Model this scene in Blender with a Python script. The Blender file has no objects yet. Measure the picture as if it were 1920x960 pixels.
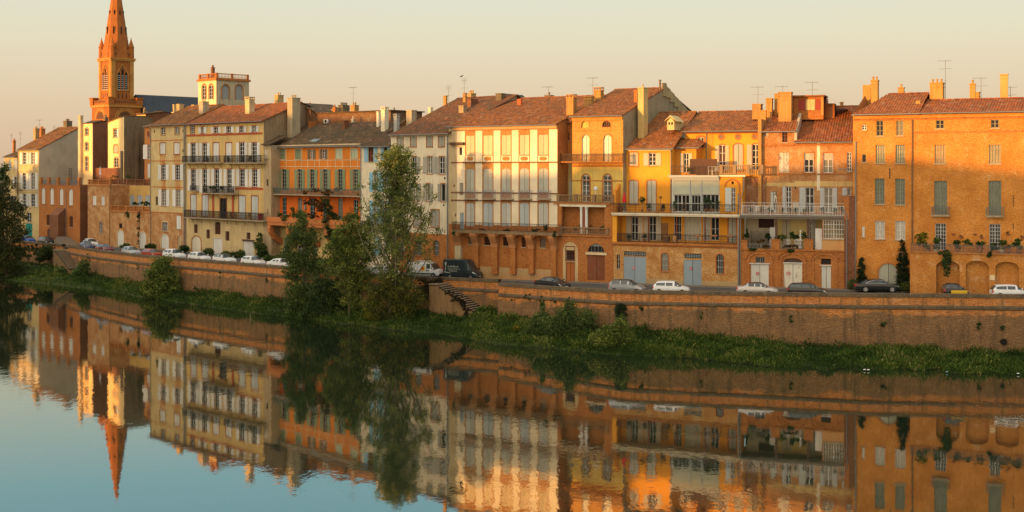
import bpy, math, random
import numpy as np
from math import radians, sin, cos, pi, sqrt, atan2
random.seed(7); RNG = np.random.default_rng(7)
scene = bpy.context.scene
COL = scene.collection
# ---------------- camera (level, standing on the old bridge) ----------------
FPX, CX, HY, CZ = 2400.0, 960.0, 315.0, 19.7
cd = bpy.data.cameras.new('camera'); cam = bpy.data.objects.new('camera', cd); COL.objects.link(cam)
cam.location = (0, 0, CZ); cam.rotation_euler = (radians(90), 0, 0)
cd.sensor_width = 36; cd.lens = 36 * FPX / 1920; cd.shift_y = -165 / 1920; cd.clip_end = 9000; cd.clip_start = .5
scene.camera = cam
scene.render.resolution_x = 1024; scene.render.resolution_y = 512
scene.view_settings.view_transform = 'Standard'; scene.view_settings.look = 'None'
scene.view_settings.gamma = 1.0; scene.view_settings.exposure = 0.50
# ---------------- sky and sun ----------------
SUN_H = (-.80, -.60); SUN_EL = 4.5; GLOW = (10.5, 7.4, 4.5)
wd = bpy.data.worlds.new('World'); scene.world = wd; wd.use_nodes = True
nt = wd.node_tree; nt.nodes.clear()
out = nt.nodes.new('ShaderNodeOutputWorld'); bg = nt.nodes.new('ShaderNodeBackground')
sky = nt.nodes.new('ShaderNodeTexSky'); sky.sky_type = 'NISHITA'; sky.sun_disc = False
sky.sun_elevation = radians(SUN_EL); sky.sun_rotation = atan2(SUN_H[0], SUN_H[1])
sky.air_density = 1.6; sky.dust_density = 2.5; sky.ozone_density = 1.0; sky.altitude = 80
tc = nt.nodes.new('ShaderNodeTexCoord'); sx = nt.nodes.new('ShaderNodeSeparateXYZ')
ramp = nt.nodes.new('ShaderNodeValToRGB'); mixc = nt.nodes.new('ShaderNodeMix'); mixc.data_type = 'RGBA'
nt.links.new(tc.outputs['Generated'], sx.inputs[0]); nt.links.new(sx.outputs['Z'], ramp.inputs[0])
cr = ramp.color_ramp
SKY_STOPS = [(0.0, (6.3, 4.45, 2.95)), (.045, (6.9, 5.35, 3.6)), (.10, (7.0, 6.5, 4.9)), (.16, (6.2, 6.9, 6.0)), (.23, (3.5, 6.7, 8.0)), (.34, (2.5, 6.2, 8.5)), (.55, (8.2, 8.0, 7.4)), (1.0, (9.2, 9.0, 8.4))]
while len(cr.elements) < len(SKY_STOPS): cr.elements.new(.5)
for e, (p, c) in zip(cr.elements, SKY_STOPS): e.position = p
for e, (p, c) in zip(cr.elements, SKY_STOPS): e.color = (c[0] / 10, c[1] / 10, c[2] / 10, 1)
sc10 = nt.nodes.new('ShaderNodeVectorMath'); sc10.operation = 'SCALE'; sc10.inputs[3].default_value = 9.0
nt.links.new(ramp.outputs[0], sc10.inputs[0])
mixc.inputs[0].default_value = 0.84
nt.links.new(sky.outputs[0], mixc.inputs[6]); nt.links.new(sc10.outputs[0], mixc.inputs[7])
# the western half of the sky, behind the camera, still glows after the sun
dt = nt.nodes.new('ShaderNodeVectorMath'); dt.operation = 'DOT_PRODUCT'; dt.inputs[1].default_value = (SUN_H[0], SUN_H[1], .10); nt.links.new(tc.outputs['Generated'], dt.inputs[0])
mrg = nt.nodes.new('ShaderNodeMapRange'); mrg.interpolation_type = 'SMOOTHSTEP'; mrg.inputs[1].default_value = -.05; mrg.inputs[2].default_value = .95; mrg.inputs[3].default_value = 0; mrg.inputs[4].default_value = 1
nt.links.new(dt.outputs['Value'], mrg.inputs[0])
gw = nt.nodes.new('ShaderNodeMix'); gw.data_type = 'RGBA'; gw.inputs[6].default_value = (0, 0, 0, 1); gw.inputs[7].default_value = (*GLOW, 1); nt.links.new(mrg.outputs[0], gw.inputs[0])
sm = nt.nodes.new('ShaderNodeVectorMath'); sm.operation = 'ADD'; nt.links.new(mixc.outputs[2], sm.inputs[0]); nt.links.new(gw.outputs[2], sm.inputs[1])
nt.links.new(sm.outputs[0], bg.inputs[0]); bg.inputs[1].default_value = 0.10
nt.links.new(bg.outputs[0], out.inputs[0])
sd = bpy.data.lights.new('sun', 'SUN'); sun = bpy.data.objects.new('sun', sd); COL.objects.link(sun)
sd.energy = 5.0; sd.angle = radians(.55); sd.color = (1.0, .49, .13)
_e = radians(SUN_EL)
from mathutils import Vector, Matrix
sun.rotation_euler = Vector((SUN_H[0] * cos(_e), SUN_H[1] * cos(_e), sin(_e))).to_track_quat('Z', 'Y').to_euler()
sun.location = (-200, -150, 120)

# ---------------- helpers ----------------
def tag(o, label=None, cat=None, group=None, kind=None):
    if label: o['label'] = label
    if cat: o['category'] = cat
    if group: o['group'] = group
    if kind: o['kind'] = kind
    return o
def empty(name, loc, rz=0, label=None, cat=None, group=None):
    o = bpy.data.objects.new(name, None); COL.objects.link(o); o.location = loc; o.rotation_euler = (0, 0, rz)
    o.empty_display_size = .5
    return tag(o, label, cat, group)
def copy_tree(o, parent=None):
    c = o.copy(); COL.objects.link(c)
    if parent is not None: c.parent = parent
    for ch in list(o.children): copy_tree(ch, c)
    return c
class MB:
    def __init__(s, xf=None): s.v = []; s.f = []; s.m = []; s.xf = xf
    def add(s, vs, fs, mi=0):
        b = len(s.v)
        s.v += [s.xf(*p) for p in vs] if s.xf else [tuple(p) for p in vs]
        s.f += [tuple(b + i for i in f) for f in fs]; s.m += [mi] * len(fs)
        return s
    def box(s, x0, x1, y0, y1, z0, z1, mi=0):
        return s.add([(x0, y0, z0), (x1, y0, z0), (x1, y1, z0), (x0, y1, z0), (x0, y0, z1), (x1, y0, z1), (x1, y1, z1), (x0, y1, z1)],
                     [(0, 3, 2, 1), (4, 5, 6, 7), (0, 1, 5, 4), (1, 2, 6, 5), (2, 3, 7, 6), (3, 0, 4, 7)], mi)
    def poly(s, pts, mi=0): return s.add(pts, [tuple(range(len(pts)))], mi)
    def prism(s, prof, a0, a1, axis='x', mi=0):   # profile extruded along an axis; profile = (other axes in order)
        n = len(prof)
        def mk(a, p):
            return (a, p[0], p[1]) if axis == 'x' else (p[0], a, p[1]) if axis == 'y' else (p[0], p[1], a)
        vs = [mk(a0, p) for p in prof] + [mk(a1, p) for p in prof]
        return s.add(vs, [tuple(range(n))[::-1], tuple(range(n, 2 * n))] + [(i, (i + 1) % n, (i + 1) % n + n, i + n) for i in range(n)], mi)
    def tube(s, pts, r, n=6, mi=0):
        pts = [Vector(p) for p in pts]; rs = r if isinstance(r, (list, tuple)) else [r] * len(pts)
        rings = []
        for i, p in enumerate(pts):
            d = (pts[min(i + 1, len(pts) - 1)] - pts[max(i - 1, 0)]).normalized()
            a = Vector((0, 0, 1)) if abs(d.z) < .9 else Vector((1, 0, 0))
            u = d.cross(a).normalized(); w = d.cross(u)
            rings.append([tuple(p + (u * cos(2 * pi * k / n) + w * sin(2 * pi * k / n)) * rs[i]) for k in range(n)])
        vs = [q for rg in rings for q in rg]; fs = []
        for i in range(len(pts) - 1):
            for k in range(n):
                a, b = i * n + k, i * n + (k + 1) % n
                fs.append((a, b, b + n, a + n))
        fs.append(tuple(range(n))[::-1]); fs.append(tuple(range(len(vs) - n, len(vs))))
        return s.add(vs, fs, mi)
    def lathe(s, prof, c=(0, 0, 0), n=10, mi=0, sy=1.0):
        vs = []; fs = []
        for (r, z) in prof:
            for k in range(n): vs.append((c[0] + r * cos(2 * pi * k / n), c[1] + sy * r * sin(2 * pi * k / n), c[2] + z))
        for i in range(len(prof) - 1):
            for k in range(n):
                a, b = i * n + k, i * n + (k + 1) % n; fs.append((a, b, b + n, a + n))
        fs.append(tuple(range(n))[::-1]); fs.append(tuple(range(len(vs) - n, len(vs))))
        return s.add(vs, fs, mi)
    def build(s, name, mats, parent=None, smooth=False):
        me = bpy.data.meshes.new(name); me.from_pydata(s.v, [], s.f)
        mats = mats if isinstance(mats, (list, tuple)) else [mats]
        for m in mats: me.materials.append(m)
        if len(mats) > 1: me.polygons.foreach_set('material_index', s.m)
        if smooth: me.polygons.foreach_set('use_smooth', [True] * len(me.polygons))
        me.update()
        o = bpy.data.objects.new(name, me); COL.objects.link(o)
        if parent is not None: o.parent = parent
        return o

# ---------------- materials ----------------
class NT:
    def __init__(s, name):
        s.m = bpy.data.materials.new(name); s.m.use_nodes = True; s.t = s.m.node_tree; s.b = s.t.nodes['Principled BSDF']
        s.b.inputs['Specular IOR Level'].default_value = .25
    def n(s, typ, **kw):
        nd = s.t.nodes.new(typ)
        for k, v in kw.items(): setattr(nd, k, v)
        return nd
    def l(s, a, b): s.t.links.new(a, b)
    def coord(s, wall=True, scale=(1, 1, 1)):
        tc = s.n('ShaderNodeTexCoord')
        if not wall: 
            mp = s.n('ShaderNodeMapping'); mp.inputs['Scale'].default_value = scale; s.l(tc.outputs['Object'], mp.inputs[0]); return mp.outputs[0]
        sp = s.n('ShaderNodeSeparateXYZ'); s.l(tc.outputs['Object'], sp.inputs[0])
        ad = s.n('ShaderNodeMath', operation='ADD'); s.l(sp.outputs[0], ad.inputs[0]); s.l(sp.outputs[1], ad.inputs[1])
        cb = s.n('ShaderNodeCombineXYZ'); s.l(ad.outputs[0], cb.inputs[0]); s.l(sp.outputs[2], cb.inputs[1])
        mp = s.n('ShaderNodeMapping'); mp.inputs['Scale'].default_value = scale; s.l(cb.outputs[0], mp.inputs[0]); return mp.outputs[0]
    def noise(s, vec, scale, detail=4, rough=.55, sc=(1, 1, 1)):
        if sc != (1, 1, 1):
            mp = s.n('ShaderNodeMapping'); mp.inputs['Scale'].default_value = sc; s.l(vec, mp.inputs[0]); vec = mp.outputs[0]
        nd = s.n('ShaderNodeTexNoise'); nd.inputs['Scale'].default_value = scale; nd.inputs['Detail'].default_value = detail
        nd.inputs['Roughness'].default_value = rough; s.l(vec, nd.inputs['Vector']); return nd.outputs[0]
    def ramp(s, fac, stops):
        r = s.n('ShaderNodeValToRGB'); e = r.color_ramp
        while len(e.elements) < len(stops): e.elements.new(.5)
        for el, (p, c) in zip(e.elements, stops): el.position = p
        for el, (p, c) in zip(e.elements, stops): el.color = (c, c, c, 1) if isinstance(c, (int, float)) else (*c, 1)
        s.l(fac, r.inputs[0]); return r.outputs[0]
    def mix(s, fac, a, b, mode='MIX'):
        m = s.n('ShaderNodeMix', data_type='RGBA', blend_type=mode)
        for i, x in ((0, fac), (6, a), (7, b)):
            if isinstance(x, (int, float)): m.inputs[i].default_value = x
            elif isinstance(x, tuple): m.inputs[i].default_value = (*x, 1)
            else: s.l(x, m.inputs[i])
        return m.outputs[2]
    def bump(s, h, st=.4, dist=.03):
        b = s.n('ShaderNodeBump'); b.inputs['Strength'].default_value = st; b.inputs['Distance'].default_value = dist
        s.l(h, b.inputs['Height']); s.l(b.outputs[0], s.b.inputs['Normal'])
    def fin(s, col, rough=.85):
        s.l(col, s.b.inputs['Base Color']) if not isinstance(col, tuple) else setattr(s.b.inputs['Base Color'], 'default_value', (*col, 1))
        s.b.inputs['Roughness'].default_value = rough; return s.m
_MC = {}
def cached(fn):
    def w(*a, **k):
        key = (fn.__name__, a, tuple(sorted(k.items())))
        if key not in _MC: _MC[key] = fn(*a, **k)
        return _MC[key]
    return w
def mul(c, k): return tuple(x * k for x in c)
@cached
def plaster(col, stain=.35, dirt=(.16, .11, .06)):
    t = NT('plaster'); v = t.coord()
    big = t.noise(v, .35, 5, .6); streak = t.noise(v, 1.5, 5, .68, (1.8, .20, 1)); fine = t.noise(v, 5, 3, .6); blot = t.noise(v, 1.1, 6, .75)
    c = t.mix(t.ramp(big, [(.30, 0), (.72, 1)]), mul(col, .80), mul(col, 1.10))
    c = t.mix(t.ramp(streak, [(.50, 0), (.74, stain * 1.3)]), c, dirt)
    spz = t.n('ShaderNodeSeparateXYZ'); t.l(v, spz.inputs[0]); dm = t.n('ShaderNodeMath', operation='MULTIPLY_ADD'); t.l(spz.outputs[1], dm.inputs[0]); dm.inputs[1].default_value = -.22; dm.inputs[2].default_value = .28
    dm2 = t.n('ShaderNodeMath', operation='ADD'); t.l(dm.outputs[0], dm2.inputs[0]); t.l(big, dm2.inputs[1]); c = t.mix(t.ramp(dm2.outputs[0], [(.50, 0), (.75, .5)]), c, mul(dirt, 1.3))
    c = t.mix(t.ramp(fine, [(.35, .0), (.75, .22)]), c, mul(col, .72))
    c = t.mix(t.ramp(blot, [(.56, 0), (.70, .20 + .25 * stain)]), c, mul(col, .55))
    t.bump(fine, .25, .02); return t.fin(c, .9)
@cached
def brick(c1, c2, mortar, pale=.0, palec=(.55, .42, .27), dark=.25, damp=0.0, sc=1.0):
    t = NT('brick'); v = t.coord()
    b = t.n('ShaderNodeTexBrick'); t.l(v, b.inputs['Vector'])
    b.inputs['Color1'].default_value = (*c1, 1); b.inputs['Color2'].default_value = (*c2, 1); b.inputs['Mortar'].default_value = (*mortar, 1)
    b.inputs['Scale'].default_value = 1.0; b.inputs['Brick Width'].default_value = .42 * sc; b.inputs['Row Height'].default_value = .13 * sc
    b.inputs['Mortar Size'].default_value = .014 * sc; b.inputs['Mortar Smooth'].default_value = .4; b.inputs['Bias'].default_value = -.1
    big = t.noise(v, .45, 5, .65); row = t.noise(v, 3.4, 4, .75, (.8, 4.5, 1)); pt = t.noise(v, .8, 6, .72)
    c = t.mix(t.ramp(big, [(.35, 0), (.7, 1)]), b.outputs[0], t.mix(1.0, b.outputs[0], (.70, .62, .55), 'MULTIPLY'))
    c = t.mix(t.ramp(row, [(.38, dark * 2.4), (.50, 0)]), c, mul(c2, .42))
    c = t.mix(t.ramp(row, [(.54, 0), (.66, .75)]), c, mortar)
    if pale > 0:
        c = t.mix(t.ramp(pt, [(.56 - .20 * pale, 0), (.72 - .12 * pale, .62)]), c, palec); pb = t.noise(v, .22, 5, .7); c = t.mix(t.ramp(pb, [(.45, 0), (.65, .5)]), c, mul(c2, .8))
    if damp > 0:
        sp = t.n('ShaderNodeSeparateXYZ'); tcx = t.n('ShaderNodeTexCoord'); t.l(tcx.outputs['Object'], sp.inputs[0])
        a = t.n('ShaderNodeMath', operation='MULTIPLY_ADD'); t.l(sp.outputs[2], a.inputs[0]); a.inputs[1].default_value = -.28; a.inputs[2].default_value = .35
        a2 = t.n('ShaderNodeMath', operation='ADD'); t.l(a.outputs[0], a2.inputs[0]); t.l(pt, a2.inputs[1])
        c = t.mix(t.ramp(a2.outputs[0], [(.50, 0), (.64, damp)]), c, palec)
    fz = t.noise(v, 5.5, 3, .8, (1, 2.0, 1)); c = t.mix(t.ramp(fz, [(.36, .65), (.47, 0)]), c, mul(c2, .40)); c = t.mix(t.ramp(fz, [(.56, 0), (.68, .6)]), c, mul(mortar, 1.15))
    t.bump(row, .5, .03); return t.fin(c, .92)
@cached
def tiles(c1=(.29, .115, .035), c2=(.13, .055, .020), moss=(.075, .055, .024), m=.45):
    c1, c2, moss = mul(c1, 1.0), mul(c2, 1.0), mul(moss, 1.0)
    t = NT('roof_tiles'); v = t.coord(False)
    cell = t.n('ShaderNodeTexVoronoi'); cell.inputs['Scale'].default_value = 1.0
    mp = t.n('ShaderNodeMapping'); mp.inputs['Scale'].default_value = (3.1, 2.4, .1); t.l(v, mp.inputs[0]); t.l(mp.outputs[0], cell.inputs['Vector'])
    sp = t.n('ShaderNodeSeparateColor'); t.l(cell.outputs['Color'], sp.inputs[0])
    c = t.mix(sp.outputs[0], c1, c2)
    c = t.mix(t.ramp(sp.outputs[1], [(.93, 0), (.97, .6)]), c, (.30, .20, .12))
    big = t.noise(v, .6, 6, .7); c = t.mix(t.ramp(big, [(.62 - .3 * m, 0), (.78 - .25 * m, .85)]), c, moss)
    fine = t.noise(v, 7, 3, .7); c = t.mix(t.ramp(fine, [(.3, .5), (.55, 0)]), c, mul(c2, .5))
    t.bump(fine, .5, .04); return t.fin(c, .9)
@cached
def paint(col, rough=.6, wear=.12, wearc=(.25, .20, .14), metal=0.0):
    t = NT('paint'); v = t.coord(False); n = t.noise(v, 3.5, 5, .7, (1, 1, .35))
    c = t.mix(t.ramp(n, [(.5, 0), (.75, wear)]), col, wearc)
    n2 = t.noise(v, 1.1, 2); c = t.mix(t.ramp(n2, [(.3, .12), (.6, 0)]), c, mul(col, .6)); oi = t.n('ShaderNodeObjectInfo'); c = t.mix(t.ramp(oi.outputs['Random'], [(0, .34), (1, 0)]), c, mul(col, .45))
    t.b.inputs['Metallic'].default_value = metal; return t.fin(c, rough)
@cached
def peeled(col=(.60, .56, .46), under=(.07, .05, .04), amt=.5):
    t = NT('peeling_paint'); v = t.coord(False); n = t.noise(v, 2.6, 6, .75, (1.4, 1, .5))
    return t.fin(t.mix(t.ramp(n, [(.62 - .2 * amt, 0), (.66 - .2 * amt, .9)]), col, under), .8)
@cached
def glass(col=(.010, .010, .010), rough=.15, spec=.2):
    t = NT('window_glass'); v = t.coord(False); n = t.noise(v, .9, 2)
    t.b.inputs['Specular IOR Level'].default_value = spec
    oi = t.n('ShaderNodeObjectInfo'); c = t.mix(t.ramp(n, [(.35, 0), (.7, 1)]), col, mul(col, 2.6))
    if col[0] < .02: cn = t.noise(v, 5, 2, .5, (3, 3, .3)); c = t.mix(t.ramp(oi.outputs['Random'], [(.74, 0), (.78, .8)]), c, t.mix(cn, (.16, .14, .10), (.30, .27, .20)))
    return t.fin(c, rough)
@cached
def curtain(col=(.42, .38, .30)):
    t = NT('curtained_glass'); v = t.coord(False); n = t.noise(v, 4, 2, .5, (4, 4, .3))
    t.b.inputs['Specular IOR Level'].default_value = .5
    return t.fin(t.mix(t.ramp(n, [(.4, 0), (.6, 1)]), col, mul(col, .6)), .35)
@cached
def carpaint(col, metal=.0, rough=.28):
    t = NT('car_paint'); v = t.coord(False); n = t.noise(v, 2.5, 3)
    t.b.inputs['Metallic'].default_value = metal; t.b.inputs['Coat Weight'].default_value = .6
    return t.fin(t.mix(t.ramp(n, [(.3, 0), (.7, 1)]), mul(col, .86), col), rough)
@cached
def leafmat(a=(.055, .085, .018), b=(.11, .13, .03), third=None, trans=.25):
    t = NT('foliage'); at = t.n('ShaderNodeAttribute'); at.attribute_name = 'tone'
    st = [(.0, mul(a, .6)), (.45, a), (.85, b)]
    if third: st.append((1.0, third))
    c = t.ramp(at.outputs['Fac'], st)
    t.fin(c, .75); t.b.inputs['Specular IOR Level'].default_value = .15
    tr = t.n('ShaderNodeBsdfTranslucent'); t.l(c, tr.inputs[0]); mx = t.n('ShaderNodeMixShader'); mx.inputs[0].default_value = trans
    o = [n for n in t.t.nodes if n.type == 'OUTPUT_MATERIAL'][0]
    t.l(t.b.outputs[0], mx.inputs[1]); t.l(tr.outputs[0], mx.inputs[2]); t.l(mx.outputs[0], o.inputs[0]); return t.m
@cached
def plain(col, rough=.8, metal=0.0):
    t = NT('plain'); v = t.coord(False); n = t.noise(v, 6, 3)
    t.b.inputs['Metallic'].default_value = metal
    return t.fin(t.mix(t.ramp(n, [(.3, 0), (.7, 1)]), mul(col, .8), mul(col, 1.1)), rough)

WHITE = paint((.62, .60, .54)); PGREY = paint((.42, .44, .42)); IRON = paint((.022, .020, .018), .6, .2, (.05, .03, .02))
BEIGE = paint((.52, .43, .30), .75, .3); BLUEGREY = paint((.34, .39, .41), .7, .25); GREEN = paint((.20, .24, .13), .7, .3)
SKYBLUE = paint((.22, .42, .52), .7, .2); DARKWOOD = paint((.09, .04, .022), .75, .3); RUST = paint((.20, .055, .025), .75, .3)
GLASS = glass(); STONE = plaster((.42, .33, .21), .5); DARKHOLE = plain((.012, .010, .008), .9)
TRIMBRICK = brick((.46, .145, .028), (.36, .11, .022), (.48, .26, .10))
ZINC = paint((.20, .20, .19), .5, .4, (.1, .08, .06)); CREAMTRIM = plaster((.60, .46, .27), .25)

# ---------------- site lines, by column of the view ----------------
def interp(tb, x):
    if x <= tb[0][0]: a, b = tb[0], tb[1]
    elif x >= tb[-1][0]: a, b = tb[-2], tb[-1]
    else:
        for a, b in zip(tb, tb[1:]):
            if a[0] <= x <= b[0]: break
    t = (x - a[0]) / (b[0] - a[0]); return a[1] + (b[1] - a[1]) * t
SF = [(-60, 9.15), (35, 9.35), (72, 9.5), (163, 10.1), (290, 10.8), (350, 11.15), (495, 12.0), (520, 12.2), (683, 13.2), (735, 13.5), (845, 14.2), (1048, 15.0), (1150, 15.4), (1390, 16.1), (1600, 16.55), (1920, 17.5), (2100, 18.05)]
ZS = [(-60, 5.2), (0, 5.2), (130, 5.25), (310, 5.5), (495, 5.6), (816, 5.3), (940, 5.3), (1180, 5.7), (1390, 5.8), (1640, 5.95), (2100, 6.0)]
def facpt(px, s=None):
    d = FPX / (s or interp(SF, px)); return Vector(((px - CX) * d / FPX, d))
def at(px, py, d): return Vector(((px - CX) * d / FPX, d, CZ - (py - HY) * d / FPX))
# ---------------- building toolkit ----------------
class B:
    def __init__(s, name, label, cat, xL, xR, Z, base=None, sv=None, ang=None, fac=None, group=None):
        s.Z = Z
        if ang is not None:
            p0 = facpt(xL, sv); t = Vector((cos(ang), sin(ang)))
        else:
            p0 = facpt(xL, sv); t = (facpt(xR, sv if sv is None else sv) - p0).normalized()
        s.o = p0; s.t = t; s.n = Vector((-t.y, t.x))          # n points into the building
        s.ang = atan2(t.y, t.x)
        s.base = base if base is not None else interp(ZS, (xL + xR) / 2)
        s.root = empty(name, (p0.x, p0.y, s.base), s.ang, label, cat, group)
        s.W = s.u_at(xR); s.face = 'F'; s.off = 0.0; s.ops = []; s.part = {}
    def zp(s, X, Y): return (s.Z[0] + X / s.Z[2], s.Z[1] + Y / s.Z[2])
    def ray(s, px, py, off):
        r = Vector(((px - CX) / FPX, 1.0)); rz = -(py - HY) / FPX
        if s.face == 'F': nn = s.n; pl = s.o + s.n * off
        else: nn = s.t; pl = s.o + s.t * off
        d = pl.dot(nn) / r.dot(nn); p = r * d - s.o
        return (p.dot(s.t) if s.face == 'F' else p.dot(s.n)), CZ + rz * d - s.base
    def u_at(s, px, off=0.0):
        s.face = 'F'; return s.ray(px, HY, off)[0]
    def p(s, X, Y, off=None):
        px, py = s.zp(X, Y); return s.ray(px, py, s.off if off is None else off)
    def z(s, X, Y, off=None): return s.p(X, Y, off)[1]
    def u(s, X, off=None): return s.p(X, 0, off)[0]
    def rect(s, X0, Y0, X1, Y1, off=None):
        Xm = (X0 + X1) / 2; u0, u1 = s.u(X0, off), s.u(X1, off)
        return u0, u1, s.z(Xm, Y1, off), s.z(Xm, Y0, off)
    def xf(s):
        off = s.off
        if s.face == 'F': return lambda x, y, z: (x, off + y, z)
        return lambda x, y, z: (off - y, x, z)
    def mb(s): return MB(s.xf())
    def peak(s, u, px, py, dflt=None):        # ridge point seen at (px,py) in the gable plane at u
        f, o = s.face, s.off; s.face = 'R'; s.off = 0; y, z = s.ray(px, py, u); s.face, s.off = f, o
        return y, z
    # --- one opening with its window, shutters and trim ---
    def win(s, X0, Y0, X1, Y1, k='w', arch=0.0, sh='', sw=None, fm=None, shm=None, pane=None, cols=2, rows=3, trim=None, tw=.13, sill=True, rev=.2, half=False, mask=None, door=False, name=None, rail=0, uz=None):
        u0, u1, z0, z1 = uz if uz else s.rect(X0, Y0, X1, Y1)
        w = u1 - u0; uc = (u0 + u1) / 2; ar = arch * w / 2
        s.ops.append((s.face, s.off, u0, u1, z0, z1, ar))
        fm = fm or WHITE; shm = shm or WHITE; pane = pane or GLASS
        if k in ('w', 'o'):
            f = s.mb(); t = .07; y0, y1 = rev - .09, rev - .04
            f.box(u0, u0 + t, y0, y1, z0, z1); f.box(u1 - t, u1, y0, y1, z0, z1); f.box(u0 + t, u1 - t, y0, y1, z0, z0 + t); f.box(u0 + t, u1 - t, y0, y1, z1 - t - ar * .25, z1)
            zs_ = [z0 + (z1 - z0) * i / rows for i in range(1, rows)]
            for i in range(1, cols):
                x = u0 + w * i / cols; tt = .045 if cols == 2 or i == cols / 2 else .022
                f.box(x - tt, x + tt, y0 + .004, y1 - .004, z0 + t, z1 - t)
            for zz in zs_: f.box(u0 + t, u1 - t, y0 + .012, y1 - .012, zz - .026, zz + .026)
            fo = f.build(name or ('door' if door else 'window'), fm, s.root)
            g = s.mb(); g.box(u0 - .02, u1 + .02, rev, rev + .03, z0 - .02, z1 + .02); g.build('pane', pane, fo)
        elif k == 'c':                        # closed leaves
            for a, b in (((u0, uc - .015), (uc + .015, u1)) if w > .55 else ((u0, u1),)):
                m = s.mb(); y0 = .06; m.box(a + .01, b - .01, y0, y0 + .05, z0 + .02, z1 - .01)
                for q in (.14, .5, .86):
                    if z1 - z0 > 1.2 or q != .5: m.box(a + .05, b - .05, y0 - .02, y0 - .002, z0 + (z1 - z0) * q - .05, z0 + (z1 - z0) * q + .05)
                nb = max(2, int((b - a) / .16))
                for i in range(nb): m.box(a + (b - a) * i / nb + .012, a + (b - a) * (i + 1) / nb - .012, y0 - .008, y0 + .001, z0 + .03, z1 - .03)
                m.build('door_leaf' if door else 'shutter', shm, s.root)
            m = s.mb(); m.box(u0 - .02, u1 + .02, .14, .16, z0 - .02, z1 + .02); m.build('door_recess' if door else 'window', DARKHOLE, s.root)
        elif k == 'd':                        # dark opening with a grille
            m = s.mb(); m.box(u0 - .02, u1 + .02, rev, rev + .03, z0 - .02, z1 + .02); wo = m.build(name or 'window', pane, s.root)
            g = s.mb(); nb = max(2, int(w / .2))
            for i in range(1, nb): g.box(u0 + w * i / nb - .014, u0 + w * i / nb + .014, .05, .078, z0, z1)
            for q in (.33, .66): g.box(u0, u1, .082, .1, z0 + (z1 - z0) * q - .014, z0 + (z1 - z0) * q + .014)
            g.build('grille', fm, wo)
        elif k == 'n':
            m = s.mb(); m.box(u0 - .02, u1 + .02, rev, rev + .03, z0 - .02, z1 + .02); m.build('recess', pane, s.root)
        if sh:
            ww = (sw / s.Z[2]) * (w / max(1e-6, (X1 - X0) / s.Z[2])) if sw else w * .52
            for side in sh:
                a, b = (u0 - .02 - ww, u0 - .02) if side == 'l' else (u1 + .02, u1 + .02 + ww)
                m = s.mb(); m.box(a, b, -.06, -.025, z0, z1 - ar * .5)
                for q in (.12, .88): m.box(a + .03, b - .03, -.08, -.062, z0 + (z1 - z0) * q - .045, z0 + (z1 - z0) * q + .045)
                za, zb = z0 + (z1 - z0) * .16, z0 + (z1 - z0) * .84
                m.add([(a + .04, -.075, za), (a + .12, -.075, za), (b - .04, -.075, zb), (b - .12, -.075, zb), (a + .04, -.062, za), (a + .12, -.062, za), (b - .04, -.062, zb), (b - .12, -.062, zb)],
                      [(0, 1, 2, 3), (0, 4, 5, 1), (1, 5, 6, 2), (2, 6, 7, 3), (3, 7, 4, 0)])
                m.build('shutter', shm, s.root)
        if trim:
            m = s.mb(); pr = .035
            m.box(u0 - tw, u0, -pr, .02, z0, z1 - ar); m.box(u1, u1 + tw, -pr, .02, z0, z1 - ar)
            if ar > 0:
                N = 8; hw = w / 2
                for i in range(N):
                    th = [pi - pi * (i + j) / N for j in (0, 1)]
                    q = [(uc + hw * cos(a), z1 - ar + ar * sin(a)) for a in th]; r = [(uc + (hw + tw) * cos(a), z1 - ar + (ar + tw) * sin(a)) for a in th]
                    P = [q[0], q[1], r[1], r[0]]
                    m.add([(a, -pr, b) for a, b in P] + [(a, .02, b) for a, b in P], [(0, 1, 2, 3), (0, 4, 5, 1), (2, 6, 7, 3), (3, 7, 4, 0), (1, 5, 6, 2)])
            else: m.box(u0 - tw, u1 + tw, -pr - .004, .02, z1, z1 + tw * 1.3)
            m.build('window_surround', trim, s.root)
        if sill and not door and k != 'n':
            m = s.mb(); m.box(u0 - .1, u1 + .1, -.1, .05, z0 - .1, z0 - .002); m.build('sill', trim or STONE, s.root)
        return u0, u1, z0, z1
    # --- a wall sheet with those openings cut, plus sides, back and top ---
    def wall(s, u0, u1, z0, z1, mats, zones=(), D=8.0, roofp=None, backz=None, left=True, right=True, top=True, name='wall'):
        """zones: (u0,u1,z0,z1,mat index). roofp = (yR, zR, yB, zB) makes gables."""
        ops = [o for o in s.ops if o[0] == s.face and abs(o[1] - s.off) < 1e-4 and o[3] > u0 + .01 and o[2] < u1 - .01 and o[5] > z0 + .01 and o[4] < z1 - .01]
        ops = [(max(o[2], u0 + .01), min(o[3], u1 - .01), max(o[4], z0 + .01), min(o[5], z1 - .01), o[6]) for o in ops]
        us = sorted({u0, u1, *[c for o in ops for c in o[:2]], *[c for q in zones for c in q[:2] if u0 < c < u1]})
        zs = sorted({z0, z1, *[c for o in ops for c in o[2:4]], *[c for q in zones for c in q[2:4] if z0 < c < z1]})
        def zone(u, z):
            r = 0
            for q in zones:
                if q[0] <= u <= q[1] and q[2] <= z <= q[3]: r = q[4]
            return r
        m = s.mb()
        for a, b in zip(us, us[1:]):
            if b - a < 1e-5: continue
            for c, d in zip(zs, zs[1:]):
                if d - c < 1e-5: continue
                uc, zc = (a + b) / 2, (c + d) / 2
                if any(o[0] < uc < o[1] and o[2] < zc < o[3] for o in ops): continue
                m.add([(a, 0, c), (b, 0, c), (b, 0, d), (a, 0, d)], [(0, 1, 2, 3)], zone(uc, zc))
        rv = .34
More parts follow.
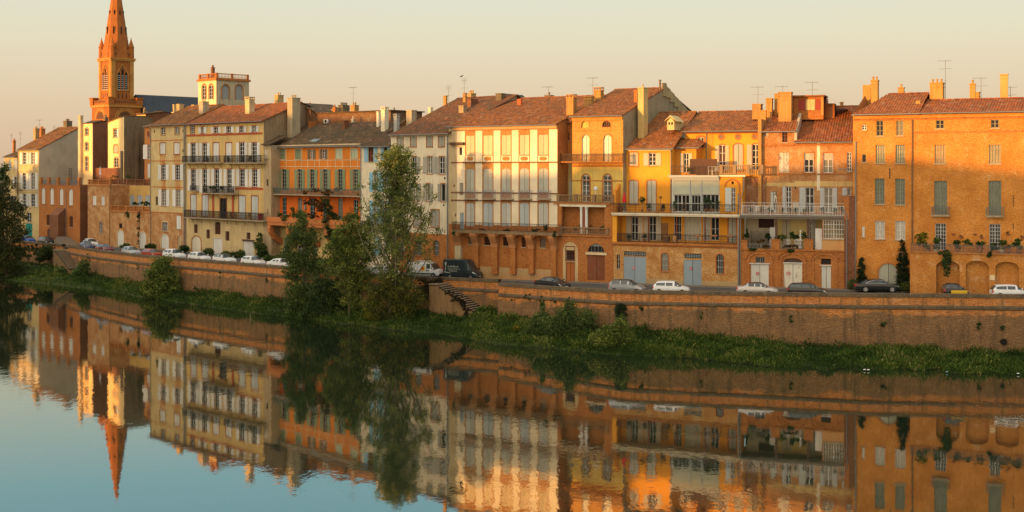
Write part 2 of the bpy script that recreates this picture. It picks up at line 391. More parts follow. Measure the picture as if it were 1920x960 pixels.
        for (a, b, c, d, ar) in ops:
            mi = zone((a + b) / 2, d + .05); uc = (a + b) / 2; hw = (b - a) / 2
            m.add([(a, 0, c), (b, 0, c), (b, rv, c), (a, rv, c)], [(0, 1, 2, 3)], mi)
            m.add([(a, 0, c), (a, rv, c), (a, rv, d - ar), (a, 0, d - ar)], [(0, 1, 2, 3)], mi)
            m.add([(b, 0, c), (b, rv, c), (b, rv, d - ar), (b, 0, d - ar)], [(0, 1, 2, 3)], mi)
            if ar <= 0: m.add([(a, 0, d), (b, 0, d), (b, rv, d), (a, rv, d)], [(0, 1, 2, 3)], mi)
            else:
                N = 10; pts = [(uc - hw * cos(pi * i / N), d - ar + ar * sin(pi * i / N)) for i in range(N + 1)]
                for p, q in zip(pts, pts[1:]):
                    if d - min(p[1], q[1]) > 1e-4: m.add([(p[0], 0, p[1]), (q[0], 0, q[1]), (q[0], 0, d), (p[0], 0, d)], [(0, 1, 2, 3)], mi)
                    m.add([(p[0], 0, p[1]), (q[0], 0, q[1]), (q[0], rv, q[1]), (p[0], rv, p[1])], [(0, 1, 2, 3)], mi)
        bz = z1 if backz is None else backz
        sm = len(mats) - 1 if isinstance(mats, (list, tuple)) and len(mats) > 1 and zones == 'side' else 0
        prof = [(0, z0), (D, z0), (D, bz), (0, z1)]
        if roofp:
            yR, zR, yB, zB = roofp; prof = [(0, z0), (yB, z0), (yB, zB), (yR, zR), (0, z1)]; D = yB; bz = zB
        sidemi = getattr(s, 'sidemi', 0)
        if left: m.add([(u0, y, z) for y, z in prof], [tuple(range(len(prof)))], sidemi)
        if right: m.add([(u1, y, z) for y, z in prof], [tuple(range(len(prof)))], sidemi)
        m.add([(u0, D, z0), (u1, D, z0), (u1, D, bz), (u0, D, bz)], [(0, 1, 2, 3)], sidemi)
        if top and not roofp: m.add([(u0, 0, z1), (u1, 0, z1), (u1, D, bz), (u0, D, bz)], [(0, 1, 2, 3)], sidemi)
        return m.build(name, mats, s.root)
    # --- canal tile roof: front slope, back slope, optional hips ---
    def roof(s, u0, u1, zE, yR, zR, yB=None, zB=None, mat=None, over=.45, hl=0., hr=0., y0=0.0, name='roof', gut=True, step=.30):
        mat = mat or TILES; yB = yB or 2 * yR; zB = zE if zB is None else zB
        off = s.off; xf0 = s.xf(); m = MB(xf0)
        sl = (zR - zE) / (yR - y0); ya = y0 - over; za = zE - over * sl + .10; zRr = zR + .10
        n = int((u1 - u0) / (step / 4)); NR = 8
        rng = np.random.default_rng(int(abs(u0 * 37 + zE * 11)) + 5); wob = rng.normal(0, .028, (NR + 1, max(3, n // 14 + 3)))
        prev = None
        for i in range(n + 1):
            u = u0 + (u1 - u0) * i / n; h = (0, .045, .07, .045)[i % 4]
            lim = 1.0
            if hl > 0: lim = min(lim, (u - u0) / hl)
            if hr > 0: lim = min(lim, (u1 - u) / hr)
            lim = max(.0, lim); col = []
            for j in range(NR + 1):
                f = j / NR * lim; k = i / 14; w = wob[j, int(k)] * (1 - k % 1) + wob[j, int(k) + 1] * (k % 1)
                jj = rng.normal(0, .012) if j == 0 else 0
                col.append((u, ya + (yR - ya) * f + jj, za + (zRr - za) * f + h + (w if j else 0)))
            if prev:
                b = len(m.v); m.add(prev + col, [(j, j + NR + 1, j + NR + 2, j + 1) for j in range(NR)])
            prev = col
        # back slope and hip sides
        L, R = u0 + hl, u1 - hr
        m.add([(L, yR, zRr), (R, yR, zRr), (u1, yB + over, zB + .1), (u0, yB + over, zB + .1)], [(0, 1, 2, 3)])
        if hl > 0: m.add([(u0, ya, za), (L, yR, zRr), (u0, yB + over, zB + .1)], [(0, 1, 2)])
        if hr > 0: m.add([(u1, ya, za), (R, yR, zRr), (u1, yB + over, zB + .1)], [(0, 1, 2)])
        # ridge tiles and boards under the eaves
        nr = max(2, int((R - L) / .42))
        for i in range(nr):
            a, b = L + (R - L) * i / nr, L + (R - L) * (i + 1) / nr
            m.prism([(yR - .13, zRr + .0), (yR - .07, zRr + .11 + .015 * (i % 2)), (yR + .07, zRr + .11 + .015 * (i % 2)), (yR + .13, zRr)], a + .01, b, 'x')
        m.add([(u0 + .03, ya + .02, za - .07), (u1 - .03, ya + .02, za - .07), (u1 - .03, ya + .02, za + .01), (u0 + .03, ya + .02, za + .01), (u0 + .03, y0 + .05, zE + .02), (u1 - .03, y0 + .05, zE + .02)],
              [(0, 1, 2, 3), (0, 4, 5, 1)])
        if hl == 0: m.add([(u0 + .02, ya, za - .08), (u0 + .02, yR, zRr - .16), (u0 + .02, yR, zRr + .03), (u0 + .02, ya, za + .03)], [(0, 1, 2, 3)])
        if hr == 0: m.add([(u1 - .02, ya, za - .08), (u1 - .02, yR, zRr - .16), (u1 - .02, yR, zRr + .03), (u1 - .02, ya, za + .03)], [(0, 1, 2, 3)])
        o = m.build(name, mat, s.root)
        if gut:
            g = s.mb(); g.tube([(u0, ya - .07, za - .03), (u1, ya - .07, za - .03)], .07, 6); g.build('gutter', ZINC, o)
        s.roofobj = o; s.rz = lambda y, zz=(ya, za, sl): zz[1] + (y - zz[0]) * zz[2]
        return o
    def chim(s, X0, Y0, X1, Y1, off, mat=None, ratio=1.0, pots=2, cap=True, potm=None, kind='pots', parent=None, vis=.5):
        """stack spanning columns X0..X1, top Y0, meeting the roof at Y1, `off` metres behind the facade."""
        mat = mat or plaster((.36, .24, .12), .6, (.10, .08, .05))
        fo, s.face = s.face, 'F'; so, s.off = s.off, 0.0
        u0, z1 = s.p(X0, Y0, off); z0 = s.z((X0 + X1) / 2, Y1, off)
        px0, _ = s.zp(X0, 0); px1, _ = s.zp(X1, 0)
        def pxof(u, y):
            q = s.o + s.t * u + s.n * y; return CX + q.x / q.y * FPX
        base = pxof(u0, off); a = pxof(u0 + 1, off) - base; b = max(0.0, pxof(u0, off + 1) - base)
        w = (px1 - px0) / (a + b * ratio); dd = w * ratio
        m = s.mb(); m.box(u0, u0 + w, off, off + dd, z0 - .8, z1)
        if cap: m.box(u0 - .06, u0 + w + .06, off - .06, off + dd + .06, z1 - .02, z1 + .1); m.box(u0 - .04, u0 + w + .04, off - .04, off + dd + .04, z1 - .42, z1 - .34)
        zt = z1 + .1
        if kind == 'pots':
            for i in range(pots):
                cx = u0 + w * (i + .5) / pots if w >= dd * .8 else u0 + w / 2; cy = off + dd / 2 if w >= dd * .8 else off + dd * (i + .5) / pots
                m.lathe([(.12, 0), (.11, .3), (.14, .34), (.14, .42)], (cx, cy, zt), 8)
        elif kind == 'slab':
            for a_ in (0, .5, 1):
                for b_ in (0, 1): m.box(u0 + (w - .14) * a_, u0 + (w - .14) * a_ + .14, off + (dd - .14) * b_, off + (dd - .14) * b_ + .14, zt, zt + .28)
            m.box(u0 - .08, u0 + w + .08, off - .08, off + dd + .08, zt + .28, zt + .37)
        o = m.build('chimney', mat, parent or s.roofobj); s.face, s.off = fo, so
        return u0 + w / 2, off + dd / 2, z1
    def antenna(s, X, Yt, Yb, off, parent=None, style=0):
        u, zt = s.p(X, Yt, off); zb = s.z(X, Yb, off)
        m = MB(); y = off
        m.tube([(u, y, zb - .5), (u, y, zt)], .03, 5)
        if style == 0:
            m.tube([(u - .9, y, zt - .05), (u + .7, y, zt - .1)], .018, 4)
            for i in range(7): m.tube([(u - .85 + .24 * i, y - .35, zt - .05), (u - .85 + .24 * i, y + .35, zt - .05)], .012, 4)
            m.tube([(u - .7, y, zt - 1.0), (u + .7, y, zt - .95)], .018, 4)
        else:
            for k in range(5): m.tube([(u - .5 + k * .25, y, zt - .75), (u - .5 + k * .25, y, zt + .1)], .014, 4)
            m.tube([(u - .6, y, zt - .35), (u + .6, y, zt - .35)], .018, 4); m.tube([(u - .8, y, zt - 1.4), (u + .8, y, zt - 1.4)], .018, 4)
        o = m.build('antenna', ZINC, s.root)
    def slabbox(s, X0, X1, Y, th, pr, mat, name='string_course', uu=None):
        u0, u1 = uu or (s.u(X0), s.u(X1)); z = s.z((X0 + X1) / 2, Y)
        m = s.mb(); m.box(u0, u1, -pr, .03, z - th, z); return m.build(name, mat, s.root)
    def pipe(s, X, Y0, Y1, mat=None, r=.055, bend=0):
        u, z1 = s.p(X, Y0); z0 = s.z(X, Y1); m = s.mb(); pts = [(u, -.12, z0), (u, -.12, z1)]
        if bend: pts.append((u + bend, -.4, z1 + .5))
        m.tube(pts, r, 6); return m.build('drainpipe', mat or ZINC, s.root)
    def railing(s, par, u0, u1, y, z0, z1, mat=None, kind='iron', ends=0., sp=.14):
        mat = mat or IRON; m = s.mb(); h = z1 - z0
        m.box(u0, u1, y - .025, y + .025, z1 - .045, z1); m.box(u0, u1, y - .018, y + .018, z0 + .06, z0 + .095)
        if kind == 'ornate': m.box(u0, u1, y - .016, y + .016, z1 - .22, z1 - .19)
        n = max(2, int((u1 - u0) / sp))
        for i in range(n + 1):
            u = u0 + (u1 - u0) * i / n; t = .028 if i % 9 == 0 else .016
            m.box(u - t, u + t, y - t * .9, y + t * .9, z0, z1 - .02)
            if kind == 'ornate' and i < n:
                um = u + (u1 - u0) / n / 2; r = .045
                for zc in (z0 + h * .3, z0 + h * .55, z1 - .12):
                    m.add([(um - r, y, zc), (um, y, zc - r), (um + r, y, zc), (um, y, zc + r), (um - r * .45, y, zc), (um, y, zc - r * .45), (um + r * .45, y, zc), (um, y, zc + r * .45)], [(0, 1, 5, 4), (1, 2, 6, 5), (2, 3, 7, 6), (3, 0, 4, 7)])
        for e in (u0, u1):
            if ends > 0:
                m.box(e - .02, e + .02, y, y + ends, z1 - .045, z1); k = max(1, int(ends / sp))
                for i in range(k + 1): m.box(e - .011, e + .011, y + ends * i / k - .011, y + ends * i / k + .011, z0, z1 - .02)
        return m.build('railing', mat, par)
    def balcony(s, X0, X1, Yrail, Yfloor, pr=1.0, mat=None, smat=None, kind='iron', th=.14, brackets=0, sp=.14, brm=None):
        u0, u1 = s.u(X0, s.off - pr), s.u(X1, s.off - pr); Xm = (X0 + X1) / 2
        zf = s.z(Xm, Yfloor, s.off - pr); zr = s.z(Xm, Yrail, s.off - pr)
        m = s.mb(); m.box(u0, u1, -pr, .04, zf - th, zf); m.box(u0 - .03, u1 + .03, -pr - .04, -pr + .06, zf - .05, zf + .02)
        o = m.build('balcony', smat or STONE, s.root)
        s.railing(o, u0 + .04, u1 - .04, -pr + .06, zf + .02, zr, mat, kind, pr - .1, sp)
        for i in range(brackets):
            u = u0 + (u1 - u0) * (i + .5) / brackets; b = s.mb()
            b.tube([(u, -pr + .15, zf - th), (u, -.25, zf - th - .15), (u, -.05, zf - th - .75), (u, -.18, zf - th - .68)], .03, 5); b.build('bracket', brm or IRON, o)
        return u0, u1, zf, zr
    def balustrade(s, par, u0, u1, y, z0, z1, mat=None, piers=0, sp=.26, pm=None):
        mat = mat or STONE; m = s.mb(); m.box(u0, u1, y - .13, y + .13, z1 - .13, z1); m.box(u0, u1, y - .12, y + .12, z0, z0 + .12)
        for i in range(piers + 1):
            u = u0 + (u1 - u0) * i / max(1, piers); m.box(u - .2, u + .2, y - .16, y + .16, z0 - .004, z1 + .05)
        n = int((u1 - u0) / sp); h = z1 - z0 - .25
        for i in range(n):
            u = u0 + (u1 - u0) * (i + .5) / n
            m.lathe([(.045, 0), (.085, h * .3), (.04, h * .6), (.06, h)], (u, y, z0 + .12), 6)
        return m.build('balustrade', mat, par)

def leafcloud(name, centers, radii, n, size, mat, parent=None, up=0.0, shell=.55, clump=None, seed=1, tone=None, flat=1.0):
    """n small leaf faces spread through ellipsoids in clumps; centers Nx3, radii Nx3 (world or local)."""
    rng = np.random.default_rng(seed); centers = np.asarray(centers, float); radii = np.asarray(radii, float)
    vol = np.prod(radii, 1) ** .72; k = len(centers); per = np.maximum(1, (vol / vol.sum() * n).astype(int)); P = []; T = []
    for c, r, m in zip(centers, radii, per):
        nc = max(3, int(m / (clump or 45))); d = rng.normal(size=(nc, 3)); d /= np.linalg.norm(d, axis=1)[:, None]
        cc = c + d * (rng.uniform(shell, 1.0, nc)[:, None] ** .8) * r; ct = rng.uniform(0, 1, nc)
        idx = rng.integers(0, nc, m); cr_ = np.minimum(r.min() * (.38 if r.min() > 1 else .6), .75) * rng.uniform(.6, 1.3, nc)
        P.append(cc[idx] + rng.normal(size=(m, 3)) * cr_[idx][:, None] * np.array([.62, .62, .48])); T.append(np.clip(ct[idx] * .65 + rng.uniform(0, .4, m), 0, 1))
    P = np.concatenate(P); T = np.concatenate(T); N = len(P)
    a = rng.normal(size=(N, 3)); a[:, 2] = a[:, 2] * (1 - up) + up * 2.0 * np.abs(a[:, 2]); a /= np.linalg.norm(a, axis=1)[:, None]
    b = np.cross(a, rng.normal(size=(N, 3))); b /= np.linalg.norm(b, axis=1)[:, None]
    sz = size * rng.uniform(.6, 1.35, N)[:, None]; a *= sz; b *= sz * .42 * flat
    V = np.stack([P - a * .6, P + b * .6, P + a * .7, P - b * .6], 1).reshape(-1, 3)
    return leafmesh(name, V, T, mat, parent)
def leafmesh(name, V, T, mat, parent=None):
    N = len(T); me = bpy.data.meshes.new(name); me.vertices.add(4 * N); me.loops.add(4 * N); me.polygons.add(N)
    me.vertices.foreach_set('co', V.astype(np.float32).ravel()); me.loops.foreach_set('vertex_index', np.arange(4 * N, dtype=np.int32))
    me.polygons.foreach_set('loop_start', np.arange(0, 4 * N, 4, dtype=np.int32)); me.update(calc_edges=True)
    at_ = me.attributes.new('tone', 'FLOAT', 'POINT'); at_.data.foreach_set('value', np.repeat(T, 4).astype(np.float32))
    me.materials.append(mat); o = bpy.data.objects.new(name, me); COL.objects.link(o)
    if parent is not None: o.parent = parent
    return o
TILES = tiles(); TILES_OLD = tiles((.14, .078, .036), (.062, .04, .023), (.06, .05, .028), .6); TILES_RED = tiles((.34, .12, .03), (.16, .057, .02), (.13, .075, .03), .35)
# ---------------- setting: water, ground, quay, street, bank ----------------
def loft(name, rows, mats, closed=False, mi=None, uv=True, parent=None, smooth=False):
    """rows: list of polylines of equal length; u runs along, v across. UV in metres."""
    n = len(rows[0]); vs = [tuple(p) for r in rows for p in r]; fs = []; ms = []
    for j in range(len(rows) - 1):
        for i in range(n - 1):
            fs.append((j * n + i, j * n + i + 1, (j + 1) * n + i + 1, (j + 1) * n + i)); ms.append(mi[j] if mi else 0)
    me = bpy.data.meshes.new(name); me.from_pydata(vs, [], fs)
    for m in (mats if isinstance(mats, (list, tuple)) else [mats]): me.materials.append(m)
    if mi: me.polygons.foreach_set('material_index', ms)
    uvl = me.uv_layers.new(name='along')
    L = [0.]
    for a, b in zip(rows[0], rows[0][1:]): L.append(L[-1] + (Vector(b) - Vector(a)).length)
    Vd = [[0.] * n]
    for j in range(1, len(rows)): Vd.append([Vd[-1][i] + (Vector(rows[j][i]) - Vector(rows[j - 1][i])).length for i in range(n)])
    for p in me.polygons:
        for li in p.loop_indices:
            vi = me.loops[li].vertex_index; uvl.data[li].uv = (L[vi % n], Vd[vi // n][vi % n])
    if smooth: me.polygons.foreach_set('use_smooth', [True] * len(me.polygons))
    o = bpy.data.objects.new(name, me); COL.objects.link(o)
    if parent is not None: o.parent = parent
    return o
EDGE = [(-260, 505), (-60, 517), (0, 526), (102, 537), (169, 541), (262, 557), (330, 566), (437, 582), (525, 594), (619, 604), (698, 614), (840, 630), (915, 643), (990, 650), (1090, 659), (1160, 666), (1318, 676), (1477, 691), (1635, 699), (1920, 706), (2150, 709), (2600, 716)]
WLEFT = [(-260, 438), (-60, 448), (0, 450), (50, 452), (117, 458)]
WMID = [(128, 459), (175, 467), (262, 477), (350, 484), (437, 491), (534, 499), (640, 508), (740, 515), (822, 520)]
WREC = [(822, 519.5), (840, 519.6), (865, 520.6), (935, 524)]
WRIGHT = [(935, 530), (1040, 537), (1160, 543.5), (1318, 546), (1477, 548), (1635, 550), (1800, 551), (1912, 552), (2150, 553), (2600, 554)]
PAR = .55
def zpar(px): return interp(ZS, px) + PAR
def wallpt(px, tb):
    s = (interp(tb, px) - HY) / (CZ - zpar(px)); d = FPX / s; return Vector(((px - CX) * d / FPX, d, 0))
def wall_any(px): return wallpt(px, WLEFT if px <= 122 else WMID if px < 822 else WREC if px < 935 else WRIGHT)
def edgept(px):
    d = FPX / ((interp(EDGE, px) - HY) / CZ); return Vector(((px - CX) * d / FPX, d, 0))
def street_pt(px, t):
    a = wall_any(px); f = facpt(px); d = a.y + (f.y - a.y) * t; return Vector(((px - CX) * d / FPX, d, interp(ZS, px)))

# water
t = NT('river_water'); v = t.coord(False)
t.b.inputs['Base Color'].default_value = (.012, .022, .012, 1); t.b.inputs['Roughness'].default_value = .5; t.b.inputs['Specular IOR Level'].default_value = 0
gl = t.n('ShaderNodeBsdfGlossy'); gl.inputs['Roughness'].default_value = .025; gl.inputs[0].default_value = (.90, .85, .76, 1)
lw = t.n('ShaderNodeFresnel'); lw.inputs['IOR'].default_value = 1.75
mr = t.n('ShaderNodeMath', operation='MULTIPLY_ADD'); t.l(lw.outputs[0], mr.inputs[0]); mr.inputs[1].default_value = 1.0; mr.inputs[2].default_value = .19; mr.use_clamp = True
mx = t.n('ShaderNodeMixShader'); t.l(mr.outputs[0], mx.inputs[0]); t.l(t.b.outputs[0], mx.inputs[1]); t.l(gl.outputs[0], mx.inputs[2])
t.l(mx.outputs[0], [n for n in t.t.nodes if n.type == 'OUTPUT_MATERIAL'][0].inputs[0])
n1 = t.noise(v, 1.1, 3, .55, (1, .55, 1)); n2 = t.noise(v, .045, 4, .6, (1, .35, 1)); n3 = t.noise(v, 4.5, 2, .5, (1, .5, 1))
pat = t.ramp(n2, [(.42, .18), (.60, 1.0)])
ad = t.n('ShaderNodeMath', operation='MULTIPLY_ADD'); t.l(n3, ad.inputs[0]); ad.inputs[1].default_value = .18; t.l(n1, ad.inputs[2])
ml = t.n('ShaderNodeMath', operation='MULTIPLY'); t.l(ad.outputs[0], ml.inputs[0]); t.l(pat, ml.inputs[1])
bp = t.n('ShaderNodeBump'); bp.inputs['Strength'].default_value = 1.0; bp.inputs['Distance'].default_value = .0105; t.l(ml.outputs[0], bp.inputs['Height'])
for nd in (t.b, gl, lw): t.l(bp.outputs[0], nd.inputs['Normal'])
WATER = t.m
m = MB(); m.add([(-700, -300, 0), (500, -300, 0), (500, 420, 0), (-700, 420, 0)], [(0, 1, 2, 3)])
tag(m.build('water', WATER), 'calm dark green river water mirroring the sunlit riverside houses', kind='structure')
# ground sheet reaching the horizon, starting behind the quay wall
PX = list(range(-260, 118, 20)) + [117.9, 128] + list(range(150, 822, 16)) + [821.9] + list(range(840, 935, 16)) + [934.9, 935.1] + list(range(960, 2601, 20))
GREEN_LAND = plaster((.09, .085, .04), .5)
row_f = []; row_b = []
for px in range(-260, 2601, 40):
    f = facpt(px); k = Vector((f.x, f.y)); row_f.append((k.x, k.y + 1.0, interp(ZS, px) - .02)); 
    far = Vector(((px - CX) / FPX, 1.0)); row_b.append((far.x * 5200, 5200, 6.0))
row_m = [((a[0] * 1.6), a[1] * 1.6 + 40, a[2] + .3) for a in row_f]
tag(loft('ground', [row_f, row_m, row_b], GREEN_LAND), kind='structure')
# street
t = NT('asphalt'); v = t.coord(False); n = t.noise(v, .5, 5, .7); n2 = t.noise(v, 9, 2)
ASPH = t.fin(t.mix(t.ramp(n2, [(.3, 0), (.7, 1)]), t.mix(n, (.050, .047, .044), (.085, .078, .07)), (.07, .066, .06)), .95)
r0 = []; r1 = []; r2 = []; r3 = []
for px in PX:
    a = wall_any(px); f = facpt(px); z = interp(ZS, px); dirn = Vector((f.x - a.x, f.y - a.y, 0)); L = dirn.length; dirn /= L
    def pt(q, zz): w = a + dirn * q; return (w.x, w.y, zz)
    r0.append(pt(.2, z)); r1.append(pt(L - 1.6, z)); r2.append(pt(L - 1.5, z + .1)); r3.append(pt(L + 3, z + .1))
tag(loft('street', [r0, r1], ASPH), kind='structure')
PAVE = plaster((.17, .14, .11), .5)
tag(loft('pavement', [[(p[0], p[1], p[2] + .0) for p in r1], [(p[0], p[1], p[2] + .1) for p in r1], r2, r3], PAVE), kind='structure')
# riverside bank of earth
t = NT('bank_soil'); v = t.coord(False); n = t.noise(v, .8, 5, .65)
SOIL = t.fin(t.ramp(n, [(.3, (.022, .035, .010)), (.7, (.055, .075, .018))]), .95)
ZB = [(-260, 1.4), (102, 1.5), (204, 1.3), (350, 1.1), (500, 1.4), (840, 1.4), (935, 1.7), (1239, 1.5), (1397, .9), (1635, .5), (1912, .35), (2600, .3)]
rng = np.random.default_rng(3); rows = []; NB = 9
bx = list(range(-260, 2601, 10)); lump = rng.normal(0, .16, (NB + 1, len(bx)))
lump = (lump + np.roll(lump, 1, 1) + np.roll(lump, -1, 1)) / 1.7
for j in range(NB + 1):
    f = j / NB; row = []
    for i, px in enumerate(bx):
        e = edgept(px) - Vector((0, .6, 0)); w = wall_any(px) + Vector((0, 1.5, 0)); p = e + (w - e) * f
        zt = interp(ZB, px); z = -.35 + (zt + .35) * min(1, (f * 1.25)) ** .75 + (lump[j, i] if 0 < j else 0) * (1 if zt > .6 else .7)
        row.append((p.x, p.y, z))
    rows.append(row)
BANKROWS = rows
tag(loft('river_bank', rows, SOIL, smooth=True), kind='structure')
# quay wall material: brick face, band stains, grey render low down
t = NT('quay_brick'); uvn = t.n('ShaderNodeUVMap'); uvn.uv_map = 'along'; uv = uvn.outputs[0]
sp = t.n('ShaderNodeSeparateXYZ'); t.l(uv, sp.inputs[0])
b = t.n('ShaderNodeTexBrick'); t.l(uv, b.inputs['Vector'])
for k, vv in (('Color1', (.54, .175, .028, 1)), ('Color2', (.42, .125, .020, 1)), ('Mortar', (.44, .26, .10, 1))): b.inputs[k].default_value = vv
for k, vv in (('Scale', 1), ('Brick Width', .44), ('Row Height', .13), ('Mortar Size', .014), ('Mortar Smooth', .4)): b.inputs[k].default_value = vv
big = t.noise(uv, .18, 6, .7, (1, 2.5, 1)); row = t.noise(uv, 2.2, 5, .78, (.7, 4.5, 1)); drip = t.noise(uv, 1.0, 5, .7, (1.3, .16, 1)); pt = t.noise(uv, .55, 6, .75, (.7, 1.6, 1))
c = t.mix(t.ramp(row, [(.38, .75), (.52, 0)]), b.outputs[0], (.13, .05, .02)); c = t.mix(t.ramp(row, [(.55, 0), (.67, .65)]), c, (.50, .33, .17))
c = t.mix(t.ramp(pt, [(.52, 0), (.66, .55)]), c, (.46, .29, .14))
low = t.n('ShaderNodeMath', operation='MULTIPLY_ADD'); t.l(sp.outputs[1], low.inputs[0]); low.inputs[1].default_value = .26; low.inputs[2].default_value = -.48
low2 = t.n('ShaderNodeMath', operation='MULTIPLY_ADD'); t.l(big, low2.inputs[0]); low2.inputs[1].default_value = 1.15; t.l(low.outputs[0], low2.inputs[2])
rend = t.mix(t.ramp(row, [(.3, 0), (.7, 1)]), (.095, .046, .019), (.29, .165, .068)); rend = t.mix(t.ramp(pt, [(.4, 0), (.62, .6)]), rend, (.085, .055, .028))
c = t.mix(t.ramp(low2.outputs[0], [(.50, 0), (.60, .94)]), c, rend)
c = t.mix(t.ramp(drip, [(.50, 0), (.64, .72)]), c, (.07, .045, .02))
fz = t.noise(uv, 4.5, 3, .8, (1, 2.2, 1)); c = t.mix(t.ramp(fz, [(.36, .6), (.47, 0)]), c, (.055, .03, .014)); c = t.mix(t.ramp(fz, [(.57, 0), (.69, .5)]), c, (.46, .34, .20))
wh = t.noise(uv, 2.0, 4, .75, (.5, 8, 1)); c = t.mix(t.ramp(wh, [(.60, 0), (.68, .75)]), c, (.46, .37, .25))
t.bump(row, .6, .04); QUAY = t.fin(c, .93)
t = NT('lichened_coping'); v = t.coord(False); n = t.noise(v, 1.3, 6, .75); n2 = t.noise(v, 7, 3, .8)
c = t.ramp(n, [(.3, (.055, .042, .026)), (.6, (.13, .092, .052)), (.75, (.24, .12, .05))]); COPE = t.fin(t.mix(t.ramp(n2, [(.60, 0), (.68, .8)]), c, (.36, .31, .22)), .95)
def quay(tb, x0, x1, label, zbot=-.6, cord=True, endR=False):
    xs = [x0 + (x1 - x0) * i / max(4, int((x1 - x0) / 14)) for i in range(max(4, int((x1 - x0) / 14)) + 1)]
    P = [wallpt(x, tb) for x in xs]; Z = [zpar(x) for x in xs]; c0 = P[len(P) // 2]
    root = empty('quay_wall', (c0.x, c0.y, 0), 0, label, 'quay wall')
    nrm = []
    for i in range(len(P)):
        d = (P[min(i + 1, len(P) - 1)] - P[max(i - 1, 0)]).normalized(); nrm.append(Vector((d.y, -d.x, 0)))
    def line(off, dz=None, zz=None): return [((p.x + n.x * off) - c0.x, (p.y + n.y * off) - c0.y, (z + dz) if zz is None else zz) for p, n, z in zip(P, nrm, Z)]
    loft('brick_face', [line(0, -.38), line(.02, -1.3), line(.12, -3.5), line(.25, zz=zbot)], QUAY, parent=root)
    loft('back_face', [line(-.6, -.38), line(-.6, -1.3)], QUAY, parent=root)
    ends = MB()
    for e in (0, -1):
        a = line(0, -.38)[e]; b_ = line(.25, zz=zbot)[e]; c_ = line(-.8, -.38)[e]; ends.add([a, b_, (c_[0], c_[1], zbot), c_], [(0, 1, 2, 3)])
    ends.build('wall_end', plaster((.30, .17, .08), .6), root)
    loft('coping', [line(-.68, -.4), line(-.68, -.03), line(-.2, .02), line(.1, -.03), line(.1, -.4), line(0, -.41)], COPE, parent=root)
    if cord: loft('string_course', [line(.0, -1.22), line(.16, -1.27), line(.2, -1.38), line(.16, -1.62), line(.02, -1.70)], COPE, parent=root)
    return root, P, nrm, Z
quay(WLEFT, -260, 117, 'short ivy covered brick river wall left of the small stairs')
QM = quay(WMID, 128, 822, 'long orange brick river wall in front of the row of small white cars')
QR = quay(WRIGHT, 935, 2600, 'long stained brick river wall in front of the right hand houses')
QC = quay(WREC, 822, 935, 'set back piece of brick river wall behind the long stairs')
# stairs down to the water
def stairs(pa, pb, tb, n, z0, z1, label, wdt=2.6, gap=.05):
    P0, P1 = wallpt(pa, tb), wallpt(pb, tb); t_ = (P1 - P0).normalized(); nn = Vector((t_.y, -t_.x, 0)); L = (P1 - P0).length
    r = empty('stone_stairs', (P0.x, P0.y, 0), atan2(t_.y, t_.x), label, 'stairs'); SM = plaster((.27, .20, .12), .5); SR_ = plain((.025, .018, .012)); SD = plaster((.25, .15, .065), .8, (.08, .05, .025))
    m = MB(); m.prism([(-1.5, -.5), (L, -.5), (L, z1 - .25), (0, z0 - .25), (-1.5, z0 - .25)], -wdt + .12, -gap, 'y'); m.build('stair_wall', SD, r)
    for i in range(n):
        x0 = L * i / n; z = z0 - (z0 - z1) * (i + 1) / n; m = MB(); m.box(x0 - .04, x0 + L / n + .05, -wdt, -gap - .01, z - .06, z); m.box(x0 + .02, x0 + L / n, -wdt + .02, -gap - .02, z - .32, z - .062, 1); m.build('step', [SM, SR_], r)
    m = MB(); m.box(-1.6, -.05, -wdt, -gap - .01, z0 - .12, z0); m.build('landing', SM, r)
    m = MB(); m.tube([(-.1, -wdt + .1, z0), (-.1, -wdt + .1, z0 + 1.0)], .035, 5); m.tube([(-.9, -wdt + .1, z0), (-.9, -wdt + .1, z0 + 1.0)], .035, 5); m.tube([(-.9, -wdt + .1, z0 + .98), (-.1, -wdt + .1, z0 + .98)], .03, 5); m.build('handrail', IRON, r)
stairs(843, 928, WREC, 18, 5.15, 1.35, 'long straight stone stairs running down the river wall to the grass')
stairs(124, 152, WMID, 18, 4.9, 2.2, 'short stone stairs beside the ivy covered wall at the left', wdt=2.0)
m = MB(); a, c = wallpt(117, WLEFT), wallpt(128, WMID); t_ = (c - a).normalized(); nn = Vector((-t_.y, t_.x, 0))
q = [a - t_ * .3, c + t_ * .3, c + t_ * .3 + nn * 1.2, a - t_ * .3 + nn * 1.2]; m.add([(p.x, p.y, -.5) for p in q] + [(p.x, p.y, 5.0) for p in q], [(0, 1, 5, 4), (1, 2, 6, 5), (2, 3, 7, 6), (3, 0, 4, 7), (4, 5, 6, 7)])
tag(m.build('stair_head', plaster((.30, .20, .11), .6)), 'low masonry block at the head of the short left stairs', 'wall')
u = wallpt(1880, WRIGHT); m = MB(); m.prism([(.34 * cos(k * pi / 6), 1.6 + .34 * sin(k * pi / 6)) for k in range(12)], -.06, .1, 'y'); o = m.build('drain_pipe', DARKHOLE); o.location = (u.x, u.y - .32, 0); tag(o, 'round dark drain mouth low in the river wall at the right', 'drain')
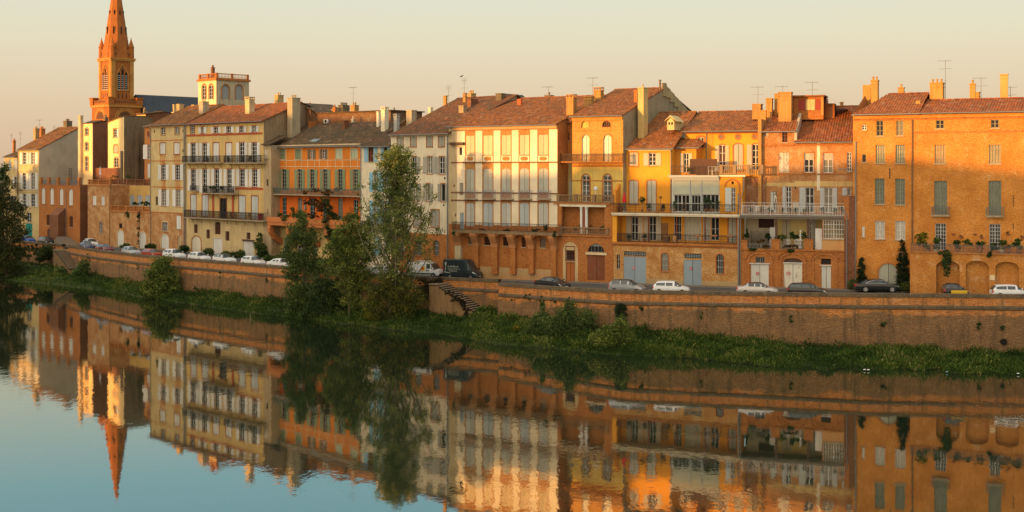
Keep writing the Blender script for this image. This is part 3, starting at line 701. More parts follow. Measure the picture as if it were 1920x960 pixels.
# ---------------- houses, left part of the row ----------------
ZA = (0, 180, 3.2); ZC = (260, 170, 2.9077); ZD = (480, 170, 2.911); ZE_ = (720, 160, 2.5263); ZF = (1030, 140, 2.2846); ZG = (1370, 130, 2.2333); ZH = (1580, 100, 2.088)
ZT = (160, 0, 4.0); ZR = (180, 170, 7.383); ZI = (0, 160, 6.856)
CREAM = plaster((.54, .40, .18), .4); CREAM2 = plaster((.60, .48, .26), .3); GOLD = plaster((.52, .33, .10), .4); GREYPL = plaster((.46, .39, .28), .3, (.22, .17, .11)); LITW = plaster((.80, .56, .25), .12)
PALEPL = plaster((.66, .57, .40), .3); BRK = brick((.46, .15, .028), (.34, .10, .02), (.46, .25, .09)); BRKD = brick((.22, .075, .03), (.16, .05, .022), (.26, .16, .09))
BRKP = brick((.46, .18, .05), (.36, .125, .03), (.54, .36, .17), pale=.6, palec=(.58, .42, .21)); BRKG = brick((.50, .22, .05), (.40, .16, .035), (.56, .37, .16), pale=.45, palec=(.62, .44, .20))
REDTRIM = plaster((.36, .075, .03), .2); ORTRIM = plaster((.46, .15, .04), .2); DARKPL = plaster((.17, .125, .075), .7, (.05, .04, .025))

# far left houses behind the tree
b = B('house', 'low old house with a sagging tiled roof at the far left edge', 'house', -50, 8, ZA, sv=9.05, ang=radians(-44))
b.W = 7.5; b.wall(0, b.W, -.6, 8.9, GOLD, D=12, roofp=(6, 11.3, 12, 8.9)); b.roof(-.1, b.W + .1, 8.9, 6, 11.3, 12, mat=TILES)
b.antenna(68, 228, 262, 5, style=1)
b = B('house', 'small house with pale blue shutters between the tree and the cream corner house', 'house', 8, 32, ZA, sv=9.2, ang=radians(-44))
b.win(52, 377, 66, 440, 'c', shm=BLUEGREY); b.win(84, 377, 103, 440, 'c', shm=BLUEGREY); b.win(86, 484, 104, 530, 'w', rows=2, sh='l'); b.win(60, 600, 100, 690, 'w', fm=PGREY)
b.wall(0, b.W, -.6, b.z(70, 365), CREAM, D=10, roofp=(5, b.z(70, 365) + 1.9, 10, b.z(70, 365))); b.roof(-.1, b.W + .1, b.z(70, 365), 5, b.z(70, 365) + 1.9, 10, mat=TILES_OLD)
b.balcony(70, 105, 522, 556, .8); b.chim(75, 270, 95, 350, 6, mat=BRK)

# 1 cream corner house with white shutters and a bare grey gable
b = B('corner_house', 'tall narrow cream house with white shutters, a teal door and a bare grey gable', 'house', 34, 73, ZA)
for X0, X1 in ((137, 158), (188, 211)):
    b.win(X0, 338, X1, 410, sh='lr', sw=17, rows=4)
    b.win(X0, 458, X1, 562, sh='lr', sw=17, rows=5, arch=.7, trim=CREAMTRIM); b.win(X0, 588, X1, 664, sh='lr', sw=17, rows=4)
b.win(155, 765, 194, 860, 'c', shm=paint((.0, .22, .17)), door=True); b.win(162, 700, 188, 757, sh='', rows=3)
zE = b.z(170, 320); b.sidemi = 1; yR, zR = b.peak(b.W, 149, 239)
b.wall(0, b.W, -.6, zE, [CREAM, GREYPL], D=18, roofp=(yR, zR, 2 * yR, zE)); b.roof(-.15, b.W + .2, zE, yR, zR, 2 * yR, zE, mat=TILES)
for Y in (443, 572): b.slabbox(108, 232, Y, .14, .08, CREAM2)
b.pipe(110, 322, 850)
b.chim(199, 197, 236, 272, 4.3, ratio=1.1, mat=plaster((.40, .27, .12), .6)); b.chim(232, 198, 272, 250, 9.8, mat=TRIMBRICK, pots=3); b.chim(380, 152, 433, 210, 9.0, mat=DARKPL, pots=3, ratio=1.1)
b.antenna(237, 143, 200, 6); b.antenna(325, 178, 215, 9, style=1); b.antenna(122, 215, 290, 3, style=1)

# 2 red brick terrace house
b = B('terrace_house', 'red brick house with four tall white shutters and a crenellated roof terrace', 'house', 73, 150, ZA)
for X0, X1, Y0, Y1 in ((250, 272, 550, 648), (302, 324, 553, 652), (358, 381, 556, 655), (414, 438, 558, 657)): b.win(X0, Y0, X1, Y1, 'c', arch=.8, trim=TRIMBRICK, tw=.1)
b.win(279, 711, 300, 775, 'd', arch=.4, fm=RUST, pane=plain((.06, .03, .018))); b.win(416, 720, 438, 787, 'd', arch=.4, fm=RUST, pane=plain((.06, .03, .018)))
b.win(284, 795, 307, 868, 'c', arch=.6, shm=DARKWOOD, door=True); b.win(325, 785, 347, 874, 'c', shm=PGREY, door=True)
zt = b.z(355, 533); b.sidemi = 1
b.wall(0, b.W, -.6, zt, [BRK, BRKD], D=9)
b.slabbox(233, 480, 533, .12, .08, TRIMBRICK, 'cornice')
m = b.mb()
for X in (240, 287, 343, 403, 470):
    u = b.u(X); m.box(u - .35, u + .35, 0, .5, zt + .004, b.z(X, 488))
m.build('parapet_pier', BRK, b.root)
b.railing(b.root, .2, b.W - .2, .25, zt, b.z(355, 505), ZINC, sp=.2)
u0, u1 = b.u(343), b.u(394); zz = b.z(368, 668); m = b.mb()
m.add([(u0, -1.5, -.6), (u1, -1.5, -.6), (u1, -1.5, zz - 1.4), (u0, -1.5, zz - 1.4), (u0, .05, -.6), (u1, .05, -.6), (u1, .05, zz), (u0, .05, zz)], [(0, 1, 2, 3), (3, 2, 6, 7), (0, 3, 7, 4), (1, 5, 6, 2)]); m.build('buttress', BRKD, b.root)
b.pipe(399, 556, 850)
m = b.mb(); ur = b.u(382); m.add([(ur, -2.6, 0), (ur + 7, -2.6, 0), (ur + 7, -.02, 0), (ur, -.02, 0), (ur + 2.2, -2.3, 1.5), (ur + 2.2, -.02, 1.5), (ur + 6.2, -.02, .3)], [(0, 1, 4), (1, 2, 6, 5, 4), (0, 4, 5, 3)]); m.build('ramp', PAVE, b.root)
m = b.mb(); u0, u1, z0, z1 = b.rect(327, 430, 428, 487, 6.5)
for i in range(11): m.box(u0 + (u1 - u0) * i / 10 - .03, u0 + (u1 - u0) * i / 10 + .03, 6.5, 6.54, zt, z1)
for i in range(6): m.box(u0, u1, 6.545, 6.58, zt + (z1 - zt) * (i + .5) / 6 - .03, zt + (z1 - zt) * (i + .5) / 6 + .03)
m.build('trellis', IRON, b.root)

# 3 patched brick house with balustraded terraces
b = B('terrace_house', 'narrow patchy brick house with two small white shutters under a balustrade', 'house', 164.5, 205, ZA)
b.win(556, 598, 577, 655, 'c', arch=.4); b.win(608, 600, 627, 656, 'c', arch=.4); b.win(595, 755, 616, 822, 'd', arch=.3, pane=plain((.07, .03, .018)))
zt = b.z(594, 532); b.wall(0, b.W, -.6, zt, BRKP, D=14); b.balustrade(b.root, .1, b.W - .1, .25, zt, b.z(594, 502), BRK, 2); b.slabbox(528, 660, 535, .15, .1, BRK, 'cornice')
b = B('terrace_house', 'ruined looking brick house with two white arched doors below a hedged terrace', 'house', 206.5, 282, ZA)
b.win(705, 808, 742, 905, 'c', arch=.7, door=True, trim=CREAMTRIM, tw=.18); b.win(838, 818, 875, 914, 'c', arch=.7, door=True, trim=CREAMTRIM, tw=.18); b.win(714, 765, 733, 793, 'n', pane=DARKHOLE)
zt = b.z(780, 692); b.wall(0, b.W, -.6, zt, BRKP, D=4.2); b.balustrade(b.root, .1, b.W - .1, .25, zt, b.z(780, 660), BRK, 5); b.slabbox(660, 905, 694, .16, .12, BRK, 'cornice')
b.off = 4.0
for X0, X1 in ((680, 712), (778, 808), (824, 856), (870, 903)): b.win(X0, 594, X1, 660, 'c', arch=.4, shm=BLUEGREY)
b.win(730, 594, 760, 668, 'c', shm=RUST, door=True)
ua, ub = b.u(655), b.u(915); zt2 = b.z(780, 536); b.wall(ua, ub, -.6, zt2, GOLD, D=7); b.balustrade(b.root, ua + .2, ub - .1, .25, zt2, b.z(780, 500), BRKD, 5); b.off = 0

# houses behind the terraces
b = B('tall_house', 'narrow house end wall glowing yellow with three small windows, left of the church tower', 'house', 155, 173.5, ZA, sv=9.55, ang=radians(-44))
for Y0, Y1 in ((193, 235), (278, 327), (363, 450)): b.win(511, Y0, 530, Y1, rows=2 if Y1 - Y0 < 50 else 3, cols=2, trim=TRIMBRICK, tw=.16, arch=.3)
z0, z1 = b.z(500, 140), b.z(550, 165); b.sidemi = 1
m = b.mb(); b.wall(0, b.W, -.6, z1, [LITW, brick((.25, .095, .045), (.20, .07, .035), (.25, .14, .08))], D=3.8, roofp=(1.9, z1 + .5, 3.8, z1 + .3)); b.roof(-.1, b.W + .2, z1, 1.9, z1 + .5, 3.8, z1 + .3, mat=TILES_OLD, over=.1, gut=False)  # side brick is dark brown to stand in for the shaded face
b.chim(468, 120, 499, 470, -.6, cap=True, pots=0, kind='none', mat=plaster((.55, .42, .24), .5), ratio=.6); b.chim(622, 130, 650, 178, 3.0, mat=DARKPL); b.pipe(560, 190, 470)
b = B('tall_house', 'bright yellow end wall with three brick framed windows right below the church tower', 'house', 202.5, 232.5, ZA, sv=9.75, ang=radians(-44))
b.win(681, 198, 703, 248, sh='r', sw=12, trim=TRIMBRICK, tw=.14); b.win(683, 292, 708, 340, 'c', trim=TRIMBRICK, tw=.16, arch=.4, shm=BEIGE); b.win(685, 370, 709, 428, rows=3, trim=TRIMBRICK, tw=.16, arch=.4)
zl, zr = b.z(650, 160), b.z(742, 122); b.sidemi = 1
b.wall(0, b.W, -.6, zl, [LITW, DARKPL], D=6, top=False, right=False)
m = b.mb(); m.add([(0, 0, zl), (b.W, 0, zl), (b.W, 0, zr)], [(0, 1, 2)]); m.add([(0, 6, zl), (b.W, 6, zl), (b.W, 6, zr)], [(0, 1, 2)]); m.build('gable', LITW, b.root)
m = b.mb(); m.add([(b.W, 0, -.6), (b.W, 6, -.6), (b.W, 6, zr), (b.W, 0, zr)], [(0, 1, 2, 3)]); m.box(b.W + .02, b.W + .5, 2.3, 2.8, -.6, zr - 1.9); m.build('side_wall', DARKPL, b.root)  # side plaster darkened as the shaded counterpart of the lit front
m = b.mb(); m.add([(-.2, -.2, zl - .02), (b.W + .05, -.2, zr + .06), (b.W + .05, 6.2, zr + .06), (-.2, 6.2, zl - .02), (-.2, -.2, zl + .1), (b.W + .05, -.2, zr + .2), (b.W + .05, 6.2, zr + .2), (-.2, 6.2, zl + .1)], [(0, 1, 2, 3), (4, 5, 6, 7), (0, 1, 5, 4), (1, 2, 6, 5)]); m.build('roof', TILES, b.root)
b = B('tall_house', 'golden yellow house wall just below the left end of the slate roof', 'house', 256, 273, ZA, sv=9.3, ang=radians(-44))
b.win(832, 152, 845, 186, rows=2, trim=CREAMTRIM); zl = b.z(850, 112); b.sidemi = 1
b.wall(0, b.W, -.6, zl, [plaster((.58, .38, .10), .35), BRKD], D=9, roofp=(4, zl + .6, 9, zl)); b.roof(-.1, b.W + .2, zl, 4, zl + .6, 9, mat=TILES_OLD, over=.1, gut=False); b.chim(860, 85, 872, 125, 2)
b = B('house', 'small red orange house squeezed against the cream shuttered house, one white shutter open', 'house', 271, 284, ZA, sv=10.0, ang=radians(-44))
b.win(884, 213, 898, 245, 'c', shm=RUST); b.win(886, 292, 900, 378, rows=4, sh='l', sw=26); b.win(884, 405, 902, 490, 'c')
zl = b.z(890, 182); b.wall(0, b.W + .5, -.6, zl, plaster((.46, .18, .05), .3), D=6, roofp=(3, zl + 1, 6, zl)); b.roof(-.1, b.W + .5, zl, 3, zl + 1, 6, mat=TILES, over=.3)
b = B('garden_wall', 'dark plaster wall stepping up behind the balustraded terrace', 'wall', 172, 226, ZA, sv=9.6, ang=radians(-44))
u0, z1 = b.p(555, 432); u1 = b.u(722); b.wall(u0, u1, -.6, z1, BRKD, D=.6)
m = b.mb(); ua = u1; zs = [b.z(735, 330), b.z(765, 312), b.z(850, 272)]
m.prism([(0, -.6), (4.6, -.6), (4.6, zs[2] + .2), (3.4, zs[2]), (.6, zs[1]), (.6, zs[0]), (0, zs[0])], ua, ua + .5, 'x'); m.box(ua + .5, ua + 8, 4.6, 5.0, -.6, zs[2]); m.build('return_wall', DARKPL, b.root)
b = B('back_building', 'long low stone building with a dark side wall under the church slate roof', 'building', 255, 270, ZR, sv=8.0, ang=radians(-44)); b.W = 3
b.sidemi = 0; z1 = b.z(800, 300); b.wall(0, 3, -.6, z1, BRKD, D=24)
b.roof_ = None
m = b.mb()
for i, y in enumerate((8, 11, 12.5, 15)): m.box(2.2, 2.9, y, y + .9, z1 + .004, z1 + (.5, 1.0, .5, .9)[i])
m.build('chimney', CREAM2, b.root)

# church
b = B('church', 'tall orange brick gothic church tower with octagonal spire and dark slate nave', 'church', 186, 213, ZT, base=5.5, sv=6.28, ang=radians(-44))
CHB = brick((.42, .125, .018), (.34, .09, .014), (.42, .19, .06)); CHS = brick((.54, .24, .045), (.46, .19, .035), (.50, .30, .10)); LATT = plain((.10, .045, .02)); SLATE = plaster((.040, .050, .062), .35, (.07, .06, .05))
W = b.W; Zy = lambda y: b.z((205 - 160) * 4, y * 4)
b.face = 'R'; b.off = W; D = b.ray(247, HY, W)[0]; b.face = 'F'; b.off = 0
S = max(W, D); W = D = (W + D) / 2
zb, zc, zp, zs0 = Zy(185), Zy(109), Zy(91), Zy(92)
def lancets(face, uL, uR, za, zb_, n=3):
    b.face = face; b.off = W if face == 'R' else 0.
    w = (uR - uL); m = b.mb(); g = w / n
    for i in range(n):
        x0, x1 = uL + g * i + g * .2, uL + g * (i + 1) - g * .2; zt_ = zb_ - (.9 if i != n // 2 else 0) * g * .8
        xm = (x0 + x1) / 2; P = [(x0, za), (x1, za), (x1, zt_ - g * .5), (xm, zt_), (x0, zt_ - g * .5)]
        m.prism([(p[0], p[1]) for p in P], -.03, .02, 'y')
    o = m.build('belfry_opening', DARKHOLE, b.root); m = b.mb()
    for i in range(n):
        x0, x1 = uL + g * i + g * .2, uL + g * (i + 1) - g * .2
        for k in range(8): m.box(x0, x1, -.07, -.032, za + (zb_ - za - 1.6) * k / 8, za + (zb_ - za - 1.6) * k / 8 + .18)
    m.build('louvre', BLUEGREY, o)
    m = b.mb(); um = (uL + uR) / 2; e = .28
    for sgn in (-1, 1):
        A = [(um + sgn * (w / 2 + e), za), (um + sgn * (w / 2 + e), zb_ - w * .45), (um, zb_ + w * .5), (um, zb_ + w * .5 - .4), (um + sgn * w / 2, zb_ - w * .5), (um + sgn * w / 2, za)]
        m.prism(A, -.16, .02, 'y')
    m.box(uL - e, uR + e, -.2, .02, za - .3, za); m.build('window_surround', CHS, b.root)
    zq = zb_ + w * .12
    for dx, dz in ((0, .0), (-.14 * w, -.18 * w), (.14 * w, -.18 * w)): m = b.mb(); m.prism([(um + dx - .22, zq + dz), (um + dx, zq + dz - .3), (um + dx + .22, zq + dz), (um + dx, zq + dz + .3)], -.04, .02, 'y'); m.build('tracery', LATT, b.root)
    for k in (-1, 0, 1): m = b.mb(); m.box(um + k * w * .36 - .22, um + k * w * .36 + .22, -.03, .02, za - 2.6, za - 1.0); m.build('blind_panel', LATT, b.root)
    # raised corner strips
    m = b.mb(); WW = W
    for a_, b_ in ((0, WW * .17), (WW * .83, WW)): m.box(a_, b_, -.22, .02, zb, zc - .3); m.box(a_ + .3, b_ - .3, -.30, -.222, zb + 3.6, zc - 4.5)
    m.build('buttress', CHS, b.root)
    b.face = 'F'; b.off = 0
m = b.mb(); m.box(0, W, 0, D, zb - .5, zc); m.build('tower', CHB, b.root)
lancets('F', W * .26, W * .74, Zy(168), Zy(128)); lancets('R', W * .26, W * .74, Zy(168), Zy(128))
m = b.mb(); e = .55
m.box(-e, W + e, -e, D + e, zc - .25, zc + .15); m.box(-e + .2, W + e - .2, -e + .2, D + e - .2, zc - .7, zc - .252)
m.build('cornice', CHS, b.root)
m = b.mb(); q = .1
for x0, x1, y0, y1 in ((q, W - q, q, q + .3), (W - q - .3, W - q, q, D - q), (q, q + .3, q, D - q), (q, W - q, D - q - .3, D - q)): m.box(x0, x1, y0, y1, zc + .152, zp)
pr = m.build('parapet', CHB, b.root)
m = b.mb()
for i in range(10):
    x = W * .2 + W * .6 * i / 9
    m.prism([(x - .22, zc + 1.3), (x, zc + .8), (x + .22, zc + 1.3), (x, zc + 1.8)], q - .03, q + .01, 'y'); m.prism([(x - .22, zc + 1.3), (x, zc + .8), (x + .22, zc + 1.3), (x, zc + 1.8)], W - q - .01, W - q + .03, 'x')
m.build('lattice', LATT, pr)
for cx, cy in ((.5, .5), (W - .5, .5), (.5, D - .5), (W - .5, D - .5)):
    m = b.mb(); m.lathe([(.9, zc + .16), (.85, Zy(87)), (1.0, Zy(86.5)), (.85, Zy(85.5)), (.06, Zy(70)), (.18, Zy(69.4)), (.03, Zy(67.5))], (cx, cy, 0), 8); m.build('pinnacle', CHB, b.root)
m = b.mb(); R = 47.5 / 2 / 6.28 / cos(pi / 8) * .88; n = 8; ap = Zy(-70); zb0 = zc + .16
vs = []; zr0 = Zy(82)
for k in range(8): a = pi / 8 + k * pi / 4 + radians(0); Rb = R * (ap - zb0) / (ap - zr0); vs.append((W / 2 + Rb * cos(a), D / 2 + Rb * sin(a), zb0))
vs.append((W / 2, D / 2, ap)); m.add(vs, [(k, (k + 1) % 8, 8) for k in range(8)]); sp_ = m.build('spire', CHB, b.root)
m = b.mb()
for k in range(8):
    a = k * pi / 4; 
    for zz, hh in ((Zy(62), 2.2), (Zy(25), 1.2)):
        rr = R * cos(pi / 8) * (ap - zz) / (ap - zr0) + .02; m.box(W / 2 + rr * cos(a) - .12, W / 2 + rr * cos(a) + .12, D / 2 + rr * sin(a) - .12, D / 2 + rr * sin(a) + .12, zz, zz + hh)
m.build('spire_slit', DARKHOLE, sp_)
m = b.mb(); g = 1.55; zq = Zy(201); m.box(-g, W + g, -g, D + g, -.6, zq)
m.build('tower_base', CHB, b.root)
m = b.mb(); m.box(-g - .35, W + g + .35, -g - .35, D + g + .35, zq + .003, zq + .7); m.build('cornice', CHS, b.root)
m = b.mb()
for x0, x1, y0, y1 in ((-g, W + g, -g, -g + .35), (W + g - .35, W + g, -g + .36, D + g), (-g, -g + .35, -g + .36, D + g)): m.box(x0, x1, y0, y1, zq + .704, Zy(188))
for cx, cy in ((-g + .5, -g + .5), (W + g - .5, -g + .5), (-g + .5, D + g - .5), (W + g - .5, D + g - .5)): m.box(cx - .95, cx + .95, cy - .95, cy + .95, zq + .706, Zy(184.5)); m.box(cx - 1.1, cx + 1.1, cy - 1.1, cy + 1.1, Zy(184.5) + .003, Zy(183.5) + .2)
pr = m.build('parapet', CHB, b.root); m = b.mb()
for i in range(11):
    x = W * .06 + W * .88 * i / 10; zz = zq + 1.6
    m.prism([(x - .24, zz), (x, zz - .5), (x + .24, zz), (x, zz + .5)], -g - .03, -g + .01, 'y'); m.prism([(x - .24, zz), (x, zz - .5), (x + .24, zz), (x, zz + .5)], W + g - .01, W + g + .03, 'x')
m.build('lattice', LATT, pr)
for face in 'FR':
    b.face = face; b.off = -g if face == 'F' else W + g; m = b.mb(); hw = W * .33; zz = Zy(222)
    for i in range(12):
        t0, t1 = pi * i / 12, pi * (i + 1) / 12
        for r0_, r1_, pr_ in ((hw, hw + .4, .14), (hw + .6, hw + .95, .08)):
            P = [(W / 2 + r0_ * cos(t0), zz + r0_ * sin(t0)), (W / 2 + r0_ * cos(t1), zz + r0_ * sin(t1)), (W / 2 + r1_ * cos(t1), zz + r1_ * sin(t1)), (W / 2 + r1_ * cos(t0), zz + r1_ * sin(t0))]
            m.prism(P, -pr_, .02, 'y')
    m.build('arch', CHS, b.root); m = b.mb(); m.prism([(W / 2 + (hw - .3) * cos(pi * i / 12), zz + (hw - .3) * sin(pi * i / 12)) for i in range(13)], -.02, .015, 'y'); m.build('lunette', LATT, b.root)
b.face = 'F'; b.off = 0
# nave: long slate roof running back to the right of the tower
zr_, ze = b.z(500, 712, 14), b.z(500, 860, 8); m = b.mb(); x0 = -4; L = 44
m.prism([(x0, ze), (W / 2 + 1, zr_), (W + 6, ze)], D + 2, D + L, 'y'); m.build('roof', SLATE, b.root)
m = b.mb(); m.box(x0 + .3, W + 5.7, D + 2.2, D + L - .2, -.6, ze); m.build('nave', CHB, b.root)

# 8 narrow cream house
b = B('town_house', 'narrow cream house with two window columns, white shutters and a rough brick ground floor', 'house', 282, 349.3, ZC)
tr = dict(trim=TRIMBRICK, tw=.12)
b.win(122, 191, 144, 240, rows=4, **tr); b.win(198, 191, 221, 238, rows=4, **tr); b.win(83, 212, 89, 229, 'n', pane=DARKHOLE); b.win(238, 212, 244, 228, 'n', pane=DARKHOLE)
b.win(116, 285, 146, 346, 'c', **tr); b.win(193, 284, 224, 345, 'c', **tr); b.win(238, 320, 244, 336, 'n', pane=DARKHOLE)
b.win(124, 404, 148, 486, sh='lr', sw=17, rows=5, **tr); b.win(201, 404, 226, 487, sh='lr', sw=17, rows=5, **tr)
b.win(126, 540, 151, 628, sh='lr', sw=17, rows=5, **tr); b.win(203, 541, 229, 631, sh='lr', sw=17, rows=5, **tr); b.win(92, 578, 104, 624, 'n', pane=DARKHOLE)
b.win(129, 717, 158, 764, 'd', fm=WHITE, pane=GLASS, trim=CREAMTRIM); b.win(205, 682, 230, 754, 'c')
b.win(123, 784, 164, 862, 'c', arch=.8, door=True, trim=CREAMTRIM, tw=.2); b.win(214, 790, 231, 862, 'c', arch=.6, door=True, shm=paint((.48, .36, .20)))
zE = b.z(155, 184); zm = b.z(155, 662); yR, zR = b.peak(0, 351, 201)
zo = [(0, 99, -9, zm, 1)]
for X0, X1, Ya, Yb in ((116, 146, 346, 404), (193, 224, 346, 404), (124, 148, 486, 540), (200, 228, 487, 541)):
    zo.append((b.u(X0), b.u(X1), b.z(X0, Yb), b.z(X0, Ya), 2))
b.sidemi = 1; b.wall(0, b.W, -.6, zE, [CREAM, BRKP, BRKG], zones=zo, D=16, roofp=(yR, zR, 2 * yR, zE + .8))
b.roof(-.2, b.W, zE, yR, zR, 2 * yR, zE + .8, mat=TILES)
for Y in (268, 380, 523, 662): b.slabbox(62, 250, Y, .12, .06, ORTRIM)
b.slabbox(62, 250, 190, .3, .12, plaster((.50, .26, .10), .3), 'cornice')
b.pipe(67, 190, 840); b.pipe(250, 190, 860, r=.08)
b.chim(206, 76, 246, 128, 5.6, mat=plaster((.52, .34, .14), .4), pots=0); b.chim(186, 78, 205, 115, 8.5, mat=plaster((.52, .34, .14), .4), pots=0); b.chim(288, 80, 325, 110, 9.0, mat=plaster((.52, .34, .14), .4), pots=0, ratio=1.2)

# 9 wide house with red trims and three balconies
b = B('town_house', 'wide ochre house with red window trims, white shutters and three iron balconies', 'house', 349.5, 494.5, ZC)
tr = dict(trim=REDTRIM, tw=.1); M9 = plaster((.56, .38, .14), .4)
b.win(283, 190, 304, 236, rows=4, **tr)
for X0, X1, sw, Y in ((341, 357, 14, 232), (410, 434, 15, 231), (480, 504, 16, 229), (549, 573, 15, 228), (618, 642, 13, 226)): b.win(X0, Y - 33, X1, Y, sh='lr', sw=sw, rows=2, **tr)
for X0, X1, Y0, Y1 in ((285, 311, 287, 392), (348, 373, 287, 392), (549, 577, 283, 394), (617, 645, 283, 394)): b.win(X0, Y0, X1, Y1, sh='lr', sw=16, rows=5, **tr)
for X0, X1, Y0, Y1 in ((406, 438, 284, 392), (475, 507, 284, 394)): b.win(X0, Y0, X1, Y1, 'c', **tr)
for X0, X1, Y0, Y1 in ((286, 312, 428, 546), (349, 373, 427, 556), (414, 439, 427, 558), (482, 508, 428, 558), (551, 579, 428, 523), (620, 647, 428, 524)): b.win(X0, Y0, X1, Y1, sh='lr', sw=17, rows=5, **tr)
for X0, X1, Y0, Y1 in ((283, 315, 566, 684), (346, 379, 568, 686), (546, 582, 572, 698), (615, 651, 574, 702)): b.win(X0, Y0, X1, Y1, 'c', shm=paint((.48, .50, .47)), **tr)
b.win(442, 588, 480, 694, 'w', sh='', rows=4, fm=IRON, **tr)
for X0, Y0, X1, Y1, a in ((302, 728, 322, 776, 0), (369, 757, 389, 806, 0), (415, 716, 447, 783, .3), (473, 766, 495, 818, 0), (588, 773, 610, 810, 0)): b.win(X0, Y0, X1, Y1, 'd', arch=a, fm=RUST, pane=plain((.05, .025, .014)), trim=CREAMTRIM, tw=.08, sill=False)
b.win(291, 793, 339, 884, 'c', arch=.7, door=True, shm=paint((.62, .56, .42)), trim=TRIMBRICK, tw=.2); b.win(406, 806, 457, 896, 'c', door=True, trim=CREAMTRIM); b.win(571, 822, 626, 910, 'c', door=True); 
u0, u1, zz, z1 = b.rect(566, 812, 632, 820); m = b.mb(); m.box(u0, u1, -.15, .02, zz, z1); m.build('lintel', DARKWOOD, b.root)
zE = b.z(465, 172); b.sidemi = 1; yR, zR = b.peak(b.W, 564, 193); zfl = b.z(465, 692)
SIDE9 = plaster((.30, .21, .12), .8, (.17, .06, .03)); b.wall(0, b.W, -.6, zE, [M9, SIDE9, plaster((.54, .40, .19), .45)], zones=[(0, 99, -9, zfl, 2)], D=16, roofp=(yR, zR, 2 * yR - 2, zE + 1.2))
b.roof(0.05, b.W + .3, zE, yR, zR, 2 * yR - 2, zE + 1.2, mat=tiles((.34, .105, .03), (.16, .052, .02), (.12, .075, .032), .4)); R9 = b.roofobj
b.slabbox(250, 678, 170, .35, .14, REDTRIM, 'cornice'); b.slabbox(262, 676, 234, .3, .05, REDTRIM); b.slabbox(520, 678, 529, .32, .05, REDTRIM)
for X0, X1 in ((402, 412), (509, 521)):
    u0, u1, z0, z1 = b.rect(X0, 533, X1, 694); m = b.mb(); m.box(u0, u1, -.06, .02, z0, z1); m.build('pilaster', REDTRIM, b.root)
b.balcony(235, 445, 355, 392, 1.0, kind='ornate', brackets=5); b.balcony(462, 668, 352, 393, 1.0, kind='ornate', brackets=5); b.balcony(346, 518, 519, 560, 1.0, kind='ornate', brackets=4)
b.balcony(278, 316, 517, 545, .5); b.balcony(246, 680, 658, 700, 1.1, kind='ornate', brackets=9)
b.pipe(258, 185, 880, r=.07, bend=0)
b.chim(328, 62, 383, 130, 3.8, mat=plaster((.42, .33, .22), .6), ratio=1.0); b.chim(580, 50, 632, 140, 3.0, mat=plaster((.56, .42, .22), .5), ratio=.9, kind='slab')
b.chim(740, 27, 790, 85, 8.5, mat=plaster((.45, .30, .12), .9, (.07, .05, .03)), ratio=1.1, pots=2)
BB = B('belvedere_tower', 'square cream lookout tower with arched windows and a brick balustrade rising behind the roofs', 'tower', 371.5, 405.5, (150, 0, 4.363), base=8, sv=9.6, ang=radians(-44))
BC = plaster((.66, .52, .28), .25)
for X0, X1 in ((1001, 1030), (1057, 1087)): BB.win(X0, 694, X1, 812, rows=4, arch=1.0, trim=TRIMBRICK, tw=.3, sill=False)
ztop = BB.z(1040, 660); W = BB.W; BB.face = 'R'; BB.off = W; D = BB.ray(467, HY, W)[0]
for X0, X1, p_ in ((1163, 1220, 812), (1272, 1330, 818)):
    BB.win(X0, 694, X1, p_, 'n', arch=1.0, pane=paint((.30, .30, .27)), trim=TRIMBRICK, tw=.22, sill=True)
BB.wall(0, D, -.6, ztop, plaster((.48, .38, .24), .55), D=.4, left=False, right=False, top=False)  # right face in a darker plaster than the front, shade put into colour
BB.face = 'F'; BB.off = 0; BB.wall(0, W, -.6, ztop, BC, D=D - .01, right=False)
m = BB.mb(); m.box(-.25, W + .25, -.25, D + .25, ztop + .004, ztop + .35); m.build('cornice', TRIMBRICK, BB.root)
zt = BB.z(1040, 603)
for face, LL, of in (('F', W, 0), ('R', D, W)):
    BB.face = face; BB.off = of; BB.balustrade(BB.root, .15, LL - .15, .25, ztop + .36, zt, TRIMBRICK, 2, sp=.32)
BB.face = 'F'; BB.off = 0; BB.roofobj = BB.root; BB.chim(1070, 555, 1103, 610, 2.5, mat=BRKD, parent=BB.root)
# ---------------- houses, middle of the row ----------------
ORANGE = plaster((.60, .185, .022), .25, (.34, .10, .02)); ORRED = plaster((.62, .13, .012), .2, (.34, .07, .01)); PLAIN10 = plaster((.40, .29, .16), .5)
ZD2 = (480, 160, 6.857)
b = B('town_house', 'orange painted house with green shutters and a long balcony hung with dark red vine', 'house', 494.6, 676.5, ZD)
ue = b.u(83)
# plain projecting bay at the left
b.win(45, 320, 66, 370, 'c', shm=BEIGE); b.win(57, 484, 68, 520, 'n', pane=DARKHOLE); b.win(62, 645, 67, 670, 'n', pane=DARKHOLE)
zE = b.z(340, 300, 1.6); zl = b.z(60, 298); b.sidemi = 0
b.wall(0, ue, -.6, zl, PLAIN10, D=9, name='bay_wall')
b.off = 1.6
GL = paint((.42, .45, .30), .7, .25)
for X0, X1, sm_ in ((131, 160, GREEN), (214, 246, GREEN)): b.win(X0, 319, X1, 374, 'c', shm=sm_, trim=CREAMTRIM, tw=.08)
for X0, X1 in ((295, 312), (360, 378)): b.win(X0, 321, X1, 373, sh='lr', sw=12, shm=DARKPL, rows=3)
for X0, X1 in ((435, 470), (518, 553)): b.win(X0, 317, X1, 371, 'c', shm=GL, trim=CREAMTRIM, tw=.08)
fg = paint((.30, .33, .26))
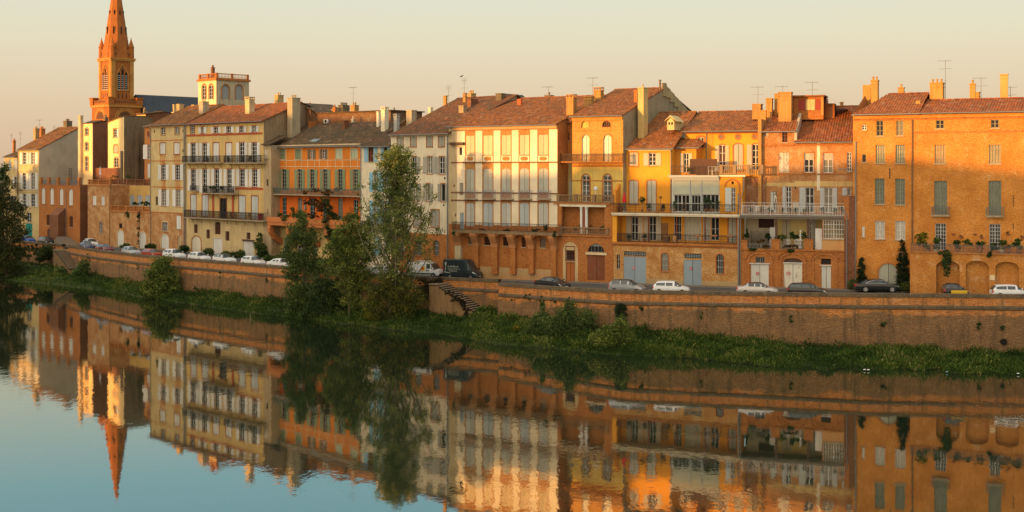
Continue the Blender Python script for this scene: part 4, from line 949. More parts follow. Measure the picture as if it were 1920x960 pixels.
for X0, X1 in ((141, 166), (227, 250), (295, 319), (366, 390), (447, 472), (531, 556)):
    b.win(X0, 427, X1, 545, sh='lr', sw=16, shm=GREEN, fm=fg, rows=6, cols=2, trim=CREAMTRIM, tw=.06, arch=.25)
fb = paint((.26, .36, .36))
for X0, X1, Y0, Y1 in ((143, 167, 583, 700), (228, 252, 585, 700), (294, 322, 590, 700), (366, 388, 588, 700), (447, 473, 590, 700), (532, 558, 594, 700)): b.win(X0, Y0, X1, Y1, fm=fb, rows=5, arch=.2)
for X0, X1 in ((150, 185), (225, 262), (310, 335), (440, 500)): b.win(X0, 800, X1, 895, 'w', arch=.3, fm=WHITE, rows=3)
yR, zR = b.peak(0, 574, 236); yR -= 1.6; u1 = b.W; z5 = b.z(340, 572); z7 = b.z(340, 705); b.wall(ue - .3, u1, -.6, zE, [ORANGE, ORRED, plaster((.60, .42, .16), .3)], zones=[(-9, 99, z7, z5, 1), (-9, 99, -9, z7, 2)], D=13, roofp=(yR, zR, yR + 5, zE + 1.5), left=False, name='wall')
for X in (165, 213, 250, 283, 320, 347, 392, 434, 472, 516, 555): 
    m = b.mb(); uu = b.u(X); m.box(uu - .05, uu + .05, -.02, .02, b.z(X, 420), b.z(X, 308)); m.build('pilaster_strip', CREAMTRIM, b.root)
b.slabbox(128, 572, 378, .09, .03, CREAMTRIM); b.slabbox(128, 572, 412, .09, .03, CREAMTRIM)
b.slabbox(122, 572, 293, .45, .22, CREAMTRIM, 'cornice'); b.slabbox(122, 572, 301, .2, .1, TRIMBRICK, 'cornice')
b.off = 0
uL = b.u(38); b.off = 1.6
b.roof(-.3, b.W + .25, zE, yR, zR, yR + 5, zE + 1.5, mat=TILES_OLD); ro10 = b.roofobj
b.off = 0; m = b.mb(); zz = zl + .15
m.add([(-.2, -.4, zz), (ue + .3, -.4, zz), (ue + .3, 3.0, zz + 1.45), (-.2, 3.0, zz + 1.45), (-.2, -.4, zz - .12), (ue + .3, -.4, zz - .12)], [(0, 1, 2, 3), (0, 4, 5, 1)]); m.build('lean_to', TILES_OLD, ro10)
m = b.mb(); m.tube([(ue + .3, .0, zl - .1), (ue + .8, .8, zl - .9), (ue + .9, 1.5, zl - 1.6)], .06); m.build('drainpipe', ZINC, b.root)
b.off = 1.6
u0, u1, zf, zr = b.balcony(92, 571, 534, 570, 1.3, mat=paint((.10, .12, .10), .6, .3), kind='ornate', brackets=6)
m = b.mb(); m.tube([(ue + .6, -1.5, zf - 3.2), (ue + .6, -1.5, zf - 3.2)], .01)
# terrace on curved consoles
u0, u1, z0, z1 = b.rect(118, 700, 572, 726); u0 = ue + .1; u1 = b.u(575); zt = b.z(240, 722, 0)
m = b.mb(); m.box(u0, u1, -2.4, -.004, zt - .5, zt); m.box(u0, u1, -2.5, -2.2, zt + .004, zt + .75); tr_ = m.build('terrace', ORRED if False else plaster((.50, .17, .05), .35), b.root)
for i in range(5):
    uc = u0 + .4 + (u1 - u0 - .8) * i / 4; m = b.mb(); prof = [(-2.3, zt - .51), (-2.45, zt - 1.0), (-2.3, zt - 1.7), (-1.6, zt - 2.7), (-.7, zt - 3.3), (-.1, zt - 3.6), (-.1, zt - 2.6), (-.9, zt - 2.4), (-1.6, zt - 1.6), (-1.8, zt - .9), (-1.6, zt - .51)]
    m.prism(prof, uc - .35, uc + .35, 'x'); m.build('console', plaster((.50, .17, .05), .35), b.root)
b.off = 0
b.pipe(575, 305, 880)
AO = dict(parent=ro10)
b.chim(38 * 2.3556 * 0 + 58.25 + 0, 0, 60, 0, 0, **AO) if False else None
b.Z = ZD2
b.chim(402, 168, 570, 640, 4.0, mat=plaster((.36, .29, .18), .6), ratio=1.1, pots=3, **AO)
b.chim(672, 468, 805, 600, 7.0, mat=BRK, ratio=2.2, pots=0, **AO); b.chim(1105, 460, 1195, 640, 6.0, mat=BRKD, ratio=1.3, pots=0, **AO); b.chim(1225, 440, 1275, 600, 8.0, mat=GREYPL, ratio=.8, pots=1, **AO)
b.chim(985, 290, 1040, 545, 10.5, mat=BRK, ratio=.5, pots=1, **AO)
b.chim(1548, 345, 1600, 600, 6.5, mat=PALEPL, ratio=.8, pots=0, **AO); b.chim(1606, 320, 1705, 625, 5.0, mat=PALEPL, ratio=.8, kind='slab', **AO)
so = b.off; b.off = 0; u, zz = b.p(830, 690, 4.0); m = MB(); zz_ = zE + (4.0 - 1.6 - 1.6) * .43 
m.add([(u - .8, 2.6, zE + .75), (u + .8, 2.6, zE + .75), (u + .8, 4.2, zE + 1.44), (u - .8, 4.2, zE + 1.44), (u - .8, 2.6, zE + .55), (u + .8, 2.6, zE + .55), (u + .8, 4.2, zE + 1.2), (u - .8, 4.2, zE + 1.2)], [(0, 1, 2, 3), (0, 4, 5, 1), (1, 5, 6, 2), (0, 3, 7, 4)]); m.build('skylight', paint((.25, .36, .42), .25), ro10)
# graffiti face line drawing on the plain bay
b.Z = (500, 370, 6.0); m = b.mb()
def ln(pts, r=.035): m.tube([(b.p(x, y)[0], -.012, b.p(x, y)[1]) for x, y in pts], r, 4)
ln([(75, 500), (85, 470), (110, 460), (135, 475), (142, 505), (130, 540), (115, 558), (100, 545), (82, 525), (75, 500)]); ln([(85, 515), (105, 510), (112, 535), (125, 530)]); ln([(98, 490), (100, 492)]); ln([(122, 490), (124, 492)])
ln([(70, 590), (100, 575), (120, 600), (150, 580)]); ln([(65, 625), (90, 600), (130, 625)])
m.build('graffiti', plain((.10, .04, .02)), b.root)
# brick party walls rising behind the orange house
b = B('back_building', 'long dark brick wall with two air conditioners and many chimneys behind the orange house roof', 'building', 505, 600, ZD2, base=5.6, sv=11.35, ang=radians(-39))
b.Z = ZD2; zt = b.z(1000, 358); ua = b.u(560); ub = b.u(1730); PW = brick((.20, .085, .035), (.15, .06, .028), (.26, .18, .10), pale=.35, palec=(.24, .20, .12))
b.wall(ua, ub, -.6, zt, PW, D=7); m = b.mb(); zp_ = b.z(575, 232); u2 = b.u(790)
m.prism([(ua, zt), (u2, zt), (ua, zp_)], .0, 7, 'y'); m.build('gable', PW, b.root)
m = b.mb(); m.add([(ua - .3, -.25, zp_ + .12), (u2 + .6, -.25, zt - .1 + .16), (u2 + .6, 7.3, zt + .06), (ua - .3, 7.3, zp_ + .12), (ua - .3, -.25, zp_ - .04), (u2 + .6, -.25, zt - .05)], [(0, 1, 2, 3), (0, 4, 5, 1)]); m.box(u2 - .3, ub + .3, -.25, 7.3, zt + .004, zt + .18); b.roofobj = m.build('roof', TILES_OLD, b.root)
LIT = plaster((.42, .22, .06), .7, (.16, .08, .03))
b.chim(683, 262, 704, 300, 3, mat=LIT, pots=1, ratio=.5); b.chim(712, 300, 752, 335, 3, mat=TRIMBRICK, pots=1, ratio=.7)
b.chim(962, 315, 990, 362, 4, mat=LIT, pots=0, ratio=.6); b.chim(1055, 262, 1205, 365, 3, mat=DARKPL, pots=4, ratio=1.5); b.chim(1212, 262, 1322, 365, 2, mat=LIT, pots=2, ratio=1.0)
b.chim(1738, 330, 1815, 420, 2, mat=DARKPL, pots=1, ratio=1.0); b.antenna(1250, 22, 262, 2, style=0)
for X0, X1, Y0, Y1 in ((893, 945, 438, 488), (1420, 1482, 472, 522)):
    u0, u1, z0, z1 = b.rect(X0, Y0, X1, Y1); m = b.mb(); m.box(u0, u1, -.4, -.02, z0, z1); o = m.build('air_conditioner', PGREY, b.root)
    m = b.mb(); m.prism([((u0 + u1) / 2 + .26 * cos(k * pi / 6), (z0 + z1) / 2 + .26 * sin(k * pi / 6)) for k in range(12)], -.41, -.39, 'y'); m.build('fan_grille', DARKHOLE, o)

# 11 narrow white house with blue shutters
b = B('town_house', 'narrow white house with sky blue shutters, mostly hidden behind the tall poplar', 'house', 676.8, 733, ZD)
bl = dict(shm=SKYBLUE, trim=None)
b.win(612, 308, 642, 388, sh='lr', sw=20, fm=DARKWOOD, pane=plain((.14, .04, .02)), rows=2, **bl); b.win(697, 308, 717, 387, sh='lr', sw=12, fm=DARKWOOD, rows=2, **bl)
for Y0, Y1 in ((446, 552), (600, 735)):
    b.win(640, Y0, 664, Y1, sh='lr', sw=20, rows=4, **bl); b.win(698, Y0, 716, Y1, sh='lr', sw=14, rows=4, **bl)
b.win(640, 800, 680, 900, 'c', shm=SKYBLUE, door=True); b.win(700, 800, 722, 860, 'd')
zE = b.z(650, 302); b.wall(0, b.W, -.6, zE, PALEPL, D=12, roofp=(8, zE + 3.1, 12, zE + 1.5)); b.roof(0.05, b.W, zE, 8, zE + 3.1, 12, zE + 1.5, mat=TILES_OLD)
b.balcony(572, 735, 715, 755, .9); b.pipe(733, 305, 880)
b.Z = ZD2; b.chim(1770, 410, 1845, 560, 4, mat=plaster((.34, .34, .30), .5), ratio=.8, kind='slab')
m = b.mb(); m.add([(b.W - .6, 0, zE + .3), (b.W + .3, 0, zE + .4), (b.W + .3, 8, zE + 3.6), (b.W - .6, 8, zE + 3.4)], [(0, 1, 2, 3)]); m.build('flashing', ZINC, b.roofobj)

# 12 cream house, four storeys over brick
b = B('town_house', 'plain cream house with grey shutters and a brick ground floor behind the two vans', 'house', 733.2, 841, ZE_)
GS = paint((.33, .31, .25), .75, .25); tr = dict(trim=TRIMBRICK, tw=.1)
for X0, X1 in ((63, 91), (125, 153), (202, 230), (258, 287)): b.win(X0, 241, X1, 290, 'c', shm=GS, **tr)
b.win(66, 340, 90, 416, sh='lr', sw=17, shm=GS, rows=3, **tr); b.win(131, 338, 154, 416, sh='r', sw=17, shm=GS, rows=3, **tr); b.win(206, 338, 229, 418, sh='lr', sw=20, shm=GS, rows=3, **tr); b.win(262, 338, 288, 420, sh='lr', sw=14, shm=GS, rows=3, **tr)
b.win(66, 462, 90, 545, sh='lr', sw=17, shm=GS, rows=3, **tr); b.win(136, 464, 158, 545, sh='lr', sw=16, shm=GS, rows=3, **tr); b.win(202, 466, 218, 548, sh='lr', sw=14, shm=GS, rows=1, cols=1, **tr); b.win(270, 467, 290, 550, sh='lr', sw=14, shm=GS, rows=1, cols=1, **tr)
for X0, X1 in ((66, 100), (140, 175), (223, 262)): b.win(X0, 590, X1, 672, 'c', shm=GS, **tr)
for X0, X1 in ((70, 98), (150, 178), (235, 262)): b.win(X0, 734, X1, 806, 'd', arch=.35, trim=TRIMBRICK, tw=.1)
for X, Y in ((288, 440), (283, 568), (247, 683), (252, 683)):
    u0, u1, z0, z1 = b.rect(X - 3, Y - 5, X + 3, Y + 4); m = b.mb(); m.box(u0, u1, -.03, .01, z0, z1); m.build('vent', DARKHOLE, b.root)
yR, zR = b.peak(0, 857, 186); zE = b.z(170, 229); zm = b.z(250, 704); b.wall(0, b.W, -.6, zE, [PALEPL, BRK], zones=[(-1, 99, -9, zm, 1)], D=18, roofp=(yR, zR, yR * 1.6, zE + 2))
b.roof(0, b.W + .5, zE, yR, zR, yR * 1.6, zE + 2, mat=tiles((.22, .085, .036), (.10, .045, .022), (.08, .06, .03), .55)); b.slabbox(34, 302, 234, .2, .12, CREAMTRIM, 'cornice')
b.pipe(303, 236, 822, r=.08); b.Z = (760, 140, 6.4)
b.chim(12, 435, 135, 600, 5, mat=plaster((.40, .33, .22), .5), ratio=.8, pots=0); b.chim(455, 262, 505, 380, 10, mat=LIT, ratio=.5, pots=0); b.chim(690, 228, 738, 360, 10.5, mat=LIT, ratio=.5, pots=0, parent=None)
b.chim(640, 380, 740, 560, 6.5, mat=plaster((.33, .24, .13), .7), ratio=.7, pots=0); b.chim(740, 300, 870, 500, 8.5, mat=BRKD, ratio=1.6, pots=0); b.chim(742, 232, 848, 290, 13, mat=plaster((.44, .27, .10), .6), ratio=1.2, pots=3); b.chim(275, 400, 332, 462, 9, mat=PALEPL, pots=0)
b.antenna(520, 130, 370, 9.5, style=1); b.antenna(707, 40, 240, 10.2, style=1)
m = b.mb(); m.add([(b.u(140), 11.5, zE + 3.4), (b.u(330), 11.5, zE + 6.0), (b.u(430), 11.7, zE + 6.1), (b.u(600), 9, zE + 4.2), (b.u(250), 6.5, zE + 3.0)], [(0, 1, 2, 3, 4)]); m.build('lean_to', paint((.09, .10, .09), .6, .3), b.roofobj) if False else None

# 13 white house with brick window bays
b = B('grand_house', 'white house with five brick framed bays and a balcony carried on brick corbels', 'house', 841.3, 1045, ZE_)
SH1 = paint((.60, .47, .27), .75, .2); SH2 = paint((.42, .40, .32), .75, .3); SH3 = paint((.40, .43, .42), .75, .35)
BAYS = [(388, 428), (470, 514), (556, 600), (642, 687), (731, 777)]
for i, (a, c) in enumerate(BAYS):
    b.win(a, 238 - i * 1.2, c, 330 - i * .4, 'c', shm=SH1, sill=True); b.win(a, 394 - i * .6, c, 506, 'c', shm=SH2, arch=.45, sill=False); b.win(a, 556, c, 668, 'c', shm=SH3 if i % 2 else paint((.46, .44, .38), .75, .3), arch=.35, sill=False)
b.win(357, 294, 370, 330, 'n', pane=DARKHOLE); b.win(360, 604, 380, 684, 'c', shm=BLUEGREY, door=True); b.win(329, 470, 335, 483, 'n', pane=DARKHOLE); b.win(335, 609, 341, 622, 'n', pane=DARKHOLE); b.win(358, 462, 376, 520, 'c', shm=paint((.32, .28, .2)), door=True)
for X0, X1, Y0, Y1 in ((400, 428, 716, 752), (474, 503, 718, 757), (564, 588, 720, 760), (652, 671, 722, 766), (738, 767, 726, 769)): b.win(X0, Y0, X1, Y1, 'd', fm=RUST)
yR, zR = b.peak(0, 940, 187); zE = b.z(580, 190); zfl = b.z(580, 664); zq = b.z(580, 870); WHITEPL = plaster((.70, .59, .40), .16, (.42, .33, .20)); BAYB = brick((.46, .19, .045), (.38, .14, .03), (.50, .30, .12))
zo = [(0, 99, zfl, 99, 1)]
for a, c in BAYS: zo.append((b.u(a - 5), b.u(c + 5), zfl, zE, 2))
zo += [(b.u(a - 1), b.u(c + 1), b.z(a, 361), b.z(a, 334), 1) for a, c in BAYS]; zo += [(0, 99, b.z(580, 212), 99, 2), (0, b.u(345), zfl, 99, 3), (b.u(455), b.u(795), -9, b.z(640, 885) + .5, 4), (b.u(600), 99, -9, b.z(640, 895), 4)]
b.wall(0, b.W, -.6, zE, [BRK, WHITEPL, BAYB, plaster((.48, .37, .20), .5), plaster((.44, .30, .14), .7, (.35, .13, .04))], zones=zo, D=20, roofp=(yR, zR, yR * 1.7, zE + 1.5))
b.roof(-.1, b.W + .1, zE, yR, zR, yR * 1.7, zE + 1.5, mat=TILES_RED)
b.slabbox(330, 822, 196, .28, .28, plaster((.56, .30, .12), .2), 'cornice'); m = b.mb(); zc_ = b.z(580, 203)
for i in range(64):
    u = .4 + (b.W - .6) * i / 63; m.box(u, u + .13, -.2, .0, zc_ - .16, zc_)
m.build('dentil_band', CREAMTRIM, b.root)
for Y in (362, 507, 545): b.slabbox(318, 820, Y, .14, .1, BRKD)
for a, c in BAYS:
    u0, u1, z0, z1 = b.rect(a + 4, 338, c - 4, 356); m = b.mb(); h = (z1 - z0) / 2; zc_ = (z0 + z1) / 2
    m.prism([(u0, zc_), (u0 + h * .8, z1), (u1 - h * .8, z1), (u1, zc_), (u1 - h * .8, z0), (u0 + h * .8, z0)], -.035, .02, 'y'); m.build('medallion', BAYB, b.root)
    b.balcony(a - 7, c + 7, 497, 538, .4, mat=paint((.30, .31, .30), .5, .3), th=.12, sp=.17)
b.slabbox(318, 382, 270, .35, .5, TILES_OLD, 'canopy')
u0, u1, zf, zr = b.balcony(320, 822, 653, 692, 1.2, brackets=0, th=.35, smat=plaster((.26, .17, .09), .7, (.08, .06, .03)), sp=.16)
PX_ = [(344, 372), (430, 455), (518, 545), (604, 630), (692, 717), (800, 822)]; zt_ = zf - .36
m0 = plaster((.50, .40, .24), .5)
for i, (a, c) in enumerate(PX_):
    ua, uc = b.u(a), b.u(c); zl = b.z((a + c) / 2, 892 if i < 5 else 930) if i else -.6
    m = b.mb(); m.box(ua, uc, -.45, .02, zl, zt_ - 1.5); m.build('pier', m0 if i == 0 else BRK, b.root)
    m = b.mb(); m.prism([(.02, zt_), (-1.15, zt_), (-1.15, zt_ - .3), (-1.0, zt_ - .62), (-.55, zt_ - 1.3), (-.455, zt_ - 1.75), (.02, zt_ - 1.75)], ua - .08, uc + .08, 'x'); m.build('corbel', plaster((.44, .19, .07), .4), b.root)
for (a, c), (a2, c2) in zip(PX_, PX_[1:]):       # shallow arches between corbels
    uA, uB = b.u(c) + .081, b.u(a2) - .081; N = 8; hw = (uB - uA) / 2; m = b.mb()
    P = [(uA, zt_)] + [(uA + hw - hw * cos(pi * i / N), zt_ - .62 + .55 * sin(pi * i / N)) for i in range(N + 1)] + [(uB, zt_)]
    m.prism(P, -.95, -.6, 'y'); m.build('arch', BRK, b.root)
b.Z = (760, 140, 6.4); b.chim(1085, 232, 1195, 320, 10.5, mat=DARKPL, pots=0, ratio=1); b.chim(1345, 305, 1400, 395, 9.0, mat=plaster((.50, .12, .05), .3), pots=0, ratio=.7); b.chim(1672, 255, 1780, 300, 12.5, mat=DARKPL, pots=1, ratio=1)
b.antenna(1718, 142, 255, 12.5)
m = b.mb(); u_, zz = b.p(1270, 232, 16); m.prism([(u_ - 2.2, zz - 1.5), (u_, zz), (u_ + 2.2, zz - 1.6)], 14, 19, 'y'); m.build('dormer', plaster((.07, .07, .06), .4), b.roofobj)

# 14 loggia house
b = B('loggia_house', 'gold brick house with round headed windows, a columned loggia and a fan topped brown gate', 'house', 1045.3, 1150, ZF)
YB = plaster((.62, .42, .10), .35); GB = brick((.58, .26, .045), (.48, .19, .03), (.58, .36, .12)); tr = dict(trim=GB, tw=.16)
b.off = 1.6; ug = b.u(98); uR = b.u(316)
b.win(137, 198, 169, 227, 'n', arch=1., pane=YB, **tr); b.win(227, 196, 263, 225, 'w', arch=1., fm=RUST, rows=1, cols=4, **tr)
for X0, X1 in ((139, 172), (231, 266)): b.win(X0, 258, X1, 374, 'w', arch=1., pane=curtain((.66, .56, .36)), rows=4, trim=GB, tw=.2)
for X0, X1 in ((140, 173), (231, 266)): b.win(X0, 428, X1, 545, 'w', arch=1., rows=5, cols=2, pane=glass((.06, .06, .05)), trim=TRIMBRICK, tw=.16)
zE = b.z(205, 176); yR, zR = b.peak(uR, 1246, 166); zy = b.z(205, 388); zy2 = b.z(205, 560)
zo = [(-9, 99, zy2, zy, 1), (-9, 99, -9, zy2, 0)]
b.sidemi = 2; b.wall(ug, uR, zy2 - 1, zE, [GB, YB, plaster((.29, .23, .14), .7, (.12, .08, .04))], zones=zo, D=22, roofp=(yR - 1.6, zR, yR * 1.6, zE + .6))
b.roof(ug - .15, uR + .1, zE, yR - 1.6, zR, yR * 1.6, zE + .6, mat=TILES_RED, hl=0)
b.slabbox(98, 314, 182, .4, .15, GB, 'cornice'); b.slabbox(98, 314, 231, .22, .07, GB); b.slabbox(98, 314, 388, .2, .07, TRIMBRICK); b.slabbox(98, 314, 452, .12, .05, TRIMBRICK)
b.balcony(42, 313, 338, 372, 1.0, kind='ornate', smat=BRK, mat=paint((.04, .022, .014), .6, .4))
b.off = 2.6; b.win(60, 248, 70, 283, 'w', fm=RUST, cols=1, rows=2); b.win(76, 248, 86, 283, 'w', fm=RUST, cols=1, rows=2); b.win(60, 298, 73, 372, 'c', shm=GREYPL if False else BEIGE); b.win(84, 458, 104, 540, 'c', shm=paint((.5, .47, .4)), door=True)
ua = b.u(24); zc_ = b.z(60, 190); b.sidemi = 0; b.wall(ua, ug + .1, zy2 - 1, zc_, [BRK, plaster((.45, .33, .14), .6)], zones=[(-9, 99, -9, b.z(60, 380), 1)], D=12); b.slabbox(28, 100, 192, .5, .35, BRKD, 'cornice')
m = b.mb(); m.add([(ua - .3, -.5, zc_ + .02), (ug - .1, -.5, zc_ + .02), (ug - .1, 9, zc_ + 3.2), (ua - .3, 9, zc_ + 3.2)], [(0, 1, 2, 3)]); m.build('lean_to', TILES_RED, b.roofobj)
b.chim(72, 100, 117, 165, 3.5, mat=LIT, kind='slab', ratio=.8); b.off = 1.6
b.chim(150, 96, 193, 138, 6.5, mat=LIT, pots=0, ratio=.8); b.chim(190, 70, 233, 110, 8.5, mat=LIT, kind='slab', ratio=.8); b.chim(379, 58, 422, 262, 4.8, mat=plaster((.54, .38, .14), .5), ratio=1.5, pots=1)
b.chim(363, 68, 381, 122, 6.5, mat=TRIMBRICK, pots=0, ratio=.8); b.chim(470, 25, 478, 60, 12, mat=DARKPL, pots=0, ratio=1); b.antenna(186, 12, 80, 8.8)
# stepped parapet on the right gable
m = b.mb()
yy = yR - 1.6; hh = zR - zE - .6; nn = int(yR * .6 / 1.2)
for k in range(nn): y0 = yy + .3 + k * 1.2; zt_ = zR + .45 - hh * (k / nn); m.prism([(y0, zt_ - 1.6), (y0 + 1.21, zt_ - 1.6), (y0 + 1.21, zt_ - hh / nn), (y0, zt_ - .12)], uR - .2, uR + .18, 'x')
m.box(uR - .2, uR + .18, yy - .5, yy + .3, zR - 1, zR + .7); m.build('parapet', plaster((.36, .27, .13), .7), b.root)
# loggia and ground floor, in front
b.off = 0
b.win(54, 568, 136, 668, 'n', rev=.3, uz=None, pane=YB, sill=False); b.ops.pop(); b.part.clear()
for o in [o for o in bpy.data.objects if o.parent == b.root and o.name.startswith('recess')][-1:]: bpy.data.objects.remove(o)
zfl = b.z(140, 684); zb2 = b.z(140, 556); ztop = b.z(140, 548)
b.ops.append(('F', 0.0, b.u(52), b.u(236), zfl + .02, zb2 - .25, 0.0))
b.win(72, 738, 107, 794, 'd', fm=RUST, trim=RUST, tw=.1); b.win(73, 806, 107, 893, 'c', shm=paint((.42, .13, .03), .75, .3), door=True, trim=RUST, tw=.06)
b.win(163, 772, 238, 880, 'c', shm=paint((.20, .06, .025), .8, .4), door=True); b.win(164, 723, 237, 761, 'w', arch=1., cols=5, rows=1, fm=ZINC, trim=BRK, tw=.2, sill=False)
uN0, uN1 = b.u(54), b.u(127)
b.sidemi = 0; b.wall(0, b.W, -.6, ztop, [BRK, plaster((.52, .38, .19), .6)], zones=[(uN0 + .15, uN1 - .15, -9, b.z(90, 735), 1)], D=1.2)
m = b.mb(); N = 12; uc = (uN0 + uN1) / 2; hw = (uN1 - uN0) / 2 - .15; zz = b.z(90, 752)
m.prism([(uc + hw * cos(pi * i / N), zz + hw * sin(pi * i / N)) for i in range(N + 1)], -.012, .01, 'y'); m.build('niche', plaster((.52, .38, .19), .6), b.root)
m = b.mb()
for i in range(N):
    t0, t1 = pi * i / N, pi * (i + 1) / N; m.prism([(uc + hw * cos(t0), zz + hw * sin(t0)), (uc + hw * cos(t1), zz + hw * sin(t1)), (uc + (hw + .3) * cos(t1), zz + (hw + .3) * sin(t1)), (uc + (hw + .3) * cos(t0), zz + (hw + .3) * sin(t0))], -.07, .02, 'y')
m.build('arch', TRIMBRICK, b.root); u0, u1, z0, z1 = b.rect(157, 762, 247, 772); m = b.mb(); m.box(u0, u1, -.14, .02, z0, z1); m.build('lintel', CREAMTRIM, b.root)
b.off = 2.4; b.win(170, 590, 180, 668, 'w', fm=RUST, rows=4, cols=1); b.win(66, 575, 110, 668, 'c', shm=BEIGE); b.win(186, 595, 228, 655, 'n', pane=paint((.50, .42, .26)), trim=RUST, tw=.1); b.wall(.2, b.W - .2, zfl - 1, ztop - .1, YB, D=.5, name='loggia_wall'); b.off = 0
m = b.mb(); m.box(.1, b.W - .1, .0 + .35, 2.39, zfl - .25, zfl); m.box(.05, b.W - .05, .351, 4.2, ztop - .3, ztop - .004); m.build('floor_slab', STONE, b.root)
for a, c in ((129, 140), (151, 162)):
    u0, u1 = b.u(a), b.u(c); m = b.mb(); m.lathe([(.24, zfl), (.24, zfl + .15), (.19, zfl + .2), (.17, zb2 - .6), (.24, zb2 - .45), (.24, zb2 - .25)], ((u0 + u1) / 2, .18, 0), 10); m.build('column', WHITE, b.root)
u0, u1, z0, z1 = b.rect(140, 568, 151, 652); m = b.mb(); m.box(u0, u1, .1, .3, zfl, zb2 - .25); m.build('pilaster', RUST, b.root)
u0, u1, z0, z1 = b.rect(45, 552, 244, 566); m = b.mb(); m.box(u0, u1, -.1, .1, z0, z1 - .05); m.build('lintel', PALEPL, b.root)
b.slabbox(20, 264, 549, .18, .16, BRK, 'cornice'); b.balustrade(b.root, .15, b.W - .15, .0, ztop, b.z(140, 514), plaster((.24, .14, .07), .5), 3, pm=BRK); b.slabbox(20, 264, 686, .2, .16, BRK, 'cornice'); b.balustrade(b.root, b.u(52), b.u(250), -.0, zfl + .02, b.z(140, 654), plaster((.24, .14, .07), .5), 2)
# ---------------- houses, right part of the row ----------------
Z1 = (1140, 240, 4.1733); ZJ = (1380, 330, 4.365)
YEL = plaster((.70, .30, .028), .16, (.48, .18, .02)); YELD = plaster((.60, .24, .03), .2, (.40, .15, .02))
b = B('gallery_house', 'bright yellow orange house with two long galleries, roller blinds and blue grey garage doors', 'house', 1150.3, 1386.5, Z1)
tr = dict(trim=ORTRIM, tw=.13); ub = b.u
# ground floor in brick
b.Z = ZF; BLG = paint((.25, .31, .34), .7, .2)
b.win(318, 779, 414, 897, 'c', shm=BLG, door=True); b.win(320, 757, 413, 776, 'd', fm=PGREY, sill=False); b.win(575, 793, 652, 905, 'c', shm=BLG, door=True); b.win(578, 766, 652, 787, 'd', fm=PGREY, sill=False)
b.win(479, 763, 511, 842, 'd', arch=.9, **tr); b.win(715, 769, 747, 852, 'd', arch=.9, **tr); b.win(289, 769, 302, 831, 'd', arch=.9)
for X, Y in ((362, 828), (607, 830)):
    u, z = b.p(X, Y); m = b.mb(); m.prism([(u + .17 * cos(k * pi / 8), z + .17 * sin(k * pi / 8)) for k in range(16)], .0, .03, 'y'); o = m.build('road_sign', paint((.55, .02, .02)), b.root); m = b.mb(); m.box(u - .12, u + .12, -.01, .0, z - .035, z + .035); m.build('sign_bar', WHITE, o)
zg = b.z(540, 722); zpl = b.z(540, 878); b.Z = Z1
b.wall(0, b.W, -.6, zg, [BRKG, plaster((.50, .34, .15), .6), TRIMBRICK], zones=[(0, 99, -9, zpl, 1), (0, 99, zg - .5, 99, 2)], D=14)
b.slabbox(25, 1026, 905, .2, .16, BRK, 'cornice'); m = b.mb()
for i in range(90): u = .1 + (b.W - .3) * i / 89; m.box(u, u + .1, -.12, -.002, zg - .38, zg - .25)
m.build('dentil_band', BRK, b.root)
# lower gallery
zg1 = b.z(520, 672); G = 2.3
b.off = G
for X0, X1, sh in ((183, 235, 'lr'), (322, 376, 'lr')): b.win(X0, 692, X1, 880, sh=sh, sw=38, rows=3, fm=WHITE, shm=BEIGE, trim=RUST, tw=.08, sill=False)
b.win(942, 698, 1004, 900, 'c', arch=.7, shm=SH2, sill=False, **tr); b.win(516, 690, 574, 880, 'w', rows=3, cols=3, sill=False); b.win(596, 690, 730, 880, 'w', rows=3, cols=4, pane=curtain((.52, .46, .30)), sill=False); b.win(742, 690, 800, 880, 'w', rows=2, cols=3, pane=curtain(), sill=False); b.win(806, 700, 870, 880, 'w', rows=2, cols=2, sill=False)
b.wall(.2, b.W - .2, zg, zg1, YEL, D=.5, name='gallery_wall')
b.off = 0
m = b.mb(); m.box(-.1, b.W + .1, -.35, G + .6, zg1 - .28, zg1); m.box(-.15, b.W + .15, -.42, -.2, zg1 - .12, zg1 + .04); sl = m.build('gallery_slab', PALEPL, b.root)
m = b.mb(); u0, u1 = ub(36), ub(69); m.box(u0, u1, -.02, .5, zg, zg1 - .28); m.build('pier', YEL, b.root)
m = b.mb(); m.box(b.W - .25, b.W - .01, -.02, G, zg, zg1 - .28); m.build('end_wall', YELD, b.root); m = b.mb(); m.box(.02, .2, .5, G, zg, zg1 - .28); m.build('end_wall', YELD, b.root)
for X in (314, 535, 758):
    m = b.mb(); u = ub(X); m.lathe([(.11, zg), (.08, zg + .2), (.07, zg1 - .5), (.12, zg1 - .28)], (u, .1, 0), 8); m.build('column', RUST, b.root)
b.railing(b.root, ub(70), b.W - .3, .02, zg + .02, b.z(540, 832), IRON, 'ornate', 0, .16)
b.railing(b.root, .05, b.W - .05, -.2, zg1 + .04, b.z(520, 592), IRON, 'ornate', 0, .16)
